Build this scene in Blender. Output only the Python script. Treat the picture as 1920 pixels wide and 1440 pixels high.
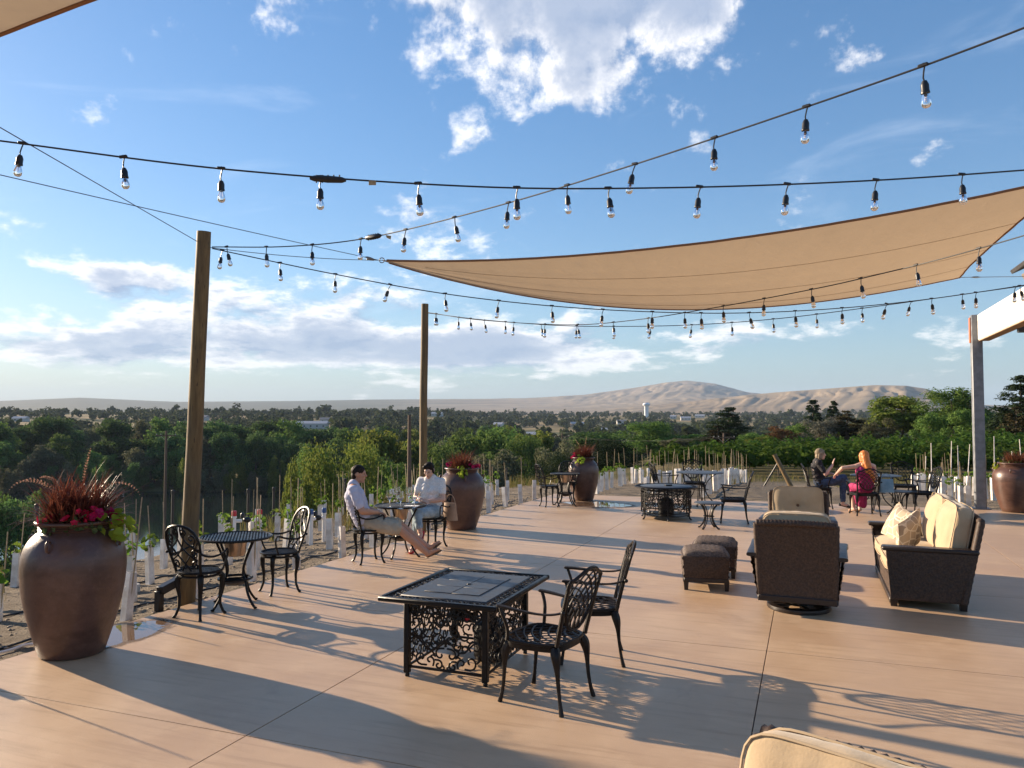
import bpy, bmesh, math, random
import numpy as np
from mathutils import Vector, Matrix, noise, Euler

for o in list(bpy.data.objects):
    bpy.data.objects.remove(o)
SC = bpy.context.scene
COL = SC.collection
PI = math.pi
R = math.radians

# ------------------------------------------------------------------ camera
FPX, CAM_H = 1450.0, 1.95
PITCH = math.atan(62 / FPX)
cam = bpy.data.cameras.new('camera')
cam.sensor_width = 36.0
cam.lens = FPX / 1920 * 36.0
cam.clip_start = 0.05
cam.clip_end = 60000
camo = bpy.data.objects.new('camera', cam)
COL.objects.link(camo)
camo.location = (0, 0, CAM_H)
camo.rotation_euler = (PI / 2 + PITCH, 0, 0)
SC.camera = camo

# ------------------------------------------------------------------ sky
SUN_AZ, SUN_EL = R(-59), R(16.5)
SKY_GAMMA, SKY_SAT, SKY_VAL = 0.75, 1.32, 1.08
world = bpy.data.worlds.new('World')
SC.world = world
world.use_nodes = True


class NT:
    """tiny helper for building node expressions"""
    def __init__(s, tree):
        s.t = tree
        s.n = tree.nodes
        s.l = tree.links

    def new(s, typ, **kw):
        n = s.n.new(typ)
        for k, v in kw.items():
            setattr(n, k, v)
        return n

    def link(s, a, b):
        s.l.new(a, b)

    def put(s, sock, v):
        if hasattr(v, 'is_output'):
            s.l.new(v, sock)
        elif isinstance(v, (tuple, list)) and sock.type == 'RGBA' and len(v) == 3:
            sock.default_value = (*v, 1)
        else:
            sock.default_value = v

    def m(s, op, a, b=None, c=None, clamp=False):
        n = s.new('ShaderNodeMath', operation=op, use_clamp=clamp)
        s.put(n.inputs[0], a)
        if b is not None:
            s.put(n.inputs[1], b)
        if c is not None:
            s.put(n.inputs[2], c)
        return n.outputs[0]

    def xyz(s, x, y, z):
        n = s.new('ShaderNodeCombineXYZ')
        for i, v in enumerate((x, y, z)):
            s.put(n.inputs[i], v)
        return n.outputs[0]

    def noise(s, vec, scale=1.0, detail=4.0, rough=0.5, dist=0.0, out=0):
        n = s.new('ShaderNodeTexNoise')
        if vec is not None:
            s.put(n.inputs['Vector'], vec)
        n.inputs['Scale'].default_value = scale
        n.inputs['Detail'].default_value = detail
        n.inputs['Roughness'].default_value = rough
        n.inputs['Distortion'].default_value = dist
        return n.outputs[out]

    def mix(s, f, a, b):
        n = s.new('ShaderNodeMix', data_type='RGBA')
        s.put(n.inputs[0], f)
        s.put(n.inputs[6], a)
        s.put(n.inputs[7], b)
        return n.outputs[2]

    def ramp(s, v, a, b):
        n = s.new('ShaderNodeMapRange', interpolation_type='SMOOTHSTEP')
        s.put(n.inputs[0], v)
        n.inputs[1].default_value = a
        n.inputs[2].default_value = b
        return n.outputs[0]


def build_world():
    w = NT(world.node_tree)
    w.n.clear()
    out = w.new('ShaderNodeOutputWorld')
    bg = w.new('ShaderNodeBackground')
    sky = w.new('ShaderNodeTexSky', sky_type='NISHITA')
    sky.sun_disc = False
    sky.sun_elevation = SUN_EL
    sky.sun_rotation = SUN_AZ
    sky.altitude = 200
    sky.air_density = 1.0
    sky.dust_density = 0.25
    sky.ozone_density = 3.0
    tc = w.new('ShaderNodeTexCoord')
    sep = w.new('ShaderNodeSeparateXYZ')
    w.link(tc.outputs['Generated'], sep.inputs[0])
    x, y, z = sep.outputs
    az = w.m('ARCTAN2', x, y)
    el = w.m('ARCSINE', w.m('MINIMUM', w.m('MAXIMUM', z, -1.0), 1.0))

    def bump(a0, e0, sa, se, amp):
        a = w.m('POWER', w.m('ABSOLUTE', w.m('DIVIDE', w.m('SUBTRACT', az, a0), sa)), 2.0)
        e = w.m('POWER', w.m('ABSOLUTE', w.m('DIVIDE', w.m('SUBTRACT', el, e0), se)), 2.0)
        return w.m('MULTIPLY', w.m('EXPONENT', w.m('MULTIPLY', w.m('ADD', a, e), -1.0)), amp)

    def total(items):
        t = items[0]
        for i in items[1:]:
            t = w.m('ADD', t, i)
        return t
    # cumulus: where there is more cloud (the big one overhead, the bank low over the valley)
    cov = total([bump(0.14, 0.515, 0.25, 0.085, 0.50), bump(0.06, 0.415, 0.10, 0.04, 0.20), bump(0.15, 0.40, 0.05, 0.035, 0.12),
                 bump(-0.25, 0.125, 0.32, 0.045, 0.25), bump(-0.06, 0.085, 0.26, 0.026, 0.30), bump(-0.62, 0.075, 0.5, 0.030, 0.24),
                 bump(-0.45, 0.165, 0.10, 0.03, 0.20), bump(-0.27, 0.475, 0.10, 0.035, 0.17), bump(0.45, 0.10, 0.45, 0.024, 0.14),
                 bump(-0.11, 0.245, 0.11, 0.045, 0.17), bump(-0.58, 0.21, 0.06, 0.022, 0.20), bump(-0.125, 0.44, 0.04, 0.03, 0.16),
                 bump(1.9, 0.35, 0.8, 0.25, 0.16), bump(-2.2, 0.30, 0.7, 0.2, 0.15), bump(3.0, 0.15, 0.8, 0.07, 0.18)])

    def field(da, de):
        a = w.m('ADD', az, da)
        e = w.m('ADD', el, de)
        # clouds flatten towards the horizon
        v = w.xyz(w.m('MULTIPLY', a, 9.0), w.m('MULTIPLY', w.m('LOGARITHM', w.m('ADD', w.m('MAXIMUM', e, 0.0), 0.10), 2.71828), 5.2), 3.7)
        return w.noise(v, 1.0, 8.0, 0.62, 0.1)
    n0 = field(0.0, 0.0)
    n1 = field(-0.012, 0.016)
    dens = w.m('ADD', w.m('SUBTRACT', n0, 0.645), cov)
    alpha = w.ramp(dens, -0.02, 0.17)
    thick = w.ramp(dens, 0.04, 0.26)
    lit = w.m('ADD', w.m('MULTIPLY', w.m('SUBTRACT', n0, n1), 6.0), 0.72, clamp=True)
    lit = w.m('MULTIPLY', lit, w.m('SUBTRACT', 1.0, w.m('MULTIPLY', thick, 0.68)))
    lit = w.m('MULTIPLY', lit, w.m('SUBTRACT', 1.0, w.m('MULTIPLY', w.ramp(dens, 0.13, 0.36), 0.72)))
    ccol = w.mix(lit, (1.6, 2.05, 2.9), (6.6, 6.3, 6.0))
    # thin high wisps
    wv = w.xyz(w.m('ADD', w.m('MULTIPLY', az, 3.0), w.m('MULTIPLY', el, 3.2)),
               w.m('SUBTRACT', w.m('MULTIPLY', el, 13.0), w.m('MULTIPLY', az, 1.5)), 9.1)
    wn = w.noise(wv, 1.0, 7.0, 0.6, 0.7)
    wisp = w.m('MULTIPLY', w.ramp(wn, 0.54, 0.85), w.ramp(el, 0.03, 0.2))
    # deepen the blue a little and tame the glow on the sun's side
    sky_c = w.new('ShaderNodeGamma')
    w.link(sky.outputs[0], sky_c.inputs[0])
    sky_c.inputs[1].default_value = SKY_GAMMA
    hs = w.new('ShaderNodeHueSaturation')
    hs.inputs['Saturation'].default_value = SKY_SAT
    hs.inputs['Value'].default_value = SKY_VAL
    hs.inputs['Hue'].default_value = 0.506
    w.link(sky_c.outputs[0], hs.inputs['Color'])
    low = w.m('EXPONENT', w.m('MULTIPLY', w.m('MAXIMUM', el, 0.0), -13.0))
    glow = w.m('EXPONENT', w.m('MULTIPLY', w.m('POWER', w.m('ABSOLUTE', w.m('DIVIDE', w.m('ADD', az, 1.03), 0.85)), 2.0), -1.0))
    rim = w.mix(glow, (0.55, 1.10, 1.65), (2.8, 2.8, 2.6))
    clear = w.mix(w.m('MULTIPLY', low, 0.93), hs.outputs[0], rim)
    base = w.mix(w.m('MULTIPLY', wisp, 0.22), clear, (6.0, 6.3, 6.8))
    full = w.mix(w.m('MULTIPLY', alpha, w.m('SUBTRACT', 0.97, w.m('MULTIPLY', low, 0.30))), base, ccol)
    w.link(full, bg.inputs[0])
    bg.inputs[1].default_value = 0.083
    w.link(bg.outputs[0], out.inputs[0])


build_world()
world.cycles.sampling_method = 'MANUAL'
world.cycles.sample_map_resolution = 512

sun = bpy.data.lights.new('sun', 'SUN')
sun.energy = 3.95
sun.angle = R(0.55)
sun.color = (1.0, 0.80, 0.58)
suno = bpy.data.objects.new('sun', sun)
COL.objects.link(suno)
SUN_DIR = Vector((math.sin(SUN_AZ) * math.cos(SUN_EL), math.cos(SUN_AZ) * math.cos(SUN_EL), math.sin(SUN_EL)))
suno.rotation_euler = SUN_DIR.to_track_quat('Z', 'Y').to_euler()

SC.render.engine = 'CYCLES'
SC.view_settings.view_transform = 'Standard'
SC.view_settings.look = 'None'
SC.view_settings.exposure = 1.57
SC.view_settings.gamma = 1.0
SC.view_settings.use_curve_mapping = False
SC.cycles.use_denoising = True
SC.cycles.max_bounces = 8
SC.cycles.diffuse_bounces = 3
SC.cycles.glossy_bounces = 3
SC.cycles.transmission_bounces = 6
SC.cycles.transparent_max_bounces = 16
SC.cycles.volume_bounces = 0

# ------------------------------------------------------------------ placing helpers
_c, _s = math.cos(PITCH), math.sin(PITCH)


def ray(u, v):
    x, y = (u - 960) / FPX, (720 - v) / FPX
    return x, _c - y * _s, _s + y * _c


def at(u, v, z=0.0):
    """photo pixel -> point at height z"""
    r = ray(u, v)
    t = (z - CAM_H) / r[2]
    return Vector((r[0] * t, r[1] * t, z))


def atd(u, v, d):
    """photo pixel -> point at distance d ahead"""
    r = ray(u, v)
    t = d / r[1]
    return Vector((r[0] * t, d, CAM_H + r[2] * t))


PA = R(21.0)
CA, SA = math.cos(PA), math.sin(PA)
U0, V1 = -6.08, 18.9          # left edge and far edge of the terrace


def W(u, v, z=0.0):
    """terrace coordinates (u across, v along the left edge) -> world"""
    return Vector((u * CA + v * SA, -u * SA + v * CA, z))


def toUV(x, y):
    return x * CA - y * SA, x * SA + y * CA


def sm(x, a, b):
    t = min(1.0, max(0.0, (x - a) / (b - a)))
    return t * t * (3 - 2 * t)


# ------------------------------------------------------------------ mesh helpers
class MB:
    def __init__(s):
        s.v = []
        s.f = []

    def add(s, vs, fs):
        o = len(s.v)
        s.v.extend(vs)
        s.f.extend([tuple(i + o for i in f) for f in fs])
        return s

    def box(s, c, d, rot=None, taper=1.0):
        x, y, z = d[0] / 2, d[1] / 2, d[2] / 2
        t = taper
        vs = [Vector(p) for p in ((-x * t, -y * t, -z), (x * t, -y * t, -z), (x * t, y * t, -z), (-x * t, y * t, -z),
                                  (-x, -y, z), (x, -y, z), (x, y, z), (-x, y, z))]
        if rot is not None:
            m = rot if isinstance(rot, Matrix) else Euler(rot).to_matrix()
            vs = [m @ v for v in vs]
        c = Vector(c)
        return s.add([v + c for v in vs], [(0, 3, 2, 1), (4, 5, 6, 7), (0, 1, 5, 4), (1, 2, 6, 5), (2, 3, 7, 6), (3, 0, 4, 7)])

    def bbox(s, c, d, b=0.01, rot=None):
        """bevelled box"""
        x, y, z = d[0] / 2, d[1] / 2, d[2] / 2
        m = rot if isinstance(rot, Matrix) else (Euler(rot).to_matrix() if rot is not None else Matrix.Identity(3))
        c = Vector(c)
        prof = [(-z, b), (-z + b, 0), (z - b, 0), (z, b)]
        vs, fs = [], []
        for zz, i in prof:
            for px, py in ((-x + b, -y + i), (x - b, -y + i), (x - i, -y + b), (x - i, y - b), (x - b, y - i), (-x + b, y - i), (-x + i, y - b), (-x + i, -y + b)):
                vs.append(c + m @ Vector((px, py, zz)))
        for k in range(3):
            for j in range(8):
                a, b2 = k * 8 + j, k * 8 + (j + 1) % 8
                fs.append((a, b2, b2 + 8, a + 8))
        fs.append(tuple(range(7, -1, -1)))
        fs.append(tuple(range(24, 32)))
        return s.add(vs, fs)

    def tube(s, pts, r, n=6, closed=False, flat=1.0, up=None):
        pts = [Vector(p) for p in pts]
        k = len(pts)
        if k < 2:
            return s
        rs = r if isinstance(r, (list, tuple)) else [r] * k
        tang = []
        for i in range(k):
            a = pts[(i - 1) % k] if (closed or i > 0) else pts[0]
            b = pts[(i + 1) % k] if (closed or i < k - 1) else pts[-1]
            t = b - a
            tang.append(t.normalized() if t.length > 1e-9 else Vector((0, 0, 1)))
        ref = Vector(up) if up is not None else (Vector((0, 0, 1)) if abs(tang[0].z) < 0.9 else Vector((1, 0, 0)))
        vs = []
        nrm = None
        for i in range(k):
            t = tang[i]
            if up is not None or nrm is None:
                nrm = ref - t * ref.dot(t)
            else:
                nrm = nrm - t * nrm.dot(t)
            if nrm.length < 1e-6:
                nrm = t.orthogonal()
            nrm.normalize()
            bi = t.cross(nrm)
            for j in range(n):
                a = 2 * PI * (j + 0.5) / n
                vs.append(pts[i] + (bi * math.cos(a) + nrm * math.sin(a) * flat) * rs[i])
        fs = []
        for i in range(k if closed else k - 1):
            for j in range(n):
                a, b = i * n + j, i * n + (j + 1) % n
                c, d = ((i + 1) % k) * n + (j + 1) % n, ((i + 1) % k) * n + j
                fs.append((a, b, c, d))
        if not closed:
            fs.append(tuple(range(n - 1, -1, -1)))
            fs.append(tuple(range((k - 1) * n, k * n)))
        return s.add(vs, fs)

    def lathe(s, prof, n=32, c=(0, 0, 0), capb=False, capt=False, sx=1.0, sy=1.0):
        c = Vector(c)
        vs, fs = [], []
        for r, z in prof:
            for j in range(n):
                a = 2 * PI * j / n
                vs.append(c + Vector((r * math.cos(a) * sx, r * math.sin(a) * sy, z)))
        for i in range(len(prof) - 1):
            for j in range(n):
                a, b = i * n + j, i * n + (j + 1) % n
                fs.append((a, b, b + n, a + n))
        if capb:
            fs.append(tuple(range(n - 1, -1, -1)))
        if capt:
            k = (len(prof) - 1) * n
            fs.append(tuple(range(k, k + n)))
        return s.add(vs, fs)

    def grid(s, fn, nu, nv, closed_u=False):
        vs, fs = [], []
        for j in range(nv + 1):
            for i in range(nu if closed_u else nu + 1):
                vs.append(Vector(fn(i / nu, j / nv)))
        w = nu if closed_u else nu + 1
        for j in range(nv):
            for i in range(nu):
                a, b = j * w + i, j * w + (i + 1) % w
                fs.append((a, b, b + w, a + w))
        return s.add(vs, fs)

    def ball(s, c, r, n=10, m=7):
        rx, ry, rz = r if isinstance(r, (tuple, list)) else (r, r, r)
        c = Vector(c)
        vs = [c + Vector((0, 0, -rz))]
        for i in range(1, m):
            p = -PI / 2 + PI * i / m
            for j in range(n):
                a = 2 * PI * j / n
                vs.append(c + Vector((rx * math.cos(p) * math.cos(a), ry * math.cos(p) * math.sin(a), rz * math.sin(p))))
        vs.append(c + Vector((0, 0, rz)))
        fs = []
        for j in range(n):
            fs.append((0, 1 + (j + 1) % n, 1 + j))
        for i in range(m - 2):
            for j in range(n):
                a, b = 1 + i * n + j, 1 + i * n + (j + 1) % n
                fs.append((a, b, b + n, a + n))
        k = 1 + (m - 2) * n
        for j in range(n):
            fs.append((k + j, k + (j + 1) % n, len(vs) - 1))
        return s.add(vs, fs)

    def mesh(s, name, mat, smooth=True, ang=40):
        me = bpy.data.meshes.new(name)
        me.from_pydata([tuple(v) for v in s.v], [], s.f)
        if mat is not None:
            me.materials.append(mat)
        if smooth:
            me.shade_smooth()
            me.set_sharp_from_angle(angle=R(ang))
        me.update()
        return me

    def build(s, name, mat, parent=None, smooth=True, ang=40, loc=None, rot=None):
        return place(s.mesh(name, mat, smooth, ang), name, parent, loc, rot)


def place(me, name, parent=None, loc=None, rot=None, scale=None):
    o = bpy.data.objects.new(name, me)
    COL.objects.link(o)
    if parent is not None:
        o.parent = parent
    if loc is not None:
        o.location = loc
    if rot is not None:
        o.rotation_euler = rot
    if scale is not None:
        o.scale = scale
    return o


def tag(o, label=None, cat=None, group=None, kind=None):
    for k, v in (('label', label), ('category', cat), ('group', group), ('kind', kind)):
        if v:
            o[k] = v
    return o


def thing(name, label, cat, loc=(0, 0, 0), rz=0.0, group=None):
    o = bpy.data.objects.new(name, None)
    o.empty_display_size = 0.1
    COL.objects.link(o)
    o.location = loc
    o.rotation_euler = (0, 0, rz)
    return tag(o, label, cat, group)


def copy_tree(o, loc, rz, label, parent=None):
    c = o.copy()
    COL.objects.link(c)
    c.parent = parent
    if parent is None:
        c.location = loc
        c.rotation_euler = (0, 0, rz)
        c['label'] = label
    for ch in o.children:
        copy_tree(ch, None, None, None, c)
    return c


def face(dx, dy):
    """z rotation that turns local +Y to (dx, dy)"""
    return math.atan2(-dx, dy)


def npmesh(name, verts, faces, mat, smooth=False):
    me = bpy.data.meshes.new(name)
    nv, nf = len(verts), len(faces)
    k = faces.shape[1]
    me.vertices.add(nv)
    me.vertices.foreach_set('co', np.asarray(verts, dtype=np.float32).ravel())
    me.loops.add(nf * k)
    me.loops.foreach_set('vertex_index', np.asarray(faces, dtype=np.int32).ravel())
    me.polygons.add(nf)
    me.polygons.foreach_set('loop_start', np.arange(0, nf * k, k, dtype=np.int32))
    me.polygons.foreach_set('loop_total', np.full(nf, k, dtype=np.int32))
    me.materials.append(mat)
    me.update(calc_edges=True)
    if smooth:
        me.shade_smooth()
    return me


def ordinal(n):
    w = ['zeroth', 'first', 'second', 'third', 'fourth', 'fifth', 'sixth', 'seventh', 'eighth', 'ninth', 'tenth',
         'eleventh', 'twelfth', 'thirteenth', 'fourteenth', 'fifteenth', 'sixteenth', 'seventeenth', 'eighteenth',
         'nineteenth', 'twentieth']
    if n < len(w):
        return w[n]
    t = {2: 'twenty', 3: 'thirty', 4: 'forty', 5: 'fifty', 6: 'sixty'}[n // 10]
    return t + '-' + w[n % 10] if n % 10 else t[:-1] + 'ieth'


# ------------------------------------------------------------------ materials
def mat(name, c1, c2=None, scale=6.0, detail=5.0, rough=0.6, rough2=None, metal=0.0, bump=0.0, bscale=40.0, bdist=0.01,
        stretch=None, lo=0.35, hi=0.65, spec=0.5, coat=0.0, sheen=0.0, coord='Object'):
    m = bpy.data.materials.new(name)
    m.use_nodes = True
    w = NT(m.node_tree)
    b = w.n['Principled BSDF']
    b.inputs['Metallic'].default_value = metal
    b.inputs['Roughness'].default_value = rough
    b.inputs['Specular IOR Level'].default_value = spec
    b.inputs['Coat Weight'].default_value = coat
    b.inputs['Sheen Weight'].default_value = sheen
    tc = w.new('ShaderNodeTexCoord').outputs[coord]
    if stretch:
        mp = w.new('ShaderNodeMapping')
        mp.inputs['Scale'].default_value = stretch
        w.link(tc, mp.inputs[0])
        tc = mp.outputs[0]
    if c2 is not None:
        f = w.ramp(w.noise(tc, scale, detail, 0.6), lo, hi)
        w.put(b.inputs['Base Color'], w.mix(f, c1, c2))
        if rough2 is not None:
            w.put(b.inputs['Roughness'], w.m('ADD', w.m('MULTIPLY', f, rough2 - rough), rough))
    else:
        b.inputs['Base Color'].default_value = (*c1, 1)
    if bump > 0:
        bn = w.new('ShaderNodeBump')
        bn.inputs['Strength'].default_value = bump
        bn.inputs['Distance'].default_value = bdist
        w.put(bn.inputs['Height'], w.noise(tc, bscale, 4.0, 0.6))
        w.link(bn.outputs[0], b.inputs['Normal'])
    return m


def leaf_mat(name, c1, c2, c3=None, trans=0.35, rough=0.8):
    """foliage: one tint per leaf, a little light coming through"""
    m = bpy.data.materials.new(name)
    m.use_nodes = True
    w = NT(m.node_tree)
    b = w.n['Principled BSDF']
    out = w.n['Material Output']
    g = w.new('ShaderNodeNewGeometry')
    rnd = g.outputs['Random Per Island']
    oi = w.new('ShaderNodeObjectInfo')
    col = w.mix(rnd, c1, c2)
    big = w.noise(w.new('ShaderNodeTexCoord').outputs['Object'], 0.9, 3.0, 0.6)
    if c3 is not None:
        col = w.mix(w.m('MULTIPLY', w.ramp(big, 0.5, 0.72), 0.8), col, c3)
    hsv = w.new('ShaderNodeHueSaturation')
    w.put(hsv.inputs['Value'], w.m('ADD', w.m('MULTIPLY', oi.outputs['Random'], 0.5), 0.75))
    w.put(hsv.inputs['Hue'], w.m('ADD', w.m('MULTIPLY', oi.outputs['Random'], 0.03), 0.485))
    w.put(hsv.inputs['Color'], col)
    col = hsv.outputs[0]
    w.put(b.inputs['Base Color'], col)
    b.inputs['Roughness'].default_value = rough
    b.inputs['Specular IOR Level'].default_value = 0.06
    tr = w.new('ShaderNodeBsdfTranslucent')
    w.put(tr.inputs[0], col)
    mx = w.new('ShaderNodeMixShader')
    mx.inputs[0].default_value = trans
    w.link(b.outputs[0], mx.inputs[1])
    w.link(tr.outputs[0], mx.inputs[2])
    w.link(mx.outputs[0], out.inputs[0])
    return m


M = {}
M['iron'] = mat('black_cast_aluminium', (0.006, 0.006, 0.0065), (0.011, 0.010, 0.0095), 30, rough=0.34, rough2=0.48, spec=0.22, bump=0.15, bscale=180, bdist=0.001)
M['bronze'] = mat('dark_bronze_cast_aluminium', (0.010, 0.007, 0.0055), (0.018, 0.012, 0.009), 30, rough=0.34, rough2=0.48, spec=0.25, bump=0.15, bscale=180, bdist=0.001)
M['slate'] = mat('charcoal_table_panel', (0.040, 0.045, 0.052), (0.055, 0.060, 0.068), 14, rough=0.42, rough2=0.55)
M['wicker'] = mat('brown_resin_wicker', (0.018, 0.010, 0.007), (0.080, 0.047, 0.031), 55, rough=0.55, rough2=0.7, bump=0.3, bscale=220, bdist=0.002, lo=0.3, hi=0.7)
M['wicker_pale'] = mat('pale_wicker_top', (0.055, 0.040, 0.032), (0.15, 0.112, 0.09), 55, rough=0.65, rough2=0.8, bump=0.3, bscale=220, bdist=0.002)  # ottoman tops, a paler tone than the woven sides
M['darkwood'] = mat('dark_arm_wood', (0.013, 0.008, 0.0065), (0.022, 0.013, 0.010), 20, rough=0.32, rough2=0.45, stretch=(1, 6, 1))
M['cushion'] = mat('tan_outdoor_canvas', (0.40, 0.30, 0.185), (0.45, 0.34, 0.215), 5, rough=0.9, bump=0.35, bscale=90, bdist=0.003, sheen=0.2)
M['piping'] = mat('tan_piping', (0.43, 0.33, 0.215), rough=0.9)
M['button'] = mat('brown_button', (0.13, 0.075, 0.04), rough=0.8)
M['wood_pole'] = None
M['tubewhite'] = mat('white_grow_tube_plastic', (0.56, 0.50, 0.43), (0.80, 0.77, 0.73), 5, rough=0.55, bump=0.1, bscale=30)
M['stake'] = mat('bamboo_stake', (0.30, 0.22, 0.12), (0.42, 0.32, 0.19), 20, rough=0.7)
M['steelstake'] = mat('grey_fibre_stake', (0.30, 0.29, 0.27), (0.42, 0.41, 0.38), 20, rough=0.6)
M['blackpost'] = mat('black_steel_post', (0.015, 0.015, 0.016), rough=0.5)
M['pvc'] = mat('white_pvc', (0.78, 0.77, 0.74), rough=0.35)
M['red'] = mat('red_cap', (0.50, 0.02, 0.03), rough=0.35)
M['blue'] = mat('blue_cap', (0.03, 0.09, 0.25), rough=0.4)
M['blackplastic'] = mat('black_plastic', (0.012, 0.012, 0.013), rough=0.4)
M['cable'] = mat('black_rubber_cable', (0.008, 0.008, 0.009), rough=0.5)
M['steelcable'] = mat('thin_steel_cable', (0.10, 0.11, 0.12), rough=0.4, metal=0.6)
M['bucket'] = mat('brushed_copper_bucket', (0.42, 0.31, 0.22), (0.50, 0.38, 0.28), 12, rough=0.28, metal=0.8)
M['galv'] = mat('galvanised_steel', (0.17, 0.18, 0.19), (0.25, 0.26, 0.275), 7, rough=0.45, rough2=0.6, metal=0.35)
M['skin1'] = mat('tanned_skin', (0.46, 0.235, 0.145), (0.50, 0.26, 0.165), 10, rough=0.5)
M['skin2'] = mat('light_skin', (0.55, 0.33, 0.24), (0.60, 0.37, 0.27), 10, rough=0.5)
M['hair_dark'] = mat('dark_brown_hair', (0.012, 0.008, 0.006), (0.024, 0.015, 0.010), 60, spec=0.15, rough=0.6, bump=0.5, bscale=120, bdist=0.004, stretch=(1, 1, 0.25))
M['hair_blond'] = mat('grey_blond_hair', (0.17, 0.125, 0.075), (0.31, 0.25, 0.175), 60, spec=0.15, rough=0.6, bump=0.5, bscale=120, bdist=0.004, stretch=(1, 1, 0.2))
M['hair_red'] = mat('copper_red_hair', (0.50, 0.13, 0.018), (0.66, 0.22, 0.035), 60, rough=0.45, bump=0.6, bscale=120, bdist=0.004, stretch=(1, 1, 0.15))
M['shirt_lav'] = mat('pale_lavender_cotton', (0.47, 0.46, 0.56), (0.53, 0.52, 0.62), 9, rough=0.9, bump=0.4, bscale=28, bdist=0.01)
M['shirt_white'] = mat('white_textured_blouse', (0.62, 0.60, 0.58), (0.76, 0.74, 0.72), 60, rough=0.9, bump=0.4, bscale=30, bdist=0.008)
M['shorts'] = mat('khaki_shorts_cotton', (0.36, 0.30, 0.22), (0.42, 0.355, 0.265), 8, rough=0.9, bump=0.4, bscale=22, bdist=0.012)
M['jeans'] = mat('light_blue_denim', (0.22, 0.30, 0.36), (0.33, 0.42, 0.48), 14, rough=0.9, bump=0.4, bscale=40, bdist=0.006)
M['jeans_dark'] = mat('dark_blue_denim', (0.022, 0.045, 0.095), (0.045, 0.08, 0.15), 14, rough=0.85, bump=0.4, bscale=40, bdist=0.006)
M['sandal'] = mat('brown_sandal_leather', (0.17, 0.10, 0.045), (0.12, 0.07, 0.035), 20, rough=0.6)
M['redshoe'] = mat('red_shoe', (0.42, 0.02, 0.03), rough=0.4)
M['blackshoe'] = mat('black_shoe', (0.012, 0.011, 0.011), rough=0.35)
M['magenta'] = mat('magenta_dress_cloth', (0.36, 0.012, 0.10), (0.28, 0.008, 0.075), 9, rough=0.8, bump=0.4, bscale=25, bdist=0.01)
M['bag_blue'] = mat('dusty_blue_leather', (0.10, 0.19, 0.26), (0.15, 0.25, 0.33), 8, rough=0.6, bump=0.4, bscale=25, bdist=0.006)
M['bag_tan'] = mat('tan_purse_leather', (0.33, 0.20, 0.12), (0.38, 0.25, 0.16), 8, rough=0.6)
M['paper'] = mat('paper_menu', (0.75, 0.73, 0.70), rough=0.8)
M['darkmenu'] = mat('dark_menu_cover', (0.02, 0.02, 0.022), rough=0.6)
M['eyedark'] = mat('eye_dark', (0.012, 0.009, 0.008), rough=0.3)
M['lip'] = mat('lip', (0.34, 0.11, 0.09), rough=0.5)
M['soil'] = mat('potting_soil', (0.035, 0.024, 0.017), (0.06, 0.042, 0.03), 40, rough=0.95)


def glass_mat(name, rough=0.0, tint=(1, 1, 1)):
    m = bpy.data.materials.new(name)
    m.use_nodes = True
    b = m.node_tree.nodes['Principled BSDF']
    b.inputs['Base Color'].default_value = (*tint, 1)
    b.inputs['Transmission Weight'].default_value = 1.0
    b.inputs['Roughness'].default_value = rough
    b.inputs['IOR'].default_value = 1.45
    return m


M['glass'] = glass_mat('clear_glass')
M['bulbglass'] = glass_mat('bulb_glass', 0.02)


def wood_pole_mat():
    m = bpy.data.materials.new('weathered_log_pole')
    m.use_nodes = True
    w = NT(m.node_tree)
    b = w.n['Principled BSDF']
    tc = w.new('ShaderNodeTexCoord').outputs['Object']
    mp = w.new('ShaderNodeMapping')
    mp.inputs['Scale'].default_value = (14, 14, 0.9)
    w.link(tc, mp.inputs[0])
    g = w.noise(mp.outputs[0], 1.6, 7, 0.65, 0.4)
    c = w.mix(w.ramp(g, 0.3, 0.7), (0.105, 0.064, 0.024), (0.22, 0.14, 0.053))
    cr = w.noise(mp.outputs[0], 4.5, 2, 0.5, 0.2)
    c = w.mix(w.ramp(cr, 0.66, 0.72), c, (0.05, 0.032, 0.018))
    big = w.noise(tc, 1.1, 3, 0.6)
    c = w.mix(w.m('MULTIPLY', w.ramp(big, 0.45, 0.7), 0.5), c, (0.085, 0.068, 0.048))
    w.put(b.inputs['Base Color'], c)
    b.inputs['Roughness'].default_value = 0.7
    bn = w.new('ShaderNodeBump')
    bn.inputs['Strength'].default_value = 0.6
    bn.inputs['Distance'].default_value = 0.01
    w.link(g, bn.inputs['Height'])
    w.link(bn.outputs[0], b.inputs['Normal'])
    return m


M['wood_pole'] = wood_pole_mat()


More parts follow.
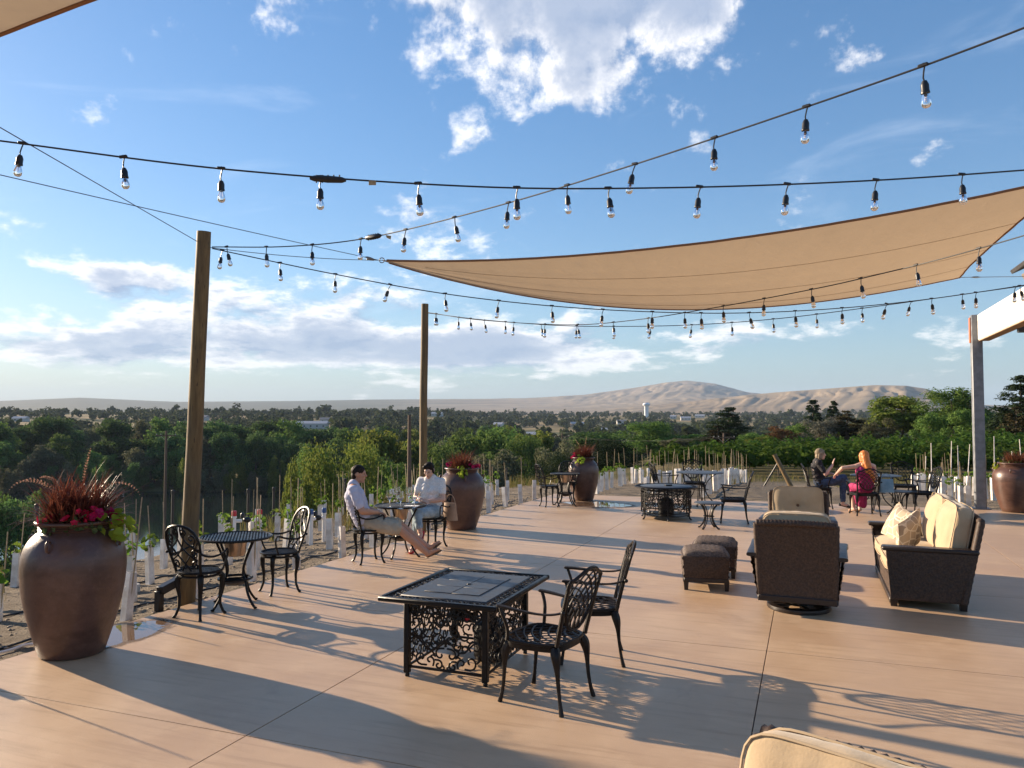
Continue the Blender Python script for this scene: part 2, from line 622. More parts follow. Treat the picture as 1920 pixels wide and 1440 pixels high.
def concrete_mat():
    m = bpy.data.materials.new('tinted_broomed_concrete')
    m.use_nodes = True
    w = NT(m.node_tree)
    b = w.n['Principled BSDF']
    tc = w.new('ShaderNodeTexCoord').outputs['Object']
    big = w.noise(tc, 0.55, 5, 0.6, 0.4)
    mid = w.noise(tc, 2.6, 6, 0.65, 0.3)
    mp = w.new('ShaderNodeMapping')
    mp.inputs['Scale'].default_value = (1.2, 14, 1)
    w.link(tc, mp.inputs[0])
    streak = w.noise(mp.outputs[0], 1.0, 6, 0.65, 0.2)
    fine = w.noise(tc, 130, 3, 0.7)
    c = w.mix(w.ramp(big, 0.34, 0.66), (0.46, 0.303, 0.182), (0.55, 0.38, 0.235))
    c = w.mix(w.m('MULTIPLY', w.ramp(mid, 0.45, 0.75), 0.45), c, (0.63, 0.46, 0.305))
    c = w.mix(w.m('MULTIPLY', w.ramp(streak, 0.46, 0.74), 0.62), c, (0.37, 0.24, 0.142))
    c = w.mix(w.m('MULTIPLY', w.ramp(fine, 0.48, 0.75), 0.40), c, (0.33, 0.22, 0.16))
    spot = w.noise(tc, 1.7, 8, 0.7, 0.8)
    c = w.mix(w.m('MULTIPLY', w.ramp(spot, 0.58, 0.68), 0.38), c, (0.36, 0.235, 0.142))
    w.put(b.inputs['Base Color'], c)
    w.put(b.inputs['Roughness'], w.m('ADD', w.m('MULTIPLY', mid, 0.28), 0.32))
    b.inputs['Specular IOR Level'].default_value = 0.5
    bn = w.new('ShaderNodeBump')
    bn.inputs['Strength'].default_value = 0.35
    bn.inputs['Distance'].default_value = 0.004
    w.put(bn.inputs['Height'], w.m('ADD', fine, w.m('MULTIPLY', streak, 1.2)))
    w.link(bn.outputs[0], b.inputs['Normal'])
    return m


M['concrete'] = concrete_mat()


def clay_mat():
    m = bpy.data.materials.new('glazed_brown_clay')
    m.use_nodes = True
    w = NT(m.node_tree)
    b = w.n['Principled BSDF']
    tc = w.new('ShaderNodeTexCoord').outputs['Object']
    oi = w.new('ShaderNodeObjectInfo').outputs['Random']
    off = w.new('ShaderNodeVectorMath', operation='ADD')
    w.link(tc, off.inputs[0])
    w.put(off.inputs[1], w.xyz(w.m('MULTIPLY', oi, 13.0), 0.0, 0.0))
    mp = w.new('ShaderNodeMapping')
    mp.inputs['Scale'].default_value = (1, 1, 2.2)
    w.link(off.outputs[0], mp.inputs[0])
    n1 = w.noise(mp.outputs[0], 2.2, 6, 0.65, 0.5)
    n2 = w.noise(off.outputs[0], 16, 6, 0.7)
    n3 = w.noise(off.outputs[0], 55, 3, 0.6)
    c = w.mix(w.ramp(n1, 0.3, 0.7), (0.066, 0.031, 0.022), (0.118, 0.060, 0.043))
    c = w.mix(w.m('MULTIPLY', w.ramp(n2, 0.48, 0.75), 0.55), c, (0.145, 0.082, 0.062))
    c = w.mix(w.m('MULTIPLY', w.ramp(n3, 0.66, 0.74), 0.6), c, (0.028, 0.013, 0.010))
    w.put(b.inputs['Base Color'], c)
    w.put(b.inputs['Roughness'], w.m('ADD', w.m('MULTIPLY', n2, 0.25), 0.22))
    bn = w.new('ShaderNodeBump')
    bn.inputs['Strength'].default_value = 0.35
    bn.inputs['Distance'].default_value = 0.006
    w.put(bn.inputs['Height'], w.m('ADD', n2, w.m('MULTIPLY', n3, 0.3)))
    w.link(bn.outputs[0], b.inputs['Normal'])
    return m


M['clay'] = clay_mat()

# ================================================================== THE LAND
def _hash(ix, iy, seed):
    h = (ix.astype(np.int64) * 374761393 + iy.astype(np.int64) * 668265263 + seed * 1442695041) & 0x7fffffff
    h = ((h ^ (h >> 13)) * 1274126177) & 0x7fffffff
    return ((h ^ (h >> 16)) & 0xffff) / 65535.0


def vnoise(x, y, seed=0):
    ix, iy = np.floor(x), np.floor(y)
    fx, fy = x - ix, y - iy
    fx, fy = fx * fx * (3 - 2 * fx), fy * fy * (3 - 2 * fy)
    a, b = _hash(ix, iy, seed), _hash(ix + 1, iy, seed)
    c, d = _hash(ix, iy + 1, seed), _hash(ix + 1, iy + 1, seed)
    return (a * (1 - fx) + b * fx) * (1 - fy) + (c * (1 - fx) + d * fx) * fy


def fbm(x, y, oct=4, seed=0):
    t, a, n = 0.0, 0.5, 0.0
    for i in range(oct):
        t = t + a * vnoise(x * 2 ** i, y * 2 ** i, seed + i * 7)
        n += a
        a *= 0.5
    return t / n


def nsm(x, a, b):
    t = np.clip((x - a) / (b - a), 0, 1)
    return t * t * (3 - 2 * t)


RIVER_Z = -24.0
_azs = np.arctan((np.array([-1500, -400, 0, 150, 330, 560, 700, 900, 1000, 1100, 1200, 1250, 1290, 1340, 1400, 1480, 1560, 1750, 2100, 3200]) - 960) / FPX)
_elA = (np.array([775, 762, 757, 750.5, 756, 753, 750, 748, 746, 740, 726, 718, 715, 721, 737, 746, 752, 760, 768, 775]))
_elA = (782 - _elA) / FPX
_azB = np.arctan((np.array([-1500, 1050, 1150, 1300, 1400, 1450, 1550, 1640, 1700, 1740, 1800, 1850, 1920, 2300, 3200]) - 960) / FPX)
_elB = (782 - np.array([782, 780, 766, 752, 742, 738, 732, 727, 729, 735, 756, 763, 772, 765, 775])) / FPX


def land(x, y):
    """height of the land at world x, y (numpy arrays)"""
    x, y = np.asarray(x, float), np.asarray(y, float)
    u, v = x * CA - y * SA, x * SA + y * CA
    r = np.hypot(x, y)
    az = np.arctan2(x, y)
    b = np.maximum(0, v - V1)
    # beyond the far edge: a shallow fall, then the vineyard slope climbing to the right
    z = -0.05 - 1.1 * nsm(b, 1, 24) + np.clip(b - 22, 0, 48) * 0.0012 * np.clip(x - 36, -40, 22) - 0.03 * np.maximum(0, b - 66)
    # down towards the river on the left
    a = np.maximum(0, (U0 - 0.10 * b) - u)
    z = z - 0.10 * np.minimum(a, 5.0) - 0.43 * np.maximum(0, a - 5.0)
    z = z + 0.035 * (fbm(x * 1.3, y * 1.3, 4, 3) - 0.5) * nsm(60 - r, 0, 30) * 2
    z = z + 0.05 * (fbm(x * 4.2, y * 4.2, 3, 13) - 0.5) * nsm(34 - r, 0, 10)
    z = z + 0.5 * (fbm(x * 0.06, y * 0.06, 3, 9) - 0.5) * nsm(r, 25, 60)
    z = np.maximum(z, -22.6 + 1.2 * (fbm(x * 0.03, y * 0.03, 3, 5) - 0.5))
    # the valley
    lf = nsm(-az, -0.02, 0.12)
    val = -22.5 + 29.0 * nsm(r, 330, 2300) * (1 - lf) + 29.0 * nsm(r, 330, 1500) * lf + 4 * (fbm(x * 0.004, y * 0.004, 3, 1) - 0.5)
    k = nsm(r, 170, 330)
    z = z * (1 - k) + val * k
    # river bed
    yn = 125 + 78 * nsm(x, -75, -34) + 5 * np.sin(x * 0.05)
    rv = nsm(y, yn - 7, yn + 6) * (1 - nsm(y, 266 + 4 * np.sin(x * 0.06), 278 + 4 * np.sin(x * 0.06)))
    z = z * (1 - rv) + np.minimum(z, -27.0) * rv
    # far ridges
    hA = np.interp(az, _azs, _elA) * 8200
    rise = nsm(r, 4300, 8200)
    hA = hA * (0.25 * nsm(r, 2500, 5200) + 0.75 * rise ** 1.3) * (1 - 0.4 * nsm(r, 8400, 12000))
    hB = np.interp(az, _azB, _elB) * 3900
    riseB = nsm(r, 2350, 3900)
    hB = hB * riseB * (1 - 0.75 * nsm(r, 3950, 5600))
    warp = fbm(x * 0.0012, y * 0.0012, 3, 20)
    gu = np.abs(fbm(az * 26 + warp * 2.0, r * 0.0006 + warp * 1.5, 4, 31) - 0.5) * 2
    guf = np.abs(fbm(az * 70 + warp * 3.0, r * 0.0014 + warp * 2, 3, 41) - 0.5) * 2
    amp = (np.clip(hA, 0, 400) * 0.15 * nsm(r, 4300, 5600) * (1 - nsm(r, 7700, 8200)) * nsm(az, -0.1, 0.12)
           + np.clip(hB, 0, 200) * 0.27 * nsm(r, 2400, 3000) * (1 - nsm(r, 3600, 3900)))
    cut = amp * ((0.55 - gu).clip(0) * 0.9 + (0.42 - guf).clip(0) * 0.8)
    h = np.maximum(hA, hB) - cut
    far = np.maximum(z, h * nsm(r, 2350, 3000) + val * (1 - nsm(r, 2350, 3000)))
    z = np.where(r > 2350, far + 0, z)
    # keep clear below the terrace slab
    inside = nsm(u, U0 - 0.02, U0 + 0.25) * nsm(V1 + 0.02 - v, 0, 0.25)
    z = z * (1 - inside) + np.minimum(z, -0.22) * inside
    return z


def land1(x, y):
    return float(land(np.array([x]), np.array([y]))[0])


def land_mat():
    m = bpy.data.materials.new('dry_land')
    m.use_nodes = True
    w = NT(m.node_tree)
    b = w.n['Principled BSDF']
    tc = w.new('ShaderNodeTexCoord').outputs['Object']
    ln = w.new('ShaderNodeVectorMath', operation='LENGTH')
    w.link(tc, ln.inputs[0])
    dist = ln.outputs['Value']
    # tilled soil by the terrace
    n1 = w.noise(tc, 1.1, 8, 0.7, 0.4)
    n2 = w.noise(tc, 16.0, 6, 0.7)
    soil = w.mix(w.ramp(n1, 0.3, 0.7), (0.205, 0.165, 0.120), (0.30, 0.25, 0.19))
    soil = w.mix(w.m('MULTIPLY', w.ramp(n2, 0.45, 0.7), 0.6), soil, (0.13, 0.10, 0.072))
    # dry grass on the slopes
    n3 = w.noise(tc, 0.12, 8, 0.7)
    dry = w.mix(w.ramp(n3, 0.35, 0.65), (0.15, 0.12, 0.055), (0.06, 0.066, 0.026))
    near = w.mix(w.ramp(w.m('ADD', dist, w.m('MULTIPLY', n1, 16.0)), 34.0, 56.0), soil, dry)
    # valley floor: fields and green
    n4 = w.noise(tc, 0.006, 6, 0.6)
    vall = w.mix(w.ramp(n4, 0.40, 0.6), (0.075, 0.085, 0.035), (0.30, 0.22, 0.115))
    mid = w.mix(w.ramp(dist, 230.0, 420.0), near, vall)
    # golden hills
    n5 = w.noise(tc, 0.0022, 8, 0.65, 0.6)
    gold = w.mix(w.ramp(n5, 0.35, 0.65), (0.26, 0.198, 0.135), (0.325, 0.255, 0.175))
    mp = w.new('ShaderNodeMapping')
    mp.inputs['Scale'].default_value = (0.0012, 0.0045, 0.0)
    w.link(tc, mp.inputs[0])
    n6 = w.noise(mp.outputs[0], 1.0, 4, 0.5)
    gold = w.mix(w.m('MULTIPLY', w.ramp(n6, 0.50, 0.60), 0.7), gold, (0.15, 0.128, 0.095))
    # the land to the west is wooded
    sx_ = w.new('ShaderNodeSeparateXYZ')
    w.link(tc, sx_.inputs[0])
    west = w.ramp(w.m('DIVIDE', sx_.outputs[0], w.m('MAXIMUM', sx_.outputs[1], 1.0)), -0.02, -0.22)
    gold = w.mix(w.m('MULTIPLY', west, 0.85), gold, (0.075, 0.090, 0.060))
    c = w.mix(w.ramp(w.m('ADD', dist, w.m('MULTIPLY', n4, 900.0)), 2250.0, 3000.0), mid, gold)
    w.put(b.inputs['Base Color'], c)
    b.inputs['Roughness'].default_value = 0.95
    b.inputs['Specular IOR Level'].default_value = 0.1
    bn = w.new('ShaderNodeBump')
    bn.inputs['Strength'].default_value = 0.9
    bn.inputs['Distance'].default_value = 0.11
    w.put(bn.inputs['Height'], w.m('ADD', n2, w.m('MULTIPLY', w.noise(tc, 60, 4, 0.7), 0.4)))
    w.link(bn.outputs[0], b.inputs['Normal'])
    return m


def build_land():
    az = np.concatenate([np.linspace(-PI, -0.80, 70, endpoint=False), np.linspace(-0.80, 0.80, 640, endpoint=False), np.linspace(0.80, PI, 71)])
    rr = [1.5]
    while rr[-1] < 11500:
        r = rr[-1]
        g = 1.03 if r < 5 else (1.0125 if r < 40 else (1.03 if r < 2300 else (1.011 if r < 9000 else 1.12)))
        rr.append(r * g)
    rr = np.array(rr)
    A, RR = np.meshgrid(az, rr)
    X, Y = np.sin(A) * RR, np.cos(A) * RR
    Z = land(X.ravel(), Y.ravel()).reshape(X.shape)
    na, nr = len(az), len(rr)
    V = np.stack([X, Y, Z], -1).reshape(-1, 3)
    i = np.arange(nr - 1)[:, None] * na + np.arange(na - 1)[None, :]
    F = np.stack([i, i + na, i + na + 1, i + 1], -1).reshape(-1, 4)
    V = np.vstack([V, [[0, 0, -0.22]]])
    me = npmesh('ground', V, F, land_mat(), smooth=True)
    tag(place(me, 'ground'), kind='structure')


build_land()

# river
m = bpy.data.materials.new('dark_river_water')
m.use_nodes = True
w = NT(m.node_tree)
b = w.n['Principled BSDF']
b.inputs['Base Color'].default_value = (0.012, 0.018, 0.016, 1)
b.inputs['Roughness'].default_value = 0.06
bn = w.new('ShaderNodeBump')
bn.inputs['Strength'].default_value = 0.12
bn.inputs['Distance'].default_value = 0.05
mp = w.new('ShaderNodeMapping')
mp.inputs['Scale'].default_value = (0.5, 0.16, 1)
w.link(w.new('ShaderNodeTexCoord').outputs['Object'], mp.inputs[0])
w.put(bn.inputs['Height'], w.noise(mp.outputs[0], 1.0, 5, 0.6))
w.link(bn.outputs[0], b.inputs['Normal'])
M['water'] = m
rv = MB()
rv.grid(lambda s, t: (-700 + 1400 * s, 105 + 185 * t, RIVER_Z), 60, 6)
tag(rv.build('river', M['water']), kind='structure')

# ------------------------------------------------------------------ the terrace: slabs with open joints
def slab_mesh(x0, x1, y0, y1, b=0.001):
    m = MB()
    g = 0.0038
    x0, x1, y0, y1 = x0 + g, x1 - g, y0 + g, y1 - g
    vs, fs = [], []
    for z, i in ((-0.13, 0), (-b, 0), (0, b)):
        vs += [Vector((x0 + i, y0 + i, z)), Vector((x1 - i, y0 + i, z)), Vector((x1 - i, y1 - i, z)), Vector((x0 + i, y1 - i, z))]
    for k in range(2):
        for j in range(4):
            fs.append((k * 4 + j, k * 4 + (j + 1) % 4, k * 4 + 4 + (j + 1) % 4, k * 4 + 4 + j))
    fs.append((8, 9, 10, 11))
    m.add(vs, fs)
    return m


bed = MB().box(((U0 + 11) / 2 + 0.02, (-6 + V1) / 2, -0.101), (11 - U0 - 0.10, V1 + 6 - 0.10, 0.18))
patio = bed.build('terrace', mat('terrace_bed', (0.10, 0.07, 0.055), rough=0.9), smooth=False, rot=(0, 0, -PA))
tag(patio, 'broad terrace of tan tinted concrete slabs', kind='structure')
us = [U0, -3.25, -0.36, 2.53, 5.42, 8.31, 11.0]
vs_ = [-6.0, -1.98, 0.97, 3.92, 6.87, 9.82, 12.77, 15.72, V1]
for i in range(len(us) - 1):
    for j in range(len(vs_) - 1):
        slab_mesh(us[i], us[i + 1], vs_[j], vs_[j + 1]).build('slab', M['concrete'], patio, smooth=False)

# damp patches beside two of the jars
def wet_mat():
    """standing water in the middle, a damp dark margin, dry slab showing further out"""
    m = bpy.data.materials.new('shallow_puddle_water')
    m.use_nodes = True
    w = NT(m.node_tree)
    b = w.n['Principled BSDF']
    out = w.n['Material Output']
    tc = w.new('ShaderNodeTexCoord').outputs['Object']
    ln = w.new('ShaderNodeVectorMath', operation='LENGTH')
    w.link(tc, ln.inputs[0])
    e = w.m('SUBTRACT', 1.0, ln.outputs['Value'])
    e = w.m('ADD', e, w.m('MULTIPLY', w.m('SUBTRACT', w.noise(tc, 2.6, 7, 0.62, 0.4), 0.5), 0.95))
    b.inputs['Base Color'].default_value = (0.17, 0.105, 0.062, 1)
    w.put(b.inputs['Roughness'], w.m('SUBTRACT', 0.62, w.m('MULTIPLY', w.ramp(e, 0.34, 0.42), 0.59)))
    tp = w.new('ShaderNodeBsdfTransparent')
    mx = w.new('ShaderNodeMixShader')
    w.put(mx.inputs[0], w.m('MULTIPLY', w.ramp(e, 0.16, 0.30), w.m('ADD', 0.72, w.m('MULTIPLY', w.ramp(e, 0.34, 0.42), 0.28))))
    w.link(tp.outputs[0], mx.inputs[1])
    w.link(b.outputs[0], mx.inputs[2])
    w.link(mx.outputs[0], out.inputs[0])
    return m


M['wet'] = wet_mat()


def puddle(c, rx, ry, rz, seed, label):
    n = 40
    mb = MB().add([Vector((0, 0, 0))] + [Vector((1.25 * math.cos(2 * PI * i / n), 1.25 * math.sin(2 * PI * i / n), 0)) for i in range(n)], [(0, 1 + i, 1 + (i + 1) % n) for i in range(n)])
    o = mb.build('puddle', M['wet'], smooth=False, loc=(c[0], c[1], 0.004), rot=(0, 0, rz))
    o.scale = (rx, ry, 1)
    tag(o, label, 'puddle', 'puddles on the terrace')


puddle(at(222, 1190), 0.42, 0.85, -PA - 0.05, 1.0, 'shallow puddle mirroring the sky beside the big front clay jar')
puddle(at(1118, 946), 1.15, 0.85, -PA, 5.0, 'shallow puddle around the foot of the far clay jar')

# clods and pebbles lying on the soil next to the terrace
def scatter_stones():
    rng = np.random.default_rng(4)
    base = np.array([(0, 0, 1), (1, 0, 0), (0, 1, 0), (-1, 0, 0), (0, -1, 0), (0, 0, -0.6)], float)
    fc = np.array([(0, 1, 2), (0, 2, 3), (0, 3, 4), (0, 4, 1), (5, 2, 1), (5, 3, 2), (5, 4, 3), (5, 1, 4)])
    n = 5200
    v = np.concatenate([rng.uniform(2.5, 20, int(n * .6)), rng.uniform(V1 + 0.1, V1 + 11, n - int(n * .6))])
    u = np.concatenate([U0 - 0.08 - rng.gamma(1.2, 1.2, int(n * .6)), rng.uniform(U0 - 1, 9, n - int(n * .6))])
    x, y = u * CA + v * SA, -u * SA + v * CA
    z = land(x, y)
    sc = rng.gamma(2.0, 0.0045, n) + 0.004
    V = base[None] * (0.6 + 0.8 * rng.random((n, 6, 3))) * sc[:, None, None] * np.array([1.2, 1.2, 0.7])
    V = V + np.stack([x, y, z + sc * 0.1], -1)[:, None, :]
    F = fc[None] + (np.arange(n) * 6)[:, None, None]
    me = npmesh('gravel', V.reshape(-1, 3), F.reshape(-1, 3), mat('soil_clods', (0.16, 0.125, 0.09), (0.30, 0.25, 0.195), 9, rough=0.95))
    tag(place(me, 'gravel'), 'loose clods and pebbles on the bare soil around the terrace', 'gravel', kind='stuff')


scatter_stones()

# ------------------------------------------------------------------ foliage generators
def leaf_cloud(centers, radii, n_per, size, seed, flat=0.85, droop=0.0, aspect=0.55, up=0.25):
    """leaf faces spread over and through clumps -> verts, quads"""
    rng = np.random.default_rng(seed)
    P, N, S = [], [], []
    for c, r in zip(centers, radii):
        n = int(n_per * (r / np.mean(radii)) ** 2)
        d = rng.normal(size=(n, 3))
        d /= np.linalg.norm(d, axis=1)[:, None]
        k = rng.random(n) ** 0.35
        lump = 1 + 0.22 * np.sin(d[:, 0] * 5 + c[0] * 3) * np.cos(d[:, 1] * 4 + c[1]) + 0.12 * np.sin(d[:, 2] * 9 + c[2])
        p = d * (r * k * lump)[:, None] * np.array([1, 1, flat])
        p[:, 2] -= droop * (np.hypot(p[:, 0], p[:, 1]) ** 2) / max(r, .1)
        P.append(p + np.array(c)[None])
        nn = d + rng.normal(size=(n, 3)) * 0.65 + np.array([0, 0, up])
        N.append(nn / np.linalg.norm(nn, axis=1)[:, None])
        S.append(size * (0.6 + 0.8 * rng.random(n)))
    P, N, S = np.vstack(P), np.vstack(N), np.concatenate(S)
    t = rng.normal(size=P.shape)
    t -= (t * N).sum(1)[:, None] * N
    t /= np.linalg.norm(t, axis=1)[:, None]
    b = np.cross(N, t)
    A = (t * S[:, None])
    B = (b * (S * aspect)[:, None])
    bend = N * (S * 0.15)[:, None]
    V = np.stack([P - A - bend, P + B + bend * .5, P + A - bend, P - B + bend * .5], 1).reshape(-1, 3)
    F = np.arange(len(P) * 4).reshape(-1, 4)
    return V, F


def limbs(mb, base, top, r0, centers, rng, n=8):
    """tapered trunk from base to top with limbs to some of the clumps"""
    pts, rs = [], []
    k = 7
    for i in range(k + 1):
        t = i / k
        p = Vector(base).lerp(Vector(top), t) + Vector((noise.noise((t * 2.1, r0 * 9, 1.3)), noise.noise((t * 2.3, 4.7, r0 * 9)), 0)) * r0 * 2.0 * math.sin(t * PI)
        pts.append(p)
        rs.append(r0 * (1.25 - 0.35 * min(1, t * 6)) * (1 - 0.78 * t))
    mb.tube(pts, rs, 7)
    for c in centers[:n]:
        c = Vector(c)
        t = min(0.95, max(0.25, (c.z - base[2]) / max(0.1, top[2] - base[2]) * 0.62))
        s = Vector(base).lerp(Vector(top), t)
        mid = s.lerp(c, 0.5) + Vector((0, 0, 0.10 * (c - s).length))
        r = r0 * 0.42 * (1 - 0.5 * t)
        mb.tube([s, mid, c], [r, r * 0.65, r * 0.2], 5)


M['bark'] = mat('tree_bark', (0.075, 0.055, 0.04), (0.125, 0.10, 0.075), 12, rough=0.9, stretch=(1, 1, 0.2), bump=0.6, bscale=20, bdist=0.02)
M['bark_grey'] = mat('bare_grey_branches', (0.24, 0.21, 0.18), (0.33, 0.30, 0.26), 12, rough=0.9)
M['leaf_dark'] = leaf_mat('dark_green_leaves', (0.044, 0.089, 0.030), (0.104, 0.173, 0.049), (0.073, 0.104, 0.044))
M['leaf_mid'] = leaf_mat('mid_green_leaves', (0.065, 0.133, 0.032), (0.163, 0.242, 0.055), (0.196, 0.219, 0.065))
M['leaf_lime'] = leaf_mat('yellow_green_leaves', (0.089, 0.141, 0.026), (0.200, 0.223, 0.045), (0.238, 0.200, 0.045), trans=0.42)
M['leaf_olive'] = leaf_mat('grey_olive_leaves', (0.099, 0.110, 0.059), (0.173, 0.178, 0.099), (0.198, 0.165, 0.099))
M['leaf_grey'] = leaf_mat('silver_grey_leaves', (0.13, 0.135, 0.10), (0.19, 0.19, 0.145))
M['leaf_rust'] = leaf_mat('rust_brown_leaves', (0.095, 0.045, 0.022), (0.15, 0.080, 0.038))
M['needle'] = leaf_mat('dark_conifer_needles', (0.017, 0.034, 0.017), (0.041, 0.060, 0.024), trans=0.2)
M['needle_dry'] = leaf_mat('brownish_conifer_needles', (0.030, 0.034, 0.016), (0.075, 0.058, 0.028), trans=0.2)
M['leaf_vine'] = leaf_mat('grapevine_leaves', (0.035, 0.076, 0.014), (0.089, 0.144, 0.027), (0.063, 0.109, 0.020), trans=0.35)


def make_tree(kind, seed, leafmat, n_cl=16, n_per=170, size=0.055):
    """unit-height tree template: returns (crown mesh, trunk mesh)"""
    rng = np.random.default_rng(seed)
    cs, rs = [], []
    if kind == 'broad':
        for i in range(n_cl):
            a = rng.uniform(0, 2 * PI)
            t = rng.random()
            zz = 0.20 + 0.70 * t
            env = 0.32 * math.sin(PI * min(1, (zz - 0.02) / 1.0)) ** 0.6
            rad = env * math.sqrt(rng.random()) * 1.05
            cs.append((rad * math.cos(a), rad * math.sin(a), zz))
            rs.append(rng.uniform(0.09, 0.16))
        cs.append((0.02, 0, 0.84)); rs.append(0.13)
        cs.append((0, 0.02, 0.55)); rs.append(0.19)
        V, F = leaf_cloud(cs, rs, n_per, size * 0.42, seed)
        top, r0 = (0.02, 0, 0.78), 0.028
    elif kind == 'bush':
        for i in range(n_cl):
            a = rng.uniform(0, 2 * PI)
            zz = rng.uniform(0.12, 0.80)
            env = 0.46 * math.sqrt(max(0.05, 1 - (zz - 0.25) ** 2 / 0.5))
            rad = env * math.sqrt(rng.random())
            cs.append((rad * math.cos(a), rad * math.sin(a), zz))
            rs.append(rng.uniform(0.11, 0.20))
        V, F = leaf_cloud(cs, rs, n_per, size * 0.42, seed)
        top, r0 = (0, 0, 0.6), 0.025
    elif kind == 'poplar':
        for i in range(n_cl):
            a = rng.uniform(0, 2 * PI)
            zz = 0.14 + 0.78 * (i + 0.5) / n_cl
            env = 0.10 * math.sin(PI * min(1, zz * 0.95 + 0.03)) ** 0.5
            cs.append((env * math.cos(a), env * math.sin(a), zz))
            rs.append(rng.uniform(0.06, 0.10))
        V, F = leaf_cloud(cs, rs, n_per, size * 0.42, seed, flat=1.5)
        top, r0 = (0, 0, 0.9), 0.018
    elif kind == 'conifer':
        for i in range(n_cl):
            t = (i + rng.random()) / n_cl
            zz = 0.10 + 0.86 * t
            env = 0.27 * (1 - t) ** 0.75 + 0.02
            for q in range(3):
                a = rng.uniform(0, 2 * PI)
                rad = env * rng.uniform(0.35, 0.95)
                cs.append((rad * math.cos(a), rad * math.sin(a), zz - 0.05 * rad))
                rs.append(0.045 + 0.075 * (1 - t) * rng.uniform(0.7, 1.2))
        V, F = leaf_cloud(cs, rs, n_per, size * 0.42, seed, flat=0.5, droop=0.3, aspect=0.3, up=0.5)
        top, r0 = (0, 0, 0.97), 0.025
    zt = np.percentile(V[:, 2], 99.7)
    rt_ = np.percentile(np.hypot(V[:, 0], V[:, 1]), 96)
    hw_ = 0.425 if kind in ('broad', 'bush') else 0.30
    V = V * np.array([hw_ / rt_, hw_ / rt_, 1.0 / zt])
    tr = MB()
    limbs(tr, (0, 0, -0.03), top, r0, cs, rng, 9)
    return npmesh('crown', V, F, leafmat), tr.mesh('trunk', M['bark'])


def bare_mesh(seed):
    rng = random.Random(seed)
    mb = MB()

    def grow(p, d, l, r, k):
        q = p + d * l * 0.5 + Vector((rng.uniform(-1, 1), rng.uniform(-1, 1), 0)) * l * 0.06
        e = p + d * l
        mb.tube([p, q, e], [r, r * 0.85, r * 0.65], 4)
        if k == 0:
            return
        for i in range(3 if k > 1 else 4):
            nd = (d + Vector((rng.uniform(-1, 1), rng.uniform(-1, 1), rng.uniform(-0.1, 0.7))) * 0.7).normalized()
            grow(p.lerp(e, rng.uniform(0.5, 1.0)), nd, l * rng.uniform(0.5, 0.75), r * 0.55, k - 1)
    grow(Vector((0, 0, 0)), Vector((0, 0, 1)), 0.40, 0.016, 4)
    return mb.mesh('branches', M['bark_grey'])


TREES = {
    'dark1': make_tree('broad', 11, M['leaf_dark'], 30, 230, 0.052), 'dark2': make_tree('broad', 12, M['leaf_dark'], 36, 200, 0.050),
    'mid1': make_tree('broad', 21, M['leaf_mid'], 30, 230, 0.052), 'mid2': make_tree('broad', 22, M['leaf_mid'], 36, 200, 0.050),
    'mid3': make_tree('bush', 23, M['leaf_mid'], 20, 240, 0.060), 'lime1': make_tree('bush', 31, M['leaf_lime'], 24, 300, 0.050),
    'lime2': make_tree('broad', 32, M['leaf_lime'], 24, 220, 0.056), 'olive1': make_tree('broad', 41, M['leaf_olive'], 30, 220, 0.050),
    'olive2': make_tree('bush', 42, M['leaf_olive'], 20, 240, 0.056), 'rust': make_tree('bush', 51, M['leaf_rust'], 18, 240, 0.056),
    'grey': make_tree('bush', 61, M['leaf_grey'], 18, 240, 0.056), 'darkbush': make_tree('bush', 71, M['leaf_dark'], 22, 300, 0.050),
    'con1': make_tree('conifer', 81, M['needle'], 15, 75, 0.075), 'con2': make_tree('conifer', 82, M['needle_dry'], 15, 75, 0.075),
    'poplar': make_tree('poplar', 91, M['leaf_mid'], 12, 200, 0.055),
}
BIGCROWN = make_tree('bush', 33, M['leaf_lime'], 46, 420, 0.030)
BIGMID = make_tree('broad', 24, M['leaf_mid'], 44, 380, 0.032)
TREES['lime_big'] = BIGCROWN
TREES['mid_big'] = BIGMID
TREES['dark_big'] = make_tree('bush', 72, M['needle'], 44, 380, 0.030)
TREES['con_big'] = make_tree('conifer', 83, M['needle'], 24, 110, 0.045)
WORDS = {'dark1': 'dark green broad tree', 'dark2': 'dark green spreading tree', 'mid1': 'mid green broad tree', 'mid2': 'mid green full tree',
         'mid3': 'mid green bushy tree', 'lime1': 'yellow green bushy tree', 'lime2': 'yellow green broad tree', 'olive1': 'dull olive tree',
         'olive2': 'dull olive bushy tree', 'rust': 'rust brown tree', 'grey': 'silvery grey tree', 'darkbush': 'dark rounded tree',
         'con1': 'dark pointed conifer', 'con2': 'brownish conifer', 'poplar': 'slim upright poplar', 'lime_big': 'sunlit yellow green tree',
         'mid_big': 'full mid green tree', 'dark_big': 'very dark rounded evergreen', 'con_big': 'tall dark conifer'}
NTREE = 0


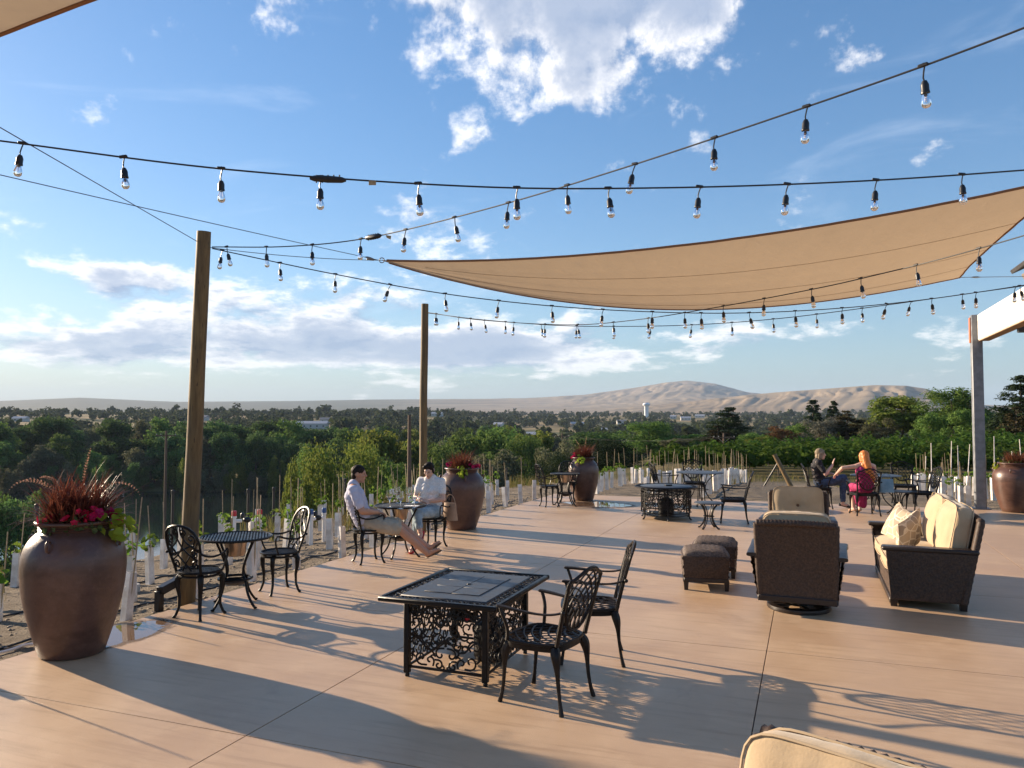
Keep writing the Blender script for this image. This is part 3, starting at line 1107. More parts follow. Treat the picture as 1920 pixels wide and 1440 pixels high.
def tree(kind, px, d, top_py, wid=None, label=None, group=None, sink=0.4, bare=False):
    """tree whose crown top shows at (px, top_py) and which stands d metres away"""
    global NTREE
    NTREE += 1
    p = atd(px, top_py, d)
    g = land1(p.x, p.y) - sink
    h = max(1.0, p.z - g)
    rng = random.Random(NTREE * 31 + 7)
    crown, trunk = TREES[kind]
    root = thing({'con1': 'conifer_tree', 'con2': 'conifer_tree', 'con_big': 'conifer_tree', 'poplar': 'poplar_tree'}.get(kind, 'leafy_tree'), label, 'tree', (p.x, p.y, g), rng.uniform(0, 6.28), group)
    full = 0.98 if kind in ('con1', 'con2', 'con_big', 'poplar') else 0.99
    root.scale = ((wid or h * 0.75) / 0.85 if kind not in ('poplar', 'con1', 'con2', 'con_big') else (wid or h * 0.45) / 0.6,) * 2 + (h / full,)
    place(crown, 'crown', root)
    place(trunk, 'trunk', root)
    return root


# landmarks used to describe where a far tree shows
MARKS = [(-200, 'the left picture edge'), (140, 'the big front clay jar'), (312, 'the brown utility pole'), (370, 'the near log post'),
         (520, 'the front bistro set'), (685, 'the seated man'), (795, 'the far log post'), (870, 'the middle clay jar'), (960, 'the row of tubes past the middle jar'),
         (1095, 'the far clay jar'), (1212, 'the white water tower'), (1320, 'the round tables'), (1465, 'the leaning stake'), (1555, 'the woman in black'),
         (1640, 'the red-haired woman'), (1740, 'the empty end chair'), (1830, 'the steel column'), (1900, 'the end clay jar')]


def mark(px):
    return min(MARKS, key=lambda m: abs(m[0] - px))


USED = {}


def unique(lbl):
    USED[lbl] = USED.get(lbl, 0) + 1
    return lbl if USED[lbl] == 1 else None


def belt(n, px0, px1, d0, d1, top0, top1, kinds, group, place_words, seed, wid=(9, 15)):
    """a band of trees standing side by side; every one is labelled by its place in the band"""
    rng = random.Random(seed)
    for i in range(n):
        px = px0 + (px1 - px0) * (i + rng.uniform(0.1, 0.9)) / n
        d = rng.uniform(d0, d1)
        kd = rng.choice(kinds)
        mk = mark(px)
        side = 'straight behind' if abs(mk[0] - px) < 14 else ('just left of' if px < mk[0] else 'just right of')
        lab = '%s, %s from the left %s' % (WORDS[kd], ordinal(i + 1), place_words)
        tree(kd, px, d, rng.uniform(top0, top1), rng.uniform(*wid), lab, group)


# ------------------------------------------------------------------ far trees of the valley town, too many to count: one mass
HOUSES = [(574, 820, 46, 16, 6.0, 'hwall', 'hroof', 'long white flat hall among the valley trees left of the far log post'),
          (40, 900, 15, 10, 4.0, 'hwall', 'hroof', 'small white house at the far left behind the wood'),
          (612, 980, 14, 10, 5.0, 'hwall', 'hroof2', 'white house right of the long hall'),
          (926, 700, 11, 12, 7.0, 'hwall2', 'hroof', 'tan block left of the open field'),
          (935, 1050, 12, 12, 5.0, 'hwall', 'hroof', 'pale house above the tan block'),
          (990, 800, 18, 12, 4.5, 'hwall', 'hroof', 'low white shed beside the open field'),
          (1082, 1150, 19, 12, 5.0, 'hwall2', 'hroof', 'long pale house left of the water tower'),
          (1045, 640, 12, 9, 3.5, 'hwall', 'hroof', 'white roof below the open field'),
          (1128, 900, 14, 12, 4.5, 'hwall', 'hroof', 'white house left below the water tower'),
          (1165, 1250, 15, 12, 5.0, 'hwall', 'hroof2', 'grey-roofed house left of the tower foot'),
          (1285, 1450, 18, 12, 5.0, 'hwall', 'hroof', 'bright white house right of the water tower'),
          (1262, 1600, 12, 12, 5.0, 'hwall', 'hroof', 'small white house nearest the tower on its right'),
          (1312, 1700, 20, 14, 5.0, 'hwall', 'hroof', 'long white shed farthest right in the town'),
          (1290, 620, 14, 10, 4.0, 'hwall', 'hroof2', 'house with grey roof right of the round-topped tree'),
          (820, 1300, 18, 12, 5.0, 'hwall', 'hroof', 'small white building right of the far log post'),
          (380, 1000, 14, 10, 5.0, 'hwall', 'hroof2', 'pale house behind the near log post')]


def far_wood():
    rng = np.random.default_rng(8)
    V, F, off = [], [], 0
    tmpl = []
    for s in range(5):
        cs, rs = [], []
        r2 = np.random.default_rng(100 + s)
        for i in range(7):
            a = r2.uniform(0, 2 * PI)
            zz = r2.uniform(0.25, 0.85)
            rad = 0.33 * math.sin(PI * min(1, zz)) * math.sqrt(r2.random())
            cs.append((rad * math.cos(a), rad * math.sin(a), zz))
            rs.append(r2.uniform(0.15, 0.24))
        tmpl.append(leaf_cloud(cs, rs, 14, 0.108, 200 + s, aspect=0.8))
    n = 5600
    az = rng.uniform(-0.66, 0.66, n)
    r = 390 * np.exp(rng.random(n) * math.log(2750 / 390))
    x, y = np.sin(az) * r, np.cos(az) * r
    keep = (fbm(x * 0.006, y * 0.006, 3, 77) > 0.33) | (r < 800)
    keep &= ~((np.abs(az - 0.035) < 0.03) & (r > 700) & (r < 1100))
    for (hx, hd, hw, *_r) in HOUSES:
        keep &= ~((np.abs(x / y - (hx - 960) / FPX) < (hw * 0.5 + 4) / hd) & (y > hd * 0.72) & (y < hd + 14))
    keep &= ~((np.abs(x / y - (1212 - 960) / FPX) < 0.006) & (y > 1150) & (y < 1760))
    for xx, yy, rr_ in zip(x[keep], y[keep], r[keep]):
        t = tmpl[rng.integers(5)]
        h = rng.uniform(8, 15) * (1 if rng.random() > 0.07 else 1.5)
        wd = h * rng.uniform(0.8, 1.3)
        a = rng.uniform(0, 6.28)
        ca, sa = math.cos(a), math.sin(a)
        v = t[0]
        vv = np.stack([(v[:, 0] * ca - v[:, 1] * sa) * wd + xx, (v[:, 0] * sa + v[:, 1] * ca) * wd + yy, v[:, 2] * h], 1)
        vv[:, 2] += land1(xx, yy) - 1.0
        V.append(vv)
        F.append(t[1] + off)
        off += len(v)
    me = npmesh('far_wood', np.vstack(V), np.vstack(F), leaf_mat('far_wood_leaves', (0.032, 0.056, 0.023), (0.075, 0.105, 0.038), (0.085, 0.088, 0.042), trans=0.3))
    tag(place(me, 'far_wood'), 'far mass of green trees spread over the valley town', 'woodland', kind='stuff')


far_wood()

RB = 'trees along the far river bank'
belt(20, -60, 560, 290, 330, 780, 812, ['dark1', 'dark2', 'mid1', 'dark1', 'mid2', 'olive1'], RB, 'in the back of the far-bank wood', 5, (12, 18))
belt(18, -40, 570, 276, 288, 812, 858, ['dark1', 'dark2', 'mid3', 'darkbush', 'olive1', 'mid1'], RB, 'in the front of the far-bank wood', 6, (9, 14))
belt(18, -60, 580, 266, 274, 858, 886, ['darkbush', 'mid3', 'lime1', 'darkbush', 'olive2'], 'low shrubs at the river edge', 'low at the far water edge', 7, (6, 9))
belt(12, 560, 1010, 285, 360, 800, 832, ['mid1', 'dark2', 'lime2', 'mid2', 'dark1', 'olive1'], RB, 'in the wood past the river bend', 9, (11, 17))
NB = 'trees on the near river bank'
for args in [('lime_big', 640, 112, 826, 13.5, 'big sunlit yellow green tree behind the seated man'), ('lime1', 560, 106, 872, 5.5, 'thin pale green tree left of the big sunlit tree'),
             ('lime2', 715, 150, 812, 11, 'yellow green tree behind the seated woman and far log post'), ('mid_big', 690, 138, 845, 10, 'mid green tree between the big sunlit tree and the brown stub pole'),
             ('lime2', 770, 165, 828, 9, 'golden tree left beside the far log post'), ('mid1', 745, 128, 872, 9, 'dark leafy tree low behind the wine glasses'),
             ('mid_big', 830, 140, 838, 10, 'mid green tree directly behind the middle clay jar'), ('mid2', 905, 160, 812, 13, 'broad green tree right of the middle clay jar'),
             ('olive1', 945, 120, 848, 8, 'olive tree with thin trunk right of the middle clay jar'), ('olive1', 905, 104, 858, 7, 'dull olive tree just right of the middle jar flowers'),
             ('mid_big', 985, 150, 822, 10, 'green tree left of the far clay jar group'), ('olive2', 1040, 118, 826, 8, 'pale olive willow left of the far clay jar'),
             ('mid_big', 585, 150, 842, 9, 'green tree left behind the big sunlit tree'), ('mid2', 860, 150, 822, 12, 'broad green crown above the middle clay jar grass'), ('mid_big', 940, 175, 806, 12, 'tall green tree in the gap between the two rear jars'), ('lime2', 1000, 165, 812, 10, 'light green tree left above the far clay jar'), ('mid3', 790, 118, 880, 8, 'low leafy bush behind the far log post foot'),
             ('darkbush', 30, 112, 938, 10, 'dark bank shrub left of the front jar plumes'), ('dark_big', 1045, 62, 850, 4.6, 'dark evergreen bush behind the bistro chair by the far jar'), ('dark_big', 1148, 66, 826, 5.4, 'black rounded evergreen right of the far clay jar'),
             ('dark2', 1120, 140, 812, 11, 'dark tree above the far clay jar'), ('mid_big', 1218, 150, 792, 12.5, 'large round-topped green tree below the water tower'),
             ('mid3', 1290, 150, 815, 7, 'small green tree right of the large round-topped tree'), ('olive1', 1272, 138, 822, 6, 'small olive tree beside the thin utility pole'),
             ('mid3', 60, 128, 925, 9, 'bright bush low behind the front jar at the picture edge'), ('mid3', -30, 118, 915, 9, 'bright bush cut by the left picture edge'),
             ('con_big', 1366, 112, 766, 8.2, 'tall dark conifer left of the leaning stake'), ('con2', 1345, 108, 800, 5, 'brownish conifer in front of the tall dark conifer'),
             ('mid3', 1404, 104, 812, 5.5, 'leafy green bush right under the tall dark conifer'), ('lime1', 1425, 100, 818, 4.5, 'light green shrub next to the rust brown tree'),
             ('rust', 1462, 112, 800, 6.0, 'rust brown tree above the leaning stake'), ('mid3', 1488, 125, 795, 6, 'green tree right of the rust brown tree'),
             ('con1', 1524, 130, 752, 5.0, 'narrow pointed conifer above the woman in black'), ('con1', 1562, 128, 754, 4.6, 'thin open conifer right of the narrow pointed one'),
             ('grey', 1535, 112, 785, 6.0, 'silvery grey shrub tree above the woman in black'), ('con2', 1588, 112, 772, 7.0, 'broad dark brown conifer above the women'),
             ('olive1', 1620, 120, 785, 5.0, 'sparse olive tree above the red-haired woman'), ('lime2', 1690, 108, 744, 8.0, 'broad yellow-green elm above the end chairs'),
             ('olive2', 1652, 106, 785, 5.0, 'olive shrub left under the broad elm'), ('mid_big', 1785, 98, 730, 8.2, 'full dark green tree left of the steel column'),
             ('mid3', 1740, 96, 775, 5, 'bushy tree between the elm and the full dark tree'), ('mid3', 1815, 90, 770, 5, 'bushy tree behind the steel column foot'),
             ('con_big', 1912, 80, 708, 6.6, 'tall spreading pine right of the steel column'), ('con2', 1905, 74, 765, 4, 'short conifer under the tall spreading pine'),
             ('olive2', 1860, 100, 790, 4, 'low olive shrub right of the steel column')]:
    tree(args[0], args[1], args[2], args[3], args[4], args[5], NB if args[1] < 1000 else 'trees beyond the vineyard')
# bare leafless tree behind the steel column
for px, d, tp, lb in ((1835, 96, 712, 'bare leafless tree behind the steel column'), (1560, 116, 770, 'bare pale branches among the conifers above the woman in black')):
    p = atd(px, tp, d)
    g = land1(p.x, p.y) - 0.2
    rt = thing('bare_tree', lb, 'tree', (p.x, p.y, g), 0.7)
    rt.scale = ((p.z - g) / 0.95,) * 3
    place(bare_mesh(px), 'branches', rt)
# clipped dark hedge behind the young vines
hp0, hp1 = atd(1180, 850, 82), atd(1335, 850, 82)
cs, rs = [], []
for i in range(26):
    t = i / 25
    q = hp0.lerp(hp1, t)
    cs.append((q.x, q.y, atd(1200, 857, 82).z - 1.1 + 0.3 * math.sin(i * 2.1))); rs.append(1.5)
    cs.append((q.x + .3, q.y + .5, atd(1200, 857, 82).z - 3.4)); rs.append(1.7)
V, F = leaf_cloud(cs, rs, 240, 0.14, 5)
tag(place(npmesh('hedge', V, F, M['needle']), 'hedge'), 'long dark evergreen hedge behind the young vines', 'hedge')

# ================================================================== THINGS ON THE TERRACE
def spiral(c, r0, r1, a0, a1, n=14):
    return [(c[0] + (r0 + (r1 - r0) * i / n) * math.cos(a0 + (a1 - a0) * i / n), c[1] + (r0 + (r1 - r0) * i / n) * math.sin(a0 + (a1 - a0) * i / n)) for i in range(n + 1)]


def bez(p0, p1, p2, p3, n=12):
    p0, p1, p2, p3 = map(Vector, (p0, p1, p2, p3))
    return [p0 * (1 - t) ** 3 + p1 * 3 * t * (1 - t) ** 2 + p2 * 3 * t * t * (1 - t) + p3 * t ** 3 for t in [i / n for i in range(n + 1)]]


def clip_runs(pts, inside):
    runs, cur = [], []
    for p in pts:
        if inside(p):
            cur.append(p)
        else:
            if len(cur) > 1:
                runs.append(cur)
            cur = []
    if len(cur) > 1:
        runs.append(cur)
    return runs


def poly_inside(poly):
    def f(p):
        x, y = p[0], p[1]
        c = False
        j = len(poly) - 1
        for i in range(len(poly)):
            xi, yi = poly[i][0], poly[i][1]
            xj, yj = poly[j][0], poly[j][1]
            if (yi > y) != (yj > y) and x < (xj - xi) * (y - yi) / (yj - yi) + xi:
                c = not c
            j = i
        return c
    return f


def arcs(c, radii, a0, a1, n=40):
    return [[(c[0] + r * math.cos(a0 + (a1 - a0) * i / n), c[1] + r * math.sin(a0 + (a1 - a0) * i / n)) for i in range(n + 1)] for r in radii]


# ---------------------------------------------------------------- lattice-back armchair
def lattice_chair_meshes(m):
    out = []
    sz = 0.435
    # seat outline (rounded, wider in front)
    rim = []
    for i in range(40):
        a = 2 * PI * i / 40
        cx, cy = math.cos(a), math.sin(a)
        k = (abs(cx) ** 4 + abs(cy) ** 4) ** -0.25
        wd = 0.235 + 0.02 * cy * k
        rim.append((wd * cx * k, 0.225 * cy * k + 0.01))
    ins = poly_inside(rim)
    seat = MB()
    dish = lambda p: sz - 0.012 * (1 - min(1, (p[0] ** 2 + p[1] ** 2) / 0.05))
    seat.tube([(x, y, sz) for x, y in rim], 0.014, 6, closed=True, flat=0.8)
    radii = [0.07 + 0.058 * i for i in range(11)]
    for cx in (-0.25, 0.25):
        for arc in arcs((cx, -0.22), radii, 0 if cx < 0 else PI, PI / 2, 44):
            for run in clip_runs(arc, ins):
                seat.tube([(p[0], p[1], dish(p)) for p in run], 0.0085, 5, flat=0.45, up=(0, 0, 1))
    out.append(('seat', seat))
    ap = MB()
    ap.grid(lambda s, t: ((rim[int(s * 40) % 40][0]) * (0.985 - 0.02 * t), (rim[int(s * 40) % 40][1]) * (0.985 - 0.02 * t), sz - 0.004 - 0.045 * t), 40, 1, closed_u=True)
    ap.grid(lambda s, t: ((rim[int(s * 40) % 40][0]) * (0.955 - 0.02 * t), (rim[int(s * 40) % 40][1]) * (0.955 - 0.02 * t), sz - 0.004 - 0.045 * t), 40, 1, closed_u=True)
    out.append(('seat_rail', ap))

    def bk(s, t):       # back surface
        return (s, -0.205 - 0.25 * t - 0.10 * t * t + 0.42 * s * s * (0.4 + t), sz + t)
    # outline of the back: shield with a humped top
    half = [(0.0, 0.075), (0.05, 0.08), (0.10, 0.105), (0.145, 0.155), (0.175, 0.22), (0.20, 0.30), (0.222, 0.38), (0.228, 0.415), (0.212, 0.44),
            (0.175, 0.447), (0.13, 0.465), (0.08, 0.49), (0.04, 0.50), (0.0, 0.502)]
    ol = half + [(-x, y) for x, y in reversed(half[1:-1])]
    ins = poly_inside(ol)
    back = MB()
    back.tube([bk(*p) for p in ol], 0.0125, 6, closed=True)
    for cx in (-0.24, 0.24):
        for arc in arcs((cx, 0.06), [0.06 + 0.056 * i for i in range(10)], -0.3 if cx < 0 else PI + 0.3, PI / 2, 60):
            for run in clip_runs(arc, ins):
                back.tube([bk(*p) for p in run], 0.0078, 5, flat=0.7)
    out.append(('backrest', back))
    for sx in (-1, 1):
        st = MB()
        st.tube([bk(sx * (0.195 + 0.03 * t), t * 0.43) for t in [i / 10 for i in range(11)]], [0.017 - 0.004 * i / 10 for i in range(11)], 6)
        out.append(('stile', st))
        arm = MB()
        y0 = bk(0.22, 0.235)
        a = bez((sx * 0.217, y0[1], y0[2]), (sx * 0.255, y0[1] + 0.10, y0[2] - 0.05), (sx * 0.285, 0.05, y0[2] - 0.01), (sx * 0.275, 0.215, y0[2] - 0.005), 14)
        arm.tube(a, [0.013 + 0.008 * sm(i, 5, 12) for i in range(15)], 6, flat=0.62, up=(0, 0, 1))
        arm.ball(a[-1], (0.018, 0.018, 0.012), 8, 5)
        arm.ball((sx * 0.24, y0[1] - 0.015, y0[2]), 0.016, 8, 6)
        s = bez((sx * 0.275, 0.20, y0[2] - 0.01), (sx * 0.285, 0.17, y0[2] - 0.1), (sx * 0.235, 0.15, sz + 0.11), (sx * 0.245, 0.165, sz), 10)
        arm.tube(s, 0.0125, 6)
        out.append(('armrest', arm))
    for sx in (-1, 1):
        for sy, fy in ((1, 0.19), (-1, -0.19)):
            leg = MB()
            o = 0.05 if sy > 0 else 0.06
            k = 1.0
            p = bez((sx * 0.185, fy * 0.93, sz - 0.02), (sx * 0.235, fy * 1.0 + sy * 0.035, sz - 0.12), (sx * 0.185, fy + sy * 0.005, 0.20), (sx * (0.195 + o * .5), fy + sy * o, 0.0), 16)
            leg.tube(p, [0.030, 0.034, 0.035, 0.033, 0.029, 0.025, 0.021, 0.018, 0.016, 0.0145, 0.0135, 0.013, 0.0125, 0.0125, 0.013, 0.015, 0.017], 8)
            out.append(('leg', leg))
    return [(n, b.mesh(n, m)) for n, b in out]


# ---------------------------------------------------------------- scroll-back bistro chair
def scroll_chair_meshes(m):
    out = []
    sz = 0.445
    seat = MB()
    R0 = 0.205
    ring = [(R0 * math.cos(2 * PI * i / 36), R0 * math.sin(2 * PI * i / 36)) for i in range(36)]
    seat.tube([(x, y, sz) for x, y in ring], 0.016, 6, closed=True, flat=0.8)
    seat.tube([(x * 0.96, y * 0.96, sz - 0.035) for x, y in ring], 0.012, 6, closed=True)
    for k in range(-5, 6):
        d = k * 0.036
        L = math.sqrt(max(0, R0 ** 2 - d * d))
        seat.tube([((d + q) * 0.7071, (d - q) * 0.7071, sz - 0.006) for q in (-L, 0, L)], 0.010, 5, flat=0.4, up=(0, 0, 1))
        seat.tube([((d + q) * 0.7071, (-d + q) * 0.7071, sz - 0.003) for q in (-L, 0, L)], 0.010, 5, flat=0.4, up=(0, 0, 1))
    out.append(('seat', seat))

    def bk(s, t):
        return (s, -0.165 - 0.30 * t + 0.55 * s * s, sz + t)
    fr = MB()
    half = [(0.150, -0.01), (0.158, 0.06), (0.178, 0.14), (0.196, 0.22), (0.202, 0.29), (0.193, 0.355), (0.165, 0.41), (0.12, 0.447), (0.06, 0.467), (0, 0.472)]
    ol = half + [(-x, y) for x, y in reversed(half[:-1])]
    fr.tube([bk(*p) for p in ol], 0.0135, 6)
    out.append(('back_frame', fr))
    sc = MB()
    rr = 0.0085

    def cv(pts, r=rr):
        sc.tube([bk(p[0], p[1]) for p in pts], r, 5)
    for s in (-1, 1):
        cv(bez((s * -0.055, 0.02, 0), (s * 0.02, 0.13, 0), (s * 0.12, 0.21, 0), (s * 0.185, 0.31, 0)))
        cv(bez((s * -0.15, 0.13, 0), (s * -0.06, 0.18, 0), (s * 0.05, 0.26, 0), (s * 0.055, 0.455, 0)))
        cv(bez((s * -0.185, 0.235, 0), (s * -0.08, 0.27, 0), (s * 0.02, 0.36, 0), (s * -0.03, 0.462, 0)))
        for c, r0, a0, a1 in (((0.135, 0.195), 0.046, 0.4, 7.2), ((0.125, 0.345), 0.048, -1.4, 5.2), ((0.115, 0.085), 0.040, 0.9, 7.6), ((0.05, 0.40), 0.036, 2.5, -3.4)):
            pts = spiral(c, r0, 0.012, a0, a1, 18)
            cv([(s * x, y) for x, y in pts])
        cv([(s * 0.155, 0.055), (s * 0.07, 0.05), (s * 0.0, 0.075)])
    out.append(('back_scrollwork', sc))
    for sx in (-1, 1):
        arm = MB()
        y0 = bk(0.195, 0.20)
        a = bez((sx * 0.198, y0[1], y0[2]), (sx * 0.25, y0[1] + 0.08, y0[2] - 0.07), (sx * 0.27, 0.02, y0[2] - 0.03), (sx * 0.225, 0.115, y0[2] + 0.005), 14)
        arm.tube(a, 0.0105, 6)
        arm.tube(bez(a[-1], (sx * 0.215, 0.16, y0[2] - 0.005), (sx * 0.205, 0.13, sz + 0.07), (sx * 0.185, 0.09, sz), 10), 0.010, 6)
        arm.ball((sx * 0.215, y0[1] - 0.012, y0[2]), 0.014, 8, 6)
        out.append(('armrest', arm))
    for k in range(4):
        a = PI / 4 + k * PI / 2
        ca, sa = math.cos(a), math.sin(a)
        leg = MB()
        P = [(0.165, sz - 0.02), (0.205, sz - 0.07), (0.20, sz - 0.16), (0.185, 0.20), (0.188, 0.10), (0.215, 0.03), (0.238, 0.0)]
        pts = []
        for i in range(len(P) - 1):
            for q in range(3):
                t = q / 3
                pts.append((P[i][0] + (P[i + 1][0] - P[i][0]) * t, P[i][1] + (P[i + 1][1] - P[i][1]) * t))
        pts.append(P[-1])
        n = len(pts)
        leg.tube([(r * ca, r * sa, z) for r, z in pts], [0.030 - 0.016 * sm(i, 1, 11) + 0.004 * sm(i, n - 3, n - 1) for i in range(n)], 8)
        out.append(('leg', leg))
    return [(n, b.mesh(n, m)) for n, b in out]


CH_L = lattice_chair_meshes(M['bronze'])
CH_K = lattice_chair_meshes(M['iron'])
CH_S = scroll_chair_meshes(M['iron'])


def chair(meshes, x, y, rz, label, name='patio_armchair', group=None, sc=1.0):
    t = thing(name, label, 'chair', (x, y, 0), rz, group)
    t.scale = (sc, sc, sc)
    for n, me in meshes:
        place(me, n, t)
    return t


G1, G2 = 'scroll-back bistro chairs', 'lattice-back armchairs'
chair(CH_S, -3.07, 7.69, face(0.16, 0.40), 'black scroll-back bistro chair nearest the big front clay jar', 'bistro_chair', G1)
chair(CH_S, -2.60, 8.74, face(-0.75, -0.60), 'black scroll-back bistro chair right of the near log post', 'bistro_chair', G1)
chair(CH_S, -1.93, 10.50, face(0.36, 0.20), 'black bistro chair carrying the seated man', 'bistro_chair', G1)
chair(CH_S, -1.20, 11.66, face(-0.38, -0.92), 'black bistro chair under the woman in the white blouse', 'bistro_chair', G1)
chair(CH_S, 0.82, 17.05, face(0.9, 0.35), 'black bistro chair left of the far clay jar, seen from its back', 'bistro_chair', G1)
chair(CH_S, 1.28, 17.85, face(-0.1, -1), 'black bistro chair directly in front of the far clay jar', 'bistro_chair', G1)
c1 = W(-1.73, 5.17)
chair(CH_L, c1.x, c1.y, face(*(W(-1, 0.22).xy)), 'bronze lattice-back armchair at the near corner of the rectangular fire table', group=G2)
c2 = W(-1.68, 6.18)
chair(CH_L, c2.x, c2.y, face(-1, 0.10), 'bronze lattice-back armchair at the far corner of the rectangular fire table', group=G2)
chair(CH_K, 4.12, 14.45, face(-0.95, 0.25), 'black armchair facing the low side table by the round fire table', group=G2)
chair(CH_K, 4.25, 18.15, face(-0.1, -1), 'black armchair behind the tall round table near the tubes', group=G2)
chair(CH_K, 3.45, 17.5, face(1, 0.1), 'black armchair left of the tall round table, beyond the round fire table', group=G2)
chair(CH_K, 6.62, 16.75, face(0.95, -0.25), 'black armchair holding the woman in the black top', group=G2)
chair(CH_K, 7.05, 15.55, face(0.12, 1), 'black armchair holding the red-haired woman', group=G2)
chair(CH_K, 8.30, 15.75, face(-0.98, 0.1), 'empty black armchair nearest the steel column', group=G2)
chair(CH_K, 8.75, 17.35, face(-0.35, -0.95), 'empty black armchair facing the camera behind the end chair', group=G2)


# ---------------------------------------------------------------- tables
def bistro_table(x, y, rz, label, bucket=True, rad=0.355, h=0.705, four=True):
    t = thing('bistro_table', label, 'table', (x, y, 0), rz, 'round bistro tables')
    top = MB()
    n = 48
    top.tube([(rad * math.cos(2 * PI * i / n), rad * math.sin(2 * PI * i / n), h) for i in range(n)], 0.013, 6, closed=True)
    k = int(rad / 0.030)
    for i in range(-k, k + 1):
        d = i * 0.030
        L = math.sqrt(max(0, rad ** 2 - d * d))
        top.tube([(d, -L, h + 0.002), (d, 0, h + 0.002), (d, L, h + 0.002)], 0.0105, 4, flat=0.5, up=(0, 0, 1))
    for i in range(-k, k + 1, 2):
        d = i * 0.030
        L = math.sqrt(max(0, rad ** 2 - d * d))
        top.tube([(-L, d, h - 0.003), (0, d, h - 0.003), (L, d, h - 0.003)], 0.0105, 4, flat=0.5, up=(0, 0, 1))
    top.build('table_top', M['iron'], t)
    for q in range(4):
        a = PI / 4 + q * PI / 2
        ca, sa = math.cos(a), math.sin(a)
        P = bez((rad * 0.72, 0, h - 0.01), (rad * 0.50, 0, h * 0.75), (0.045, 0, h * 0.52), (0.15, 0, h * 0.38), 12)[:-1] + bez((0.15, 0, h * 0.38), (0.165, 0, h * 0.22), (0.19, 0, 0.10), (0.29, 0, 0.0), 10)
        leg = MB().tube([(p.x * ca, p.x * sa, p.z) for p in P], [0.0135] * len(P), 6)
        leg.ball((0.288 * ca, 0.288 * sa, 0.012), (0.02, 0.02, 0.012), 8, 5)
        leg.build('leg', M['iron'], t)
    sh = MB()
    sh.tube([(0.165 * math.cos(2 * PI * i / 28), 0.165 * math.sin(2 * PI * i / 28), h * 0.40) for i in range(28)], 0.013, 6, closed=True)
    sh.lathe([(0.155, h * 0.40 - 0.02), (0.09, h * 0.40 - 0.06), (0.02, h * 0.40 - 0.075)], 24)
    sh.build('shelf_ring', M['iron'], t)
    if bucket:
        bk = MB().lathe([(0.0, h - 0.19), (0.088, h - 0.19), (0.095, h - 0.18), (0.118, h - 0.02), (0.110, h - 0.02), (0.085, h - 0.175)], 28)
        bk.build('ice_bucket', M['bucket'], t)
    return t


bistro_table(-2.87, 8.10, 0.3, 'round black bistro table between the two empty bistro chairs by the near log post')
bistro_table(-1.57, 10.95, 0.5, 'round black bistro table with wine glasses between the man and woman')
bistro_table(1.17, 17.1, 0.1, 'round black bistro table left of the far clay jar', rad=0.32)


def filigree(w, h, seed, rad=0.0075, thick=0.8):
    """scrollwork filling a w x h panel (x across, z up): list of 2-D strokes"""
    rng = random.Random(seed)
    strokes = []
    half = w / 2
    pts = []
    tries = 0
    while tries < 420:
        tries += 1
        r = rng.choice([0.05, 0.042, 0.034])
        x, z = rng.uniform(r * 0.8, half - r * 0.9), rng.uniform(r, h - r)
        if all((x - a) ** 2 + (z - b) ** 2 > (0.86 * (r + c)) ** 2 for a, b, c in pts):
            pts.append((x, z, r))
    for x, z, r in pts:
        a0 = rng.uniform(0, 6.28)
        d = rng.choice((-1, 1))
        sp = spiral((x, z), r * 1.05, r * 0.22, a0, a0 + d * rng.uniform(4.6, 7.4), 15)
        e = (sp[0][0] - d * math.sin(a0) * -r * 0.9, sp[0][1] + d * math.cos(a0) * -r * 0.9)
        strokes.append([e] + sp)
        # a leaf flicking off the scroll
        b = a0 + d * 1.6
        strokes.append([(x + r * math.cos(b), z + r * math.sin(b)), (x + r * 1.5 * math.cos(b + .3), z + r * 1.5 * math.sin(b + .3)), (x + r * 1.75 * math.cos(b + .75), z + r * 1.75 * math.sin(b + .75))])
    for k in range(4):
        z0 = h * (k + 0.5) / 4
        strokes.append([(half * q / 8, z0 + 0.045 * math.sin(q * 0.9 + k * 1.7)) for q in range(9)]) if k % 2 else None
    out = []
    for s in strokes:
        s = [(min(half - 0.003, max(-half, p[0])), min(h - 0.004, max(0.004, p[1]))) for p in s]
        out.append(s)
        out.append([(-p[0], p[1]) for p in s])
    return out


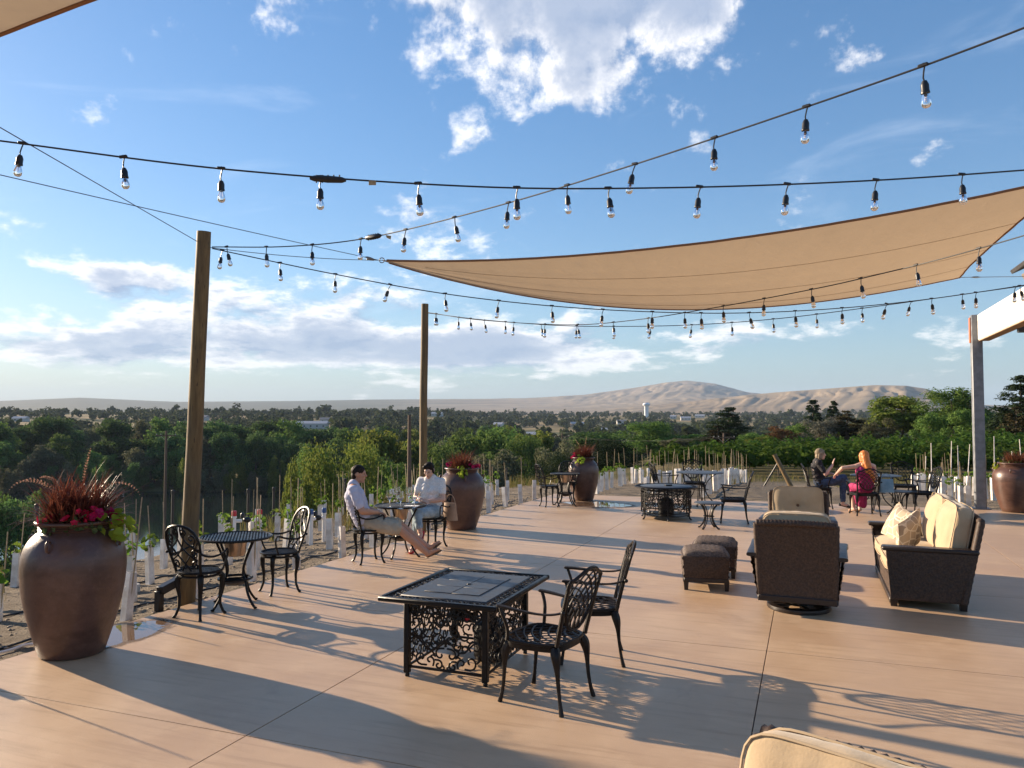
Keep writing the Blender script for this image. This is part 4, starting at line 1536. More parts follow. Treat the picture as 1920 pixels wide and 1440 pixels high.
def rect_fire_table():
    c = W(-2.54, 5.665)
    t = thing('fire_pit_table', 'rectangular black fire table with charcoal top and scrollwork sides', 'fire table', (c.x, c.y, 0), -PA)
    bw, bl, tw, tl, H = 0.64, 0.84, 0.95, 1.21, 0.62
    # top: frame, open scroll border, centre panel, lid
    fr = MB()
    o = 0.012
    for (x, y, dx, dy) in ((0, tl / 2 - 0.02, tw, 0.04), (0, -tl / 2 + 0.02, tw, 0.04), (tw / 2 - 0.02, 0, 0.04, tl - 0.082), (-tw / 2 + 0.02, 0, 0.04, tl - 0.082)):
        fr.bbox((x, y, H - 0.018), (dx, dy, 0.036), 0.008)
    fr.build('top_frame', M['iron'], t)
    bd = 0.095
    px, py = tw - 2 * (0.03 + bd), tl - 2 * (0.03 + bd)
    MB().bbox((0, 0, H - 0.016), (px, py, 0.03), 0.006).build('top_panel', M['slate'], t)
    sx, sy = 0.46, 0.66
    lid = MB()
    for i in range(2):
        for j in range(3):
            lid.bbox((-sx / 2 + sx * (i + 0.5) / 2, -sy / 2 + sy * (j + 0.5) / 3, H + 0.0015), (sx / 2 - 0.006, sy / 3 - 0.006, 0.007), 0.002)
    lid.build('burner_lid', M['slate'], t)
    MB().lathe([(0.0, H + 0.012), (0.015, H + 0.011), (0.018, H + 0.004)], 16).build('lid_knob', M['iron'], t)
    br = MB()
    def run(n, L, tr):
        for i in range(n):
            x0 = -L / 2 + L * (i + 0.5) / n
            p = L / n
            for s in (-1, 1):
                br.tube([tr(x0 + s * q[0], q[1]) for q in spiral((p * 0.22, 0.0), 0.034, 0.008, PI * 0.9, PI * 0.9 - 6.0, 12)], 0.0062, 5, flat=0.7, up=(0, 0, 1))
            br.tube([tr(x0 - p / 2 + p * k / 8, 0.036 * math.sin(2 * PI * k / 8 + i)) for k in range(9)], 0.006, 5, flat=0.7, up=(0, 0, 1))
    a, b2 = tl / 2 - 0.04 - bd / 2 + 0.003, tw / 2 - 0.04 - bd / 2 + 0.003
    for s in (-1, 1):
        run(8, tw - 0.08, lambda x, y, s=s: (x, s * a + y, H - 0.012))
        run(10, tl - 0.08 - 2 * bd, lambda x, y, s=s: (s * b2 + y, x, H - 0.012))
    br.build('scroll_border', M['iron'], t)
    # base
    for ix in (-1, 1):
        for iy in (-1, 1):
            lg = MB().bbox((ix * bw / 2, iy * bl / 2, 0.30), (0.045, 0.045, 0.548), 0.005)
            lg.lathe([(0.016, 0.0), (0.018, 0.012), (0.014, 0.03)], 12, (ix * bw / 2, iy * bl / 2, 0), capb=True)
            lg.build('leg', M['iron'], t)
    z0, ph = 0.075, 0.48
    meshes = {}
    for key, wd in (('short', bw - 0.045), ('long', bl - 0.045)):
        mb = MB()
        for s in filigree(wd, ph, 5 if key == 'short' else 6):
            mb.tube([(p[0], 0, z0 + p[1]) for p in s], 0.0078, 5, flat=0.8, up=(0, 1, 0))
        for zz in (z0, z0 + ph):
            mb.bbox((0, 0, zz), (wd, 0.018, 0.018), 0.003)
        # row of openings under the top edge
        for i in range(int(wd / 0.03)):
            mb.bbox((-wd / 2 + 0.015 + 0.03 * i, 0, z0 + ph - 0.035), (0.009, 0.01, 0.07), 0.002)
        mb.bbox((0, 0, z0 + ph - 0.075), (wd, 0.012, 0.010), 0.002)
        meshes[key] = mb.mesh('scroll_panel', M['iron'])
    for s in (-1, 1):
        place(meshes['short'], 'scroll_panel', t, (0, s * bl / 2, 0), (0, 0, 0))
        place(meshes['long'], 'scroll_panel', t, (s * bw / 2, 0, 0), (0, 0, PI / 2))
    tank = MB().lathe([(0.0, 0.0), (0.12, 0.0), (0.135, 0.03), (0.135, 0.24), (0.11, 0.29), (0.05, 0.31), (0.05, 0.36), (0.0, 0.36)], 20, (0.10, 0.20, 0))
    tank.build('gas_tank', M['iron'], t)
    ctl = MB().bbox((0.12, -bl / 2 + 0.05, 0.47), (0.20, 0.04, 0.07), 0.006)
    ctl.build('control_box', M['iron'], t)
    MB().lathe([(0, -0.02), (0.016, -0.02), (0.018, 0.01), (0, 0.012)], 12).build('control_knob', M['red'], t, loc=(0.17, -bl / 2 + 0.018, 0.47), rot=(PI / 2, 0, 0))


rect_fire_table()


def round_fire_table():
    c = at(1249, 975)
    c = Vector((2.98, 15.05, 0))
    t = thing('round_fire_table', 'round black fire table with scrollwork drum in mid terrace', 'fire table', (c.x, c.y, 0), 0.2)
    rb, rt, H = 0.475, 0.60, 0.62
    top = MB().lathe([(0.0, H), (rt - 0.12, H), (rt - 0.115, H - 0.004)], 56)
    top.lathe([(0.0, H - 0.028), (rt - 0.115, H - 0.028), (rt - 0.115, H - 0.004)], 56)
    top.build('table_top', M['slate'], t)
    br = MB()
    for r in (rt - 0.012, rt - 0.115):
        br.tube([(r * math.cos(2 * PI * i / 64), r * math.sin(2 * PI * i / 64), H - 0.01) for i in range(64)], 0.013, 6, closed=True)
    for i in range(34):
        a = 2 * PI * i / 34
        sp = spiral((0, 0), 0.044, 0.010, 0.5 + i % 2 * PI, 7.0 + i % 2 * PI, 12)
        br.tube([((rt - 0.065 + p[0]) * math.cos(a + p[1] / rt), (rt - 0.065 + p[0]) * math.sin(a + p[1] / rt), H - 0.008) for p in sp], 0.0075, 5, flat=0.7, up=(0, 0, 1))
    br.build('scroll_border', M['iron'], t)
    bc = MB().bbox((0.05, 0.0, H + 0.014), (0.13, 0.09, 0.028), 0.004)
    bc.build('burner_knob', M['blackplastic'], t)
    dr = MB()
    ph, z0 = 0.42, 0.13
    L = 2 * PI * rb
    for k in range(4):
        for s in filigree(L / 4, ph, 20 + k):
            dr.tube([(rb * math.cos((p[0] + k * L / 4) / rb), rb * math.sin((p[0] + k * L / 4) / rb), z0 + p[1]) for p in s], 0.0088, 4, flat=0.8)
    for zz in (z0, z0 + 0.09, z0 + ph, z0 + ph - 0.06, H - 0.05):
        dr.tube([(rb * math.cos(2 * PI * i / 48), rb * math.sin(2 * PI * i / 48), zz) for i in range(48)], 0.009, 5, closed=True)
    dr.build('scroll_drum', M['iron'], t)
    for q in range(6):
        a = q * PI / 3 + 0.2
        ca, sa = math.cos(a), math.sin(a)
        P = bez((rb, 0, z0 + 0.10), (rb + 0.02, 0, z0), (rb - 0.03, 0, 0.05), (rb + 0.05, 0, 0.0), 8)
        MB().tube([(p.x * ca, p.x * sa, p.z) for p in P], [0.016] * 9, 6).build('leg', M['iron'], t)
        MB().bbox((rb * ca, rb * sa, z0 + ph / 2 + 0.02), (0.02, 0.03, ph), 0.004, (0, 0, a)).build('rib', M['iron'], t)
    MB().lathe([(0.0, 0.07), (rb - 0.02, 0.07), (rb - 0.02, 0.085), (0, 0.085)], 32).build('base_tray', M['iron'], t)
    MB().lathe([(0.0, 0.09), (0.15, 0.09), (0.15, 0.34), (0.06, 0.40), (0.0, 0.40)], 20).build('gas_tank', M['iron'], t)


round_fire_table()


def side_table(x, y, rad, h, label, rz=0.0):
    t = thing('side_table', label, 'table', (x, y, 0), rz, 'small round side tables')
    top = MB().lathe([(0.0, h), (rad * 0.93, h), (rad, h - 0.006), (rad, h - 0.022), (rad * 0.9, h - 0.022), (0, h - 0.02)], 40)
    top.build('table_top', M['slate'], t)
    for q in range(4):
        a = PI / 4 + q * PI / 2
        ca, sa = math.cos(a), math.sin(a)
        for w0 in (-0.018, 0.018):
            P = bez((rad * 0.75, w0, h - 0.02), (0.03, w0, h * 0.7), (0.02, w0, h * 0.3), (rad * 0.80, w0 * 0.6, 0.0), 12)
            lg = MB().tube([(p.x * ca - p.y * sa, p.x * sa + p.y * ca, p.z) for p in P], 0.0095, 5)
            if w0 > 0:
                lg.ball((rad * 0.8 * ca, rad * 0.8 * sa, 0.012), (0.018, 0.018, 0.012), 8, 5)
            lg.build('leg', M['iron'], t)
    MB().tube([(rad * 0.36 * math.cos(2 * PI * i / 20), rad * 0.36 * math.sin(2 * PI * i / 20), h * 0.47) for i in range(20)], 0.009, 5, closed=True).build('leg_ring', M['iron'], t)
    return t


side_table(3.45, 13.65, 0.25, 0.46, 'low round side table right of the round fire table')
side_table(4.18, 17.3, 0.52, 0.73, 'tall round table in front of the young vine tubes', 0.4)
side_table(7.75, 16.55, 0.50, 0.72, 'tall round table between the red-haired woman and end chairs', 0.2)
side_table(7.82, 15.75, 0.26, 0.46, 'low side table with thin legs beside the end chairs', 0.6)


# ---------------------------------------------------------------- wicker seating
def weave(mb, fn, wu, wv, pu=0.056, pv=0.046, amp=0.015):
    """woven sheet: fn(s, t) -> (point, normal); wu, wv sizes in metres"""
    nu, nv = max(4, int(wu / pu) * 2), max(4, int(wv / pv) * 2)

    def f(s, t):
        p, n = fn(s, t)
        i, j = s * nu / 2, t * nv / 2
        row = abs(math.sin(PI * j))
        over = math.cos(PI * i + PI * math.floor(j))
        return Vector(p) + Vector(n) * amp * (row * (0.55 + 0.45 * over))
    mb.grid(f, nu, nv)


def quad_weave(mb, a, b, c, d, bulge=0.0, **kw):
    """woven quad a-b-c-d (a->b across, a->d up) facing (b-a)x(d-a)"""
    a, b, c, d = map(Vector, (a, b, c, d))
    n = (b - a).cross(d - a).normalized()

    def fn(s, t):
        p = a.lerp(b, s).lerp(d.lerp(c, s), t)
        return p + n * bulge * math.sin(PI * s) * math.sin(PI * t), n
    weave(mb, fn, (b - a).length, (d - a).length, **kw)


def cushion(w, d, h, seed, puff=0.35, n=16, wr=0.006, dimple=None, e=0.28):
    """soft boxed cushion centred at the origin (w x, d y, h z)"""
    mb = MB()
    idx = {}
    vs, fs = [], []

    def key(p):
        return tuple(round(c, 5) for c in p)

    def vert(p):
        k = key(p)
        if k not in idx:
            x, y, z = p
            q = Vector((x, y, z))
            # superellipsoid-ish rounding
            L = (abs(x) ** 8 + abs(y) ** 8 + abs(z) ** 8) ** (1 / 8)
            q = q / L
            rnd = Vector((x, y, z)).normalized()
            q = q.lerp(rnd * 1.15, 0.10)
            s = Vector((q.x * w / 2, q.y * d / 2, q.z * h / 2))
            bul = (1 - min(1, abs(x)) ** 3) * (1 - min(1, abs(y)) ** 3)
            s.z += (1 if z > 0 else -1) * abs(q.z) * h * 0.5 * puff * (bul - 0.35)
            nz = noise.noise(Vector((s.x * 5 + seed, s.y * 5, s.z * 7))) + 0.7 * (1 - 2 * abs(noise.noise(Vector((s.x * 11 + seed, s.y * 3.5, s.z * 9)))))
            s += rnd * nz * wr
            if dimple and z > 0:
                dd = math.hypot(s.x - dimple[0], s.y - dimple[1])
                s.z -= 0.045 * math.exp(-(dd / 0.06) ** 2) + 0.012 * math.exp(-(dd / 0.16) ** 2) * (1 + 0.5 * math.cos(6 * math.atan2(s.y - dimple[1], s.x - dimple[0])))
            idx[k] = len(vs)
            vs.append(s)
        return idx[k]
    for ax in range(3):
        for sg in (-1, 1):
            for i in range(n):
                for j in range(n):
                    q = []
                    for a, b in ((0, 0), (1, 0), (1, 1), (0, 1)):
                        u, v = -1 + 2 * (i + a) / n, -1 + 2 * (j + b) / n
                        p = [0, 0, 0]
                        p[ax] = sg
                        p[(ax + 1) % 3] = u
                        p[(ax + 2) % 3] = v
                        q.append(vert(p))
                    fs.append(tuple(q if sg > 0 else q[::-1]))
    mb.add(vs, fs)
    # piping round the upper and lower seams
    pip = MB()
    for sz in (0.62, -0.62):
        ring = []
        for i in range(72):
            a = 2 * PI * i / 72
            cx, cy = math.cos(a), math.sin(a)
            k = (abs(cx) ** 7 + abs(cy) ** 7) ** (-1 / 7)
            x, y = cx * k, cy * k
            ring.append((x * w / 2 * 1.0, y * d / 2 * 1.0, sz * h / 2 * 1.12))
        pip.tube(ring, 0.0055, 5, closed=True)
    return mb, pip


def rocker(label, x, y, rz):
    t = thing('swivel_rocker', label, 'armchair', (x, y, 0), rz, 'brown wicker swivel rockers')
    t.scale = (0.92, 1, 1)
    hw, z0, zt = 0.40, 0.17, 0.90      # back half width, bottom, top
    yb0, yb1 = -0.36, -0.47
    bp = MB()
    # outside of the back (faces -y), then inside, then rolled top edge and flanks
    quad_weave(bp, (hw - 0.02, yb0, z0), (-hw + 0.02, yb0, z0), (-hw, yb1, zt), (hw, yb1, zt), 0.03)
    bp.grid(lambda s, q: (hw * (2 * s - 1) * 0.97, yb0 + 0.06 + (yb1 - yb0) * q, z0 + (zt - z0) * q), 4, 4)
    roll = []
    for i in range(61):
        s = -1 + 2 * i / 60
        roll.append((hw * s, yb1 + 0.03 - 0.02 * math.cos(s * 1.5), zt + 0.012 * math.cos(s * 1.5)))
    bp.tube(roll, [0.034 + 0.005 * math.sin(i * 2.2) for i in range(61)], 8)
    for s in (-1, 1):
        bp.tube([(s * (hw - 0.02 + 0.02 * k / 24), yb0 + 0.03 + (yb1 - yb0) * k / 24, z0 + (zt - z0) * k / 24) for k in range(25)], [0.034 + 0.004 * (k % 2) for k in range(25)], 8)
    bp.build('back_panel', M['wicker'], t, ang=80)
    for s in (-1, 1):
        sp = MB()
        xo, xi = s * 0.40, s * 0.47
        a, b2, c, d = (xo, yb0, z0), (xo, 0.36, z0), (xi, 0.40, 0.57), (xi, yb0 - 0.03, 0.57)
        if s > 0:
            quad_weave(sp, a, b2, c, d, 0.01)
        else:
            quad_weave(sp, b2, a, d, c, 0.01)
        sp.grid(lambda q, r, s=s: (s * (0.34 + 0.05 * r), yb0 + (0.36 - yb0) * q, z0 + 0.40 * r), 4, 4)
        fx = s * 0.37
        quad_weave(sp, (s * 0.40 if s < 0 else 0.34, 0.36, z0), (s * 0.34 if s < 0 else 0.40, 0.36, z0), (s * 0.39 if s < 0 else 0.47, 0.40, 0.57), (s * 0.47 if s < 0 else 0.39, 0.40, 0.57), 0.0)
        sp.build('side_panel', M['wicker'], t, ang=80)
        ar = MB()
        n = 14
        prof = []
        def armf(q, r, s=s):
            yy = -0.42 + 0.86 * r
            wd = 0.055 + 0.022 * sm(r, 0.4, 1.0)
            zz = 0.60 - 0.02 * (1 - r) + 0.02 * math.sin(r * 2.6) - 0.05 * max(0, r - 0.86) / 0.14
            a = 2 * PI * q
            return (s * (0.455 - 0.005 * r) + wd * math.copysign(abs(math.cos(a)) ** 0.6, math.cos(a)), yy, zz + 0.020 * math.copysign(abs(math.sin(a)) ** 0.7, math.sin(a)))
        ar.grid(armf, 16, n, closed_u=True)
        k = len(ar.v)
        ar.f.append(tuple(range(15, -1, -1)))
        ar.f.append(tuple(range(k - 16, k)))
        ar.build('arm_rest', M['darkwood'], t)
    fp = MB()
    quad_weave(fp, (-0.35, 0.35, z0), (0.35, 0.35, z0), (0.35, 0.37, 0.34), (-0.35, 0.37, 0.34))
    fp.grid(lambda s, q: (-0.36 + 0.72 * s, yb0 + 0.03 + (0.34 - yb0) * q, 0.30), 3, 3)
    fp.build('seat_frame', M['wicker'], t, ang=80)
    rl = MB()
    for s in (-1, 1):
        rl.bbox((0, s * 0.355 if s > 0 else -0.345, z0 - 0.02), (0.80, 0.05, 0.06), 0.006)
        rl.bbox((s * 0.385, 0.005, z0 - 0.02), (0.05, 0.64, 0.06), 0.006)
    rl.build('base_rail', M['darkwood'], t)
    sw = MB().lathe([(0.27, 0.0), (0.335, 0.0), (0.34, 0.012), (0.335, 0.04), (0.30, 0.05), (0.265, 0.045), (0.26, 0.015)], 40)
    sw.lathe([(0.0, 0.115), (0.10, 0.115), (0.10, 0.03), (0.08, 0.03)], 20)
    for q in range(4):
        a = q * PI / 2 + 0.4
        sw.box((0.17 * math.cos(a), 0.17 * math.sin(a), 0.035), (0.24, 0.05, 0.02), (0, 0, a))
    sw.build('swivel_base', M['darkwood'], t)
    cu, pp = cushion(0.68, 0.66, 0.15, 3.0, 0.35)
    o = cu.build('seat_cushion', M['cushion'], t, ang=180, loc=(0, 0.04, 0.40))
    pp.build('piping', M['piping'], o)
    cu, pp = cushion(0.70, 0.60, 0.16, 8.0, 0.35, n=22, wr=0.007, dimple=(0, 0.05))
    tl = math.atan2(-(yb1 - yb0), zt - z0)
    o = cu.build('back_cushion', M['cushion'], t, ang=180, loc=(0, -0.245, 0.70), rot=(PI / 2 + 0.10, 0, PI))
    o.rotation_euler = (-PI / 2 - tl * 0.9 + PI, 0, PI)
    pp.build('piping', M['piping'], o)
    MB().ball((0, 0.05, 0.06), (0.02, 0.02, 0.012), 10, 6).build('button', M['button'], o)
    return t


rk = rocker('brown wicker swivel rocker with its back to the camera', 2.94, 8.02, face(0.38, 0.92))
copy_tree(rk, (3.80, 10.35, 0), face(-0.36, -0.93), 'brown wicker swivel rocker facing the camera, tan tufted back cushion showing')
copy_tree(rk, (0.77, 2.03, 0), face(-0.72, -0.70), 'wicker chair cut by the bottom picture edge, only cushion top showing')


def sofa():
    c = W(1.12, 9.92)
    t = thing('wicker_loveseat', 'brown wicker loveseat with tan cushions at the terrace right', 'sofa', (c.x, c.y, 0), face(*(W(-1, 0).xy)))
    L, z0, zt = 1.0, 0.075, 0.90
    yb0, yb1 = -0.33, -0.50
    bp = MB()
    quad_weave(bp, (L, yb0, z0), (-L, yb0, z0), (-L + 0.02, yb1, zt), (L - 0.02, yb1, zt), 0.02)
    bp.grid(lambda s, q: (L * (2 * s - 1) * 0.97, yb0 + 0.06 + (yb1 - yb0) * q, z0 + (zt - z0) * q), 4, 4)
    bp.tube([(-L + 0.02 + (2 * L - 0.04) * i / 120, yb1 + 0.03, zt + 0.02 * math.sin(PI * i / 120)) for i in range(121)], [0.034 + 0.005 * math.sin(i * 2.2) for i in range(121)], 8)
    for s in (-1, 1):
        bp.tube([(s * (L - 0.02 * k / 24), yb0 + 0.03 + (yb1 - yb0) * k / 24, z0 + (zt - z0) * k / 24) for k in range(25)], [0.034 + 0.004 * (k % 2) for k in range(25)], 8)
    bp.build('back_panel', M['wicker'], t, ang=80)
    for s in (-1, 1):
        sp = MB()
        xo, xi = s * L, s * (L + 0.03)
        a, b2, c_, d = (xo, yb0, z0), (xo, 0.36, z0), (xi, 0.40, 0.58), (xi, yb0 - 0.10, 0.58)
        if s > 0:
            quad_weave(sp, a, b2, c_, d)
        else:
            quad_weave(sp, b2, a, d, c_)
        sp.grid(lambda q, r, s=s: (s * (L - 0.09), yb0 + (0.36 - yb0) * (q if s < 0 else 1 - q), z0 + 0.44 * r), 4, 4)
        x0, x1 = (L - 0.09, L) if s > 0 else (-L, -L + 0.09)
        quad_weave(sp, (x0, 0.36, z0), (x1, 0.36, z0), (x1 + (0.03 if s > 0 else 0), 0.40, 0.58), (x0 - (0.03 if s < 0 else 0), 0.40, 0.58))
        sp.build('side_panel', M['wicker'], t, ang=80)
        MB().bbox((s * (L - 0.02), 0.0, 0.60), (0.15, 0.88, 0.045), 0.014).build('arm_rest', M['darkwood'], t)
        for yy in (-0.30, 0.33):
            MB().box((s * (L - 0.06), yy, 0.045), (0.075, 0.075, 0.09), taper=0.8).build('leg', M['darkwood'], t, smooth=False)
    fp = MB()
    quad_weave(fp, (-L + 0.09, 0.35, z0), (L - 0.09, 0.35, z0), (L - 0.09, 0.37, 0.34), (-L + 0.09, 0.37, 0.34))
    fp.grid(lambda s, q: (-0.9 + 1.8 * s, yb0 + 0.03 + (0.34 - yb0) * q, 0.30), 3, 3)
    fp.build('seat_frame', M['wicker'], t, ang=80)
    MB().bbox((0, 0.345, z0 - 0.02), (2 * L - 0.1, 0.05, 0.06), 0.006).build('base_rail', M['darkwood'], t)
    for s in (-1, 1):
        cu, pp = cushion(0.88, 0.70, 0.16, 11.0 + s, 0.35)
        o = cu.build('seat_cushion', M['cushion'], t, ang=180, loc=(s * 0.445, 0.04, 0.41))
        pp.build('piping', M['piping'], o)
        cu, pp = cushion(0.88, 0.60, 0.22, 15.0 + s, 0.6, n=20, wr=0.008)
        o = cu.build('back_cushion', M['cushion'], t, ang=180, loc=(s * 0.445, -0.30, 0.73))
        o.rotation_euler = (PI / 2 - 0.2, 0, PI)
        pp.build('piping', M['piping'], o)
    return t, c


sofa_t, sofa_c = sofa()


def leafy_pillow_mat():
    m = bpy.data.materials.new('cream_leaf_print_fabric')
    m.use_nodes = True
    w = NT(m.node_tree)
    b = w.n['Principled BSDF']
    tc = w.new('ShaderNodeTexCoord').outputs['Object']
    vo = w.new('ShaderNodeTexVoronoi', feature='F1')
    vo.inputs['Scale'].default_value = 9.0
    w.link(tc, vo.inputs['Vector'])
    vd = w.new('ShaderNodeTexVoronoi', feature='DISTANCE_TO_EDGE')
    vd.inputs['Scale'].default_value = 9.0
    w.link(tc, vd.inputs['Vector'])
    sepc = w.new('ShaderNodeSeparateColor')
    w.link(vo.outputs['Color'], sepc.inputs[0])
    c = w.mix(w.ramp(sepc.outputs[0], 0.25, 0.75), (0.46, 0.37, 0.26), (0.30, 0.245, 0.19))
    c = w.mix(w.ramp(vd.outputs['Distance'], 0.06, 0.03), c, (0.62, 0.55, 0.44))
    w.put(b.inputs['Base Color'], c)
    b.inputs['Roughness'].default_value = 0.9
    return m


M['print'] = leafy_pillow_mat()


def throw_pillow(loc, rot, label, seed):
    mb = MB()
    n = 18
    for sg in (-1, 1):
        def f(s, t, sg=sg):
            x, y = 2 * s - 1, 2 * t - 1
            k = (1 - x * x) * (1 - y * y)
            pin = 1 - 0.10 * (1 - x * x) * abs(y) ** 2 - 0.0
            pin2 = 1 - 0.10 * (1 - y * y) * abs(x) ** 2
            z = sg * (0.085 * k ** 0.45 + 0.006 * noise.noise(Vector((x * 3 + seed, y * 3, sg))))
            return (0.225 * x * pin2, 0.225 * y * pin, z if k > 1e-6 else 0)
        if sg > 0:
            mb.grid(f, n, n)
        else:
            mb.grid(lambda s, t: f(1 - s, t), n, n)
    o = mb.build('throw_pillow', M['print'], ang=180, loc=loc, rot=rot)
    tag(o, label, 'pillow', 'patterned throw pillows')


st = W(1.0, 10.42)
throw_pillow((st.x - 0.02, st.y, 0.66), (1.15, 0.25, face(*(W(-1, -0.35).xy)) + PI), 'large leaf-print throw pillow toward the far arm of the loveseat', 1.0)
st = W(1.02, 9.72)
throw_pillow((st.x, st.y, 0.655), (1.35, 0.35, face(*(W(-1, 0.75).xy)) + PI), 'leaf-print throw pillow standing edge-on in the loveseat middle', 4.0)


def ottoman(label, x, y, rz):
    t = thing('wicker_ottoman', label, 'ottoman', (x, y, 0), rz, 'brown wicker ottomans')
    w, z0, zt = 0.255, 0.13, 0.38
    body = MB()
    cr = [(-w, -w), (w, -w), (w, w), (-w, w)]
    for i in range(4):
        a, b2 = cr[i], cr[(i + 1) % 4]
        quad_weave(body, (a[0] * .93, a[1] * .93, z0), (b2[0] * .93, b2[1] * .93, z0), (b2[0], b2[1], zt), (a[0], a[1], zt), 0.012)
    body.build('woven_body', M['wicker'], t, ang=80)
    top = MB()

    def tf(s, t2):
        x0, y0 = 2 * s - 1, 2 * t2 - 1
        k = max(0.0, (1 - x0 ** 4) * (1 - y0 ** 4))
        r = 1 - 0.04 * (x0 * y0) ** 2
        return Vector((w * 1.02 * x0 * r, w * 1.02 * y0 * r, zt - 0.015 + 0.085 * k ** 0.35)), Vector((0, 0, 1))
    weave(top, tf, 2 * w, 2 * w, 0.05, 0.036, 0.010)
    top.build('woven_top', M['wicker_pale'], t, ang=80)
    br = MB()
    for i in range(36):
        a = 2 * PI * i / 36
    ring = []
    for i in range(90):
        a = 2 * PI * i / 90
        k = (abs(math.cos(a)) ** 8 + abs(math.sin(a)) ** 8) ** (-1 / 8)
        ring.append((w * 1.0 * math.cos(a) * k, w * 1.0 * math.sin(a) * k, zt - 0.008))
    br.tube(ring, [0.012 + 0.004 * (i % 2) for i in range(90)], 6, closed=True)
    br.build('woven_edge', M['wicker'], t)
    fr = MB()
    for i in range(4):
        a = i * PI / 2
        fr.bbox((0.228 * math.cos(a), 0.228 * math.sin(a), z0 - 0.018), (0.035, 0.49, 0.05), 0.005, (0, 0, a))
    fr.build('base_rail', M['darkwood'], t)
    for ix in (-1, 1):
        for iy in (-1, 1):
            MB().box((ix * 0.222, iy * 0.222, 0.055), (0.058, 0.058, 0.11), taper=0.72).build('leg', M['darkwood'], t, smooth=False)
    return t


oc = W(-1.15, 9.22)
ot = ottoman('woven wicker ottoman nearer the camera of the pair', oc.x, oc.y, -PA + 0.18)
oc = W(-1.12, 9.98)
copy_tree(ot, (oc.x, oc.y, 0), -PA + 0.05, 'woven wicker ottoman behind its twin, further from the camera')


# ---------------------------------------------------------------- clay jars with planting
def jar_profile():
    P = [(0.0, 0.0), (0.255, 0.0), (0.272, 0.012), (0.30, 0.09), (0.345, 0.22), (0.392, 0.38), (0.425, 0.55), (0.440, 0.70), (0.432, 0.82), (0.395, 0.915), (0.338, 0.98),
         (0.300, 1.005), (0.292, 1.018), (0.302, 1.028), (0.292, 1.038), (0.302, 1.048), (0.293, 1.056), (0.314, 1.066), (0.330, 1.078), (0.330, 1.092), (0.317, 1.100), (0.298, 1.094), (0.280, 1.06), (0.275, 1.0), (0.0, 0.985)]
    out = []
    for i in range(len(P) - 1):
        n = 3 if 4 <= i < 11 else 1
        for k in range(n):
            t = k / n
            out.append((P[i][0] + (P[i + 1][0] - P[i][0]) * t, P[i][1] + (P[i + 1][1] - P[i][1]) * t))
    out.append(P[-1])
    return out


def smooth_prof(P, lo, hi):
    Q = list(P)
    for _ in range(3):
        R_ = list(Q)
        for i in range(lo, hi):
            R_[i] = ((Q[i - 1][0] + 2 * Q[i][0] + Q[i + 1][0]) / 4, (Q[i - 1][1] + 2 * Q[i][1] + Q[i + 1][1]) / 4)
        Q = R_
    return Q


JP = smooth_prof(jar_profile(), 4, 26)
jm = MB()


def jf(s, t):
    i = t * (len(JP) - 1)
    r, z = JP[int(round(i))]
    a = 2 * PI * s
    wob = 1 + 0.006 * noise.noise(Vector((math.cos(a) * 1.5, math.sin(a) * 1.5, z * 5))) * (1 if 0.05 < z < 0.95 else 0.3)
    return (r * math.cos(a) * wob, r * math.sin(a) * wob, z)


jm.grid(jf, 72, len(JP) - 1, closed_u=True)
JAR = jm.mesh('jar_body', M['clay'], ang=60)
lug = MB()
lug.tube(bez((0.375, 0, 0.955), (0.425, 0, 0.975), (0.432, 0, 0.925), (0.418, 0, 0.885), 8), [0.012, 0.016, 0.018, 0.018, 0.017, 0.016, 0.014, 0.013, 0.012], 7)
LUG = lug.mesh('lug_handle', M['clay'])
SOIL = MB().lathe([(0.0, 1.035), (0.279, 1.03)], 32).mesh('soil', M['soil'])

M['blade'] = leaf_mat('burgundy_grass_blades', (0.085, 0.026, 0.020), (0.25, 0.10, 0.05), trans=0.35)
M['blade'].node_tree.nodes['Principled BSDF'].inputs['Roughness'].default_value = 0.35
M['plume'] = leaf_mat('buff_pink_plumes', (0.42, 0.24, 0.17), (0.58, 0.36, 0.25), trans=0.4)
M['petal'] = leaf_mat('magenta_petals', (0.42, 0.010, 0.065), (0.62, 0.025, 0.13), trans=0.3)
M['limeleaf'] = leaf_mat('lime_vine_leaves', (0.20, 0.27, 0.025), (0.33, 0.40, 0.05), trans=0.45)
M['herb'] = leaf_mat('dusty_green_foliage', (0.055, 0.075, 0.028), (0.13, 0.15, 0.06), trans=0.3)
M['youngvine'] = leaf_mat('young_vine_leaves', (0.07, 0.14, 0.02), (0.16, 0.24, 0.04), trans=0.45)


def blades(n, seed, L=(0.28, 0.55), spread=0.9, wdt=0.006, r0=0.12):
    rng = np.random.default_rng(seed)
    V, F = [], []
    k = 6
    o = 0
    for i in range(n):
        a = rng.uniform(0, 2 * PI)
        ln = rng.uniform(*L)
        tilt = rng.beta(1.4, 2.2) * spread * 1.5
        rr = r0 * math.sqrt(rng.random())
        b = rng.uniform(0, 2 * PI)
        p = np.array([rr * math.cos(b), rr * math.sin(b), 0.0])
        curl = rng.uniform(0.3, 1.5)
        side = np.array([-math.sin(a), math.cos(a), 0])
        el = PI / 2 - tilt
        for j in range(k + 1):
            w = wdt * (1 - (j / k) ** 1.6) * rng.uniform(0.85, 1.15) + 0.0004
            V.append(p - side * w)
            V.append(p + side * w)
            e = el - curl * (j / k) ** 1.5
            p = p + np.array([math.cos(a) * math.cos(e), math.sin(a) * math.cos(e), math.sin(e)]) * ln / k
        for j in range(k):
            q = o + 2 * j
            F.append((q, q + 1, q + 3, q + 2))
        o += 2 * (k + 1)
    return np.array(V), np.array(F)


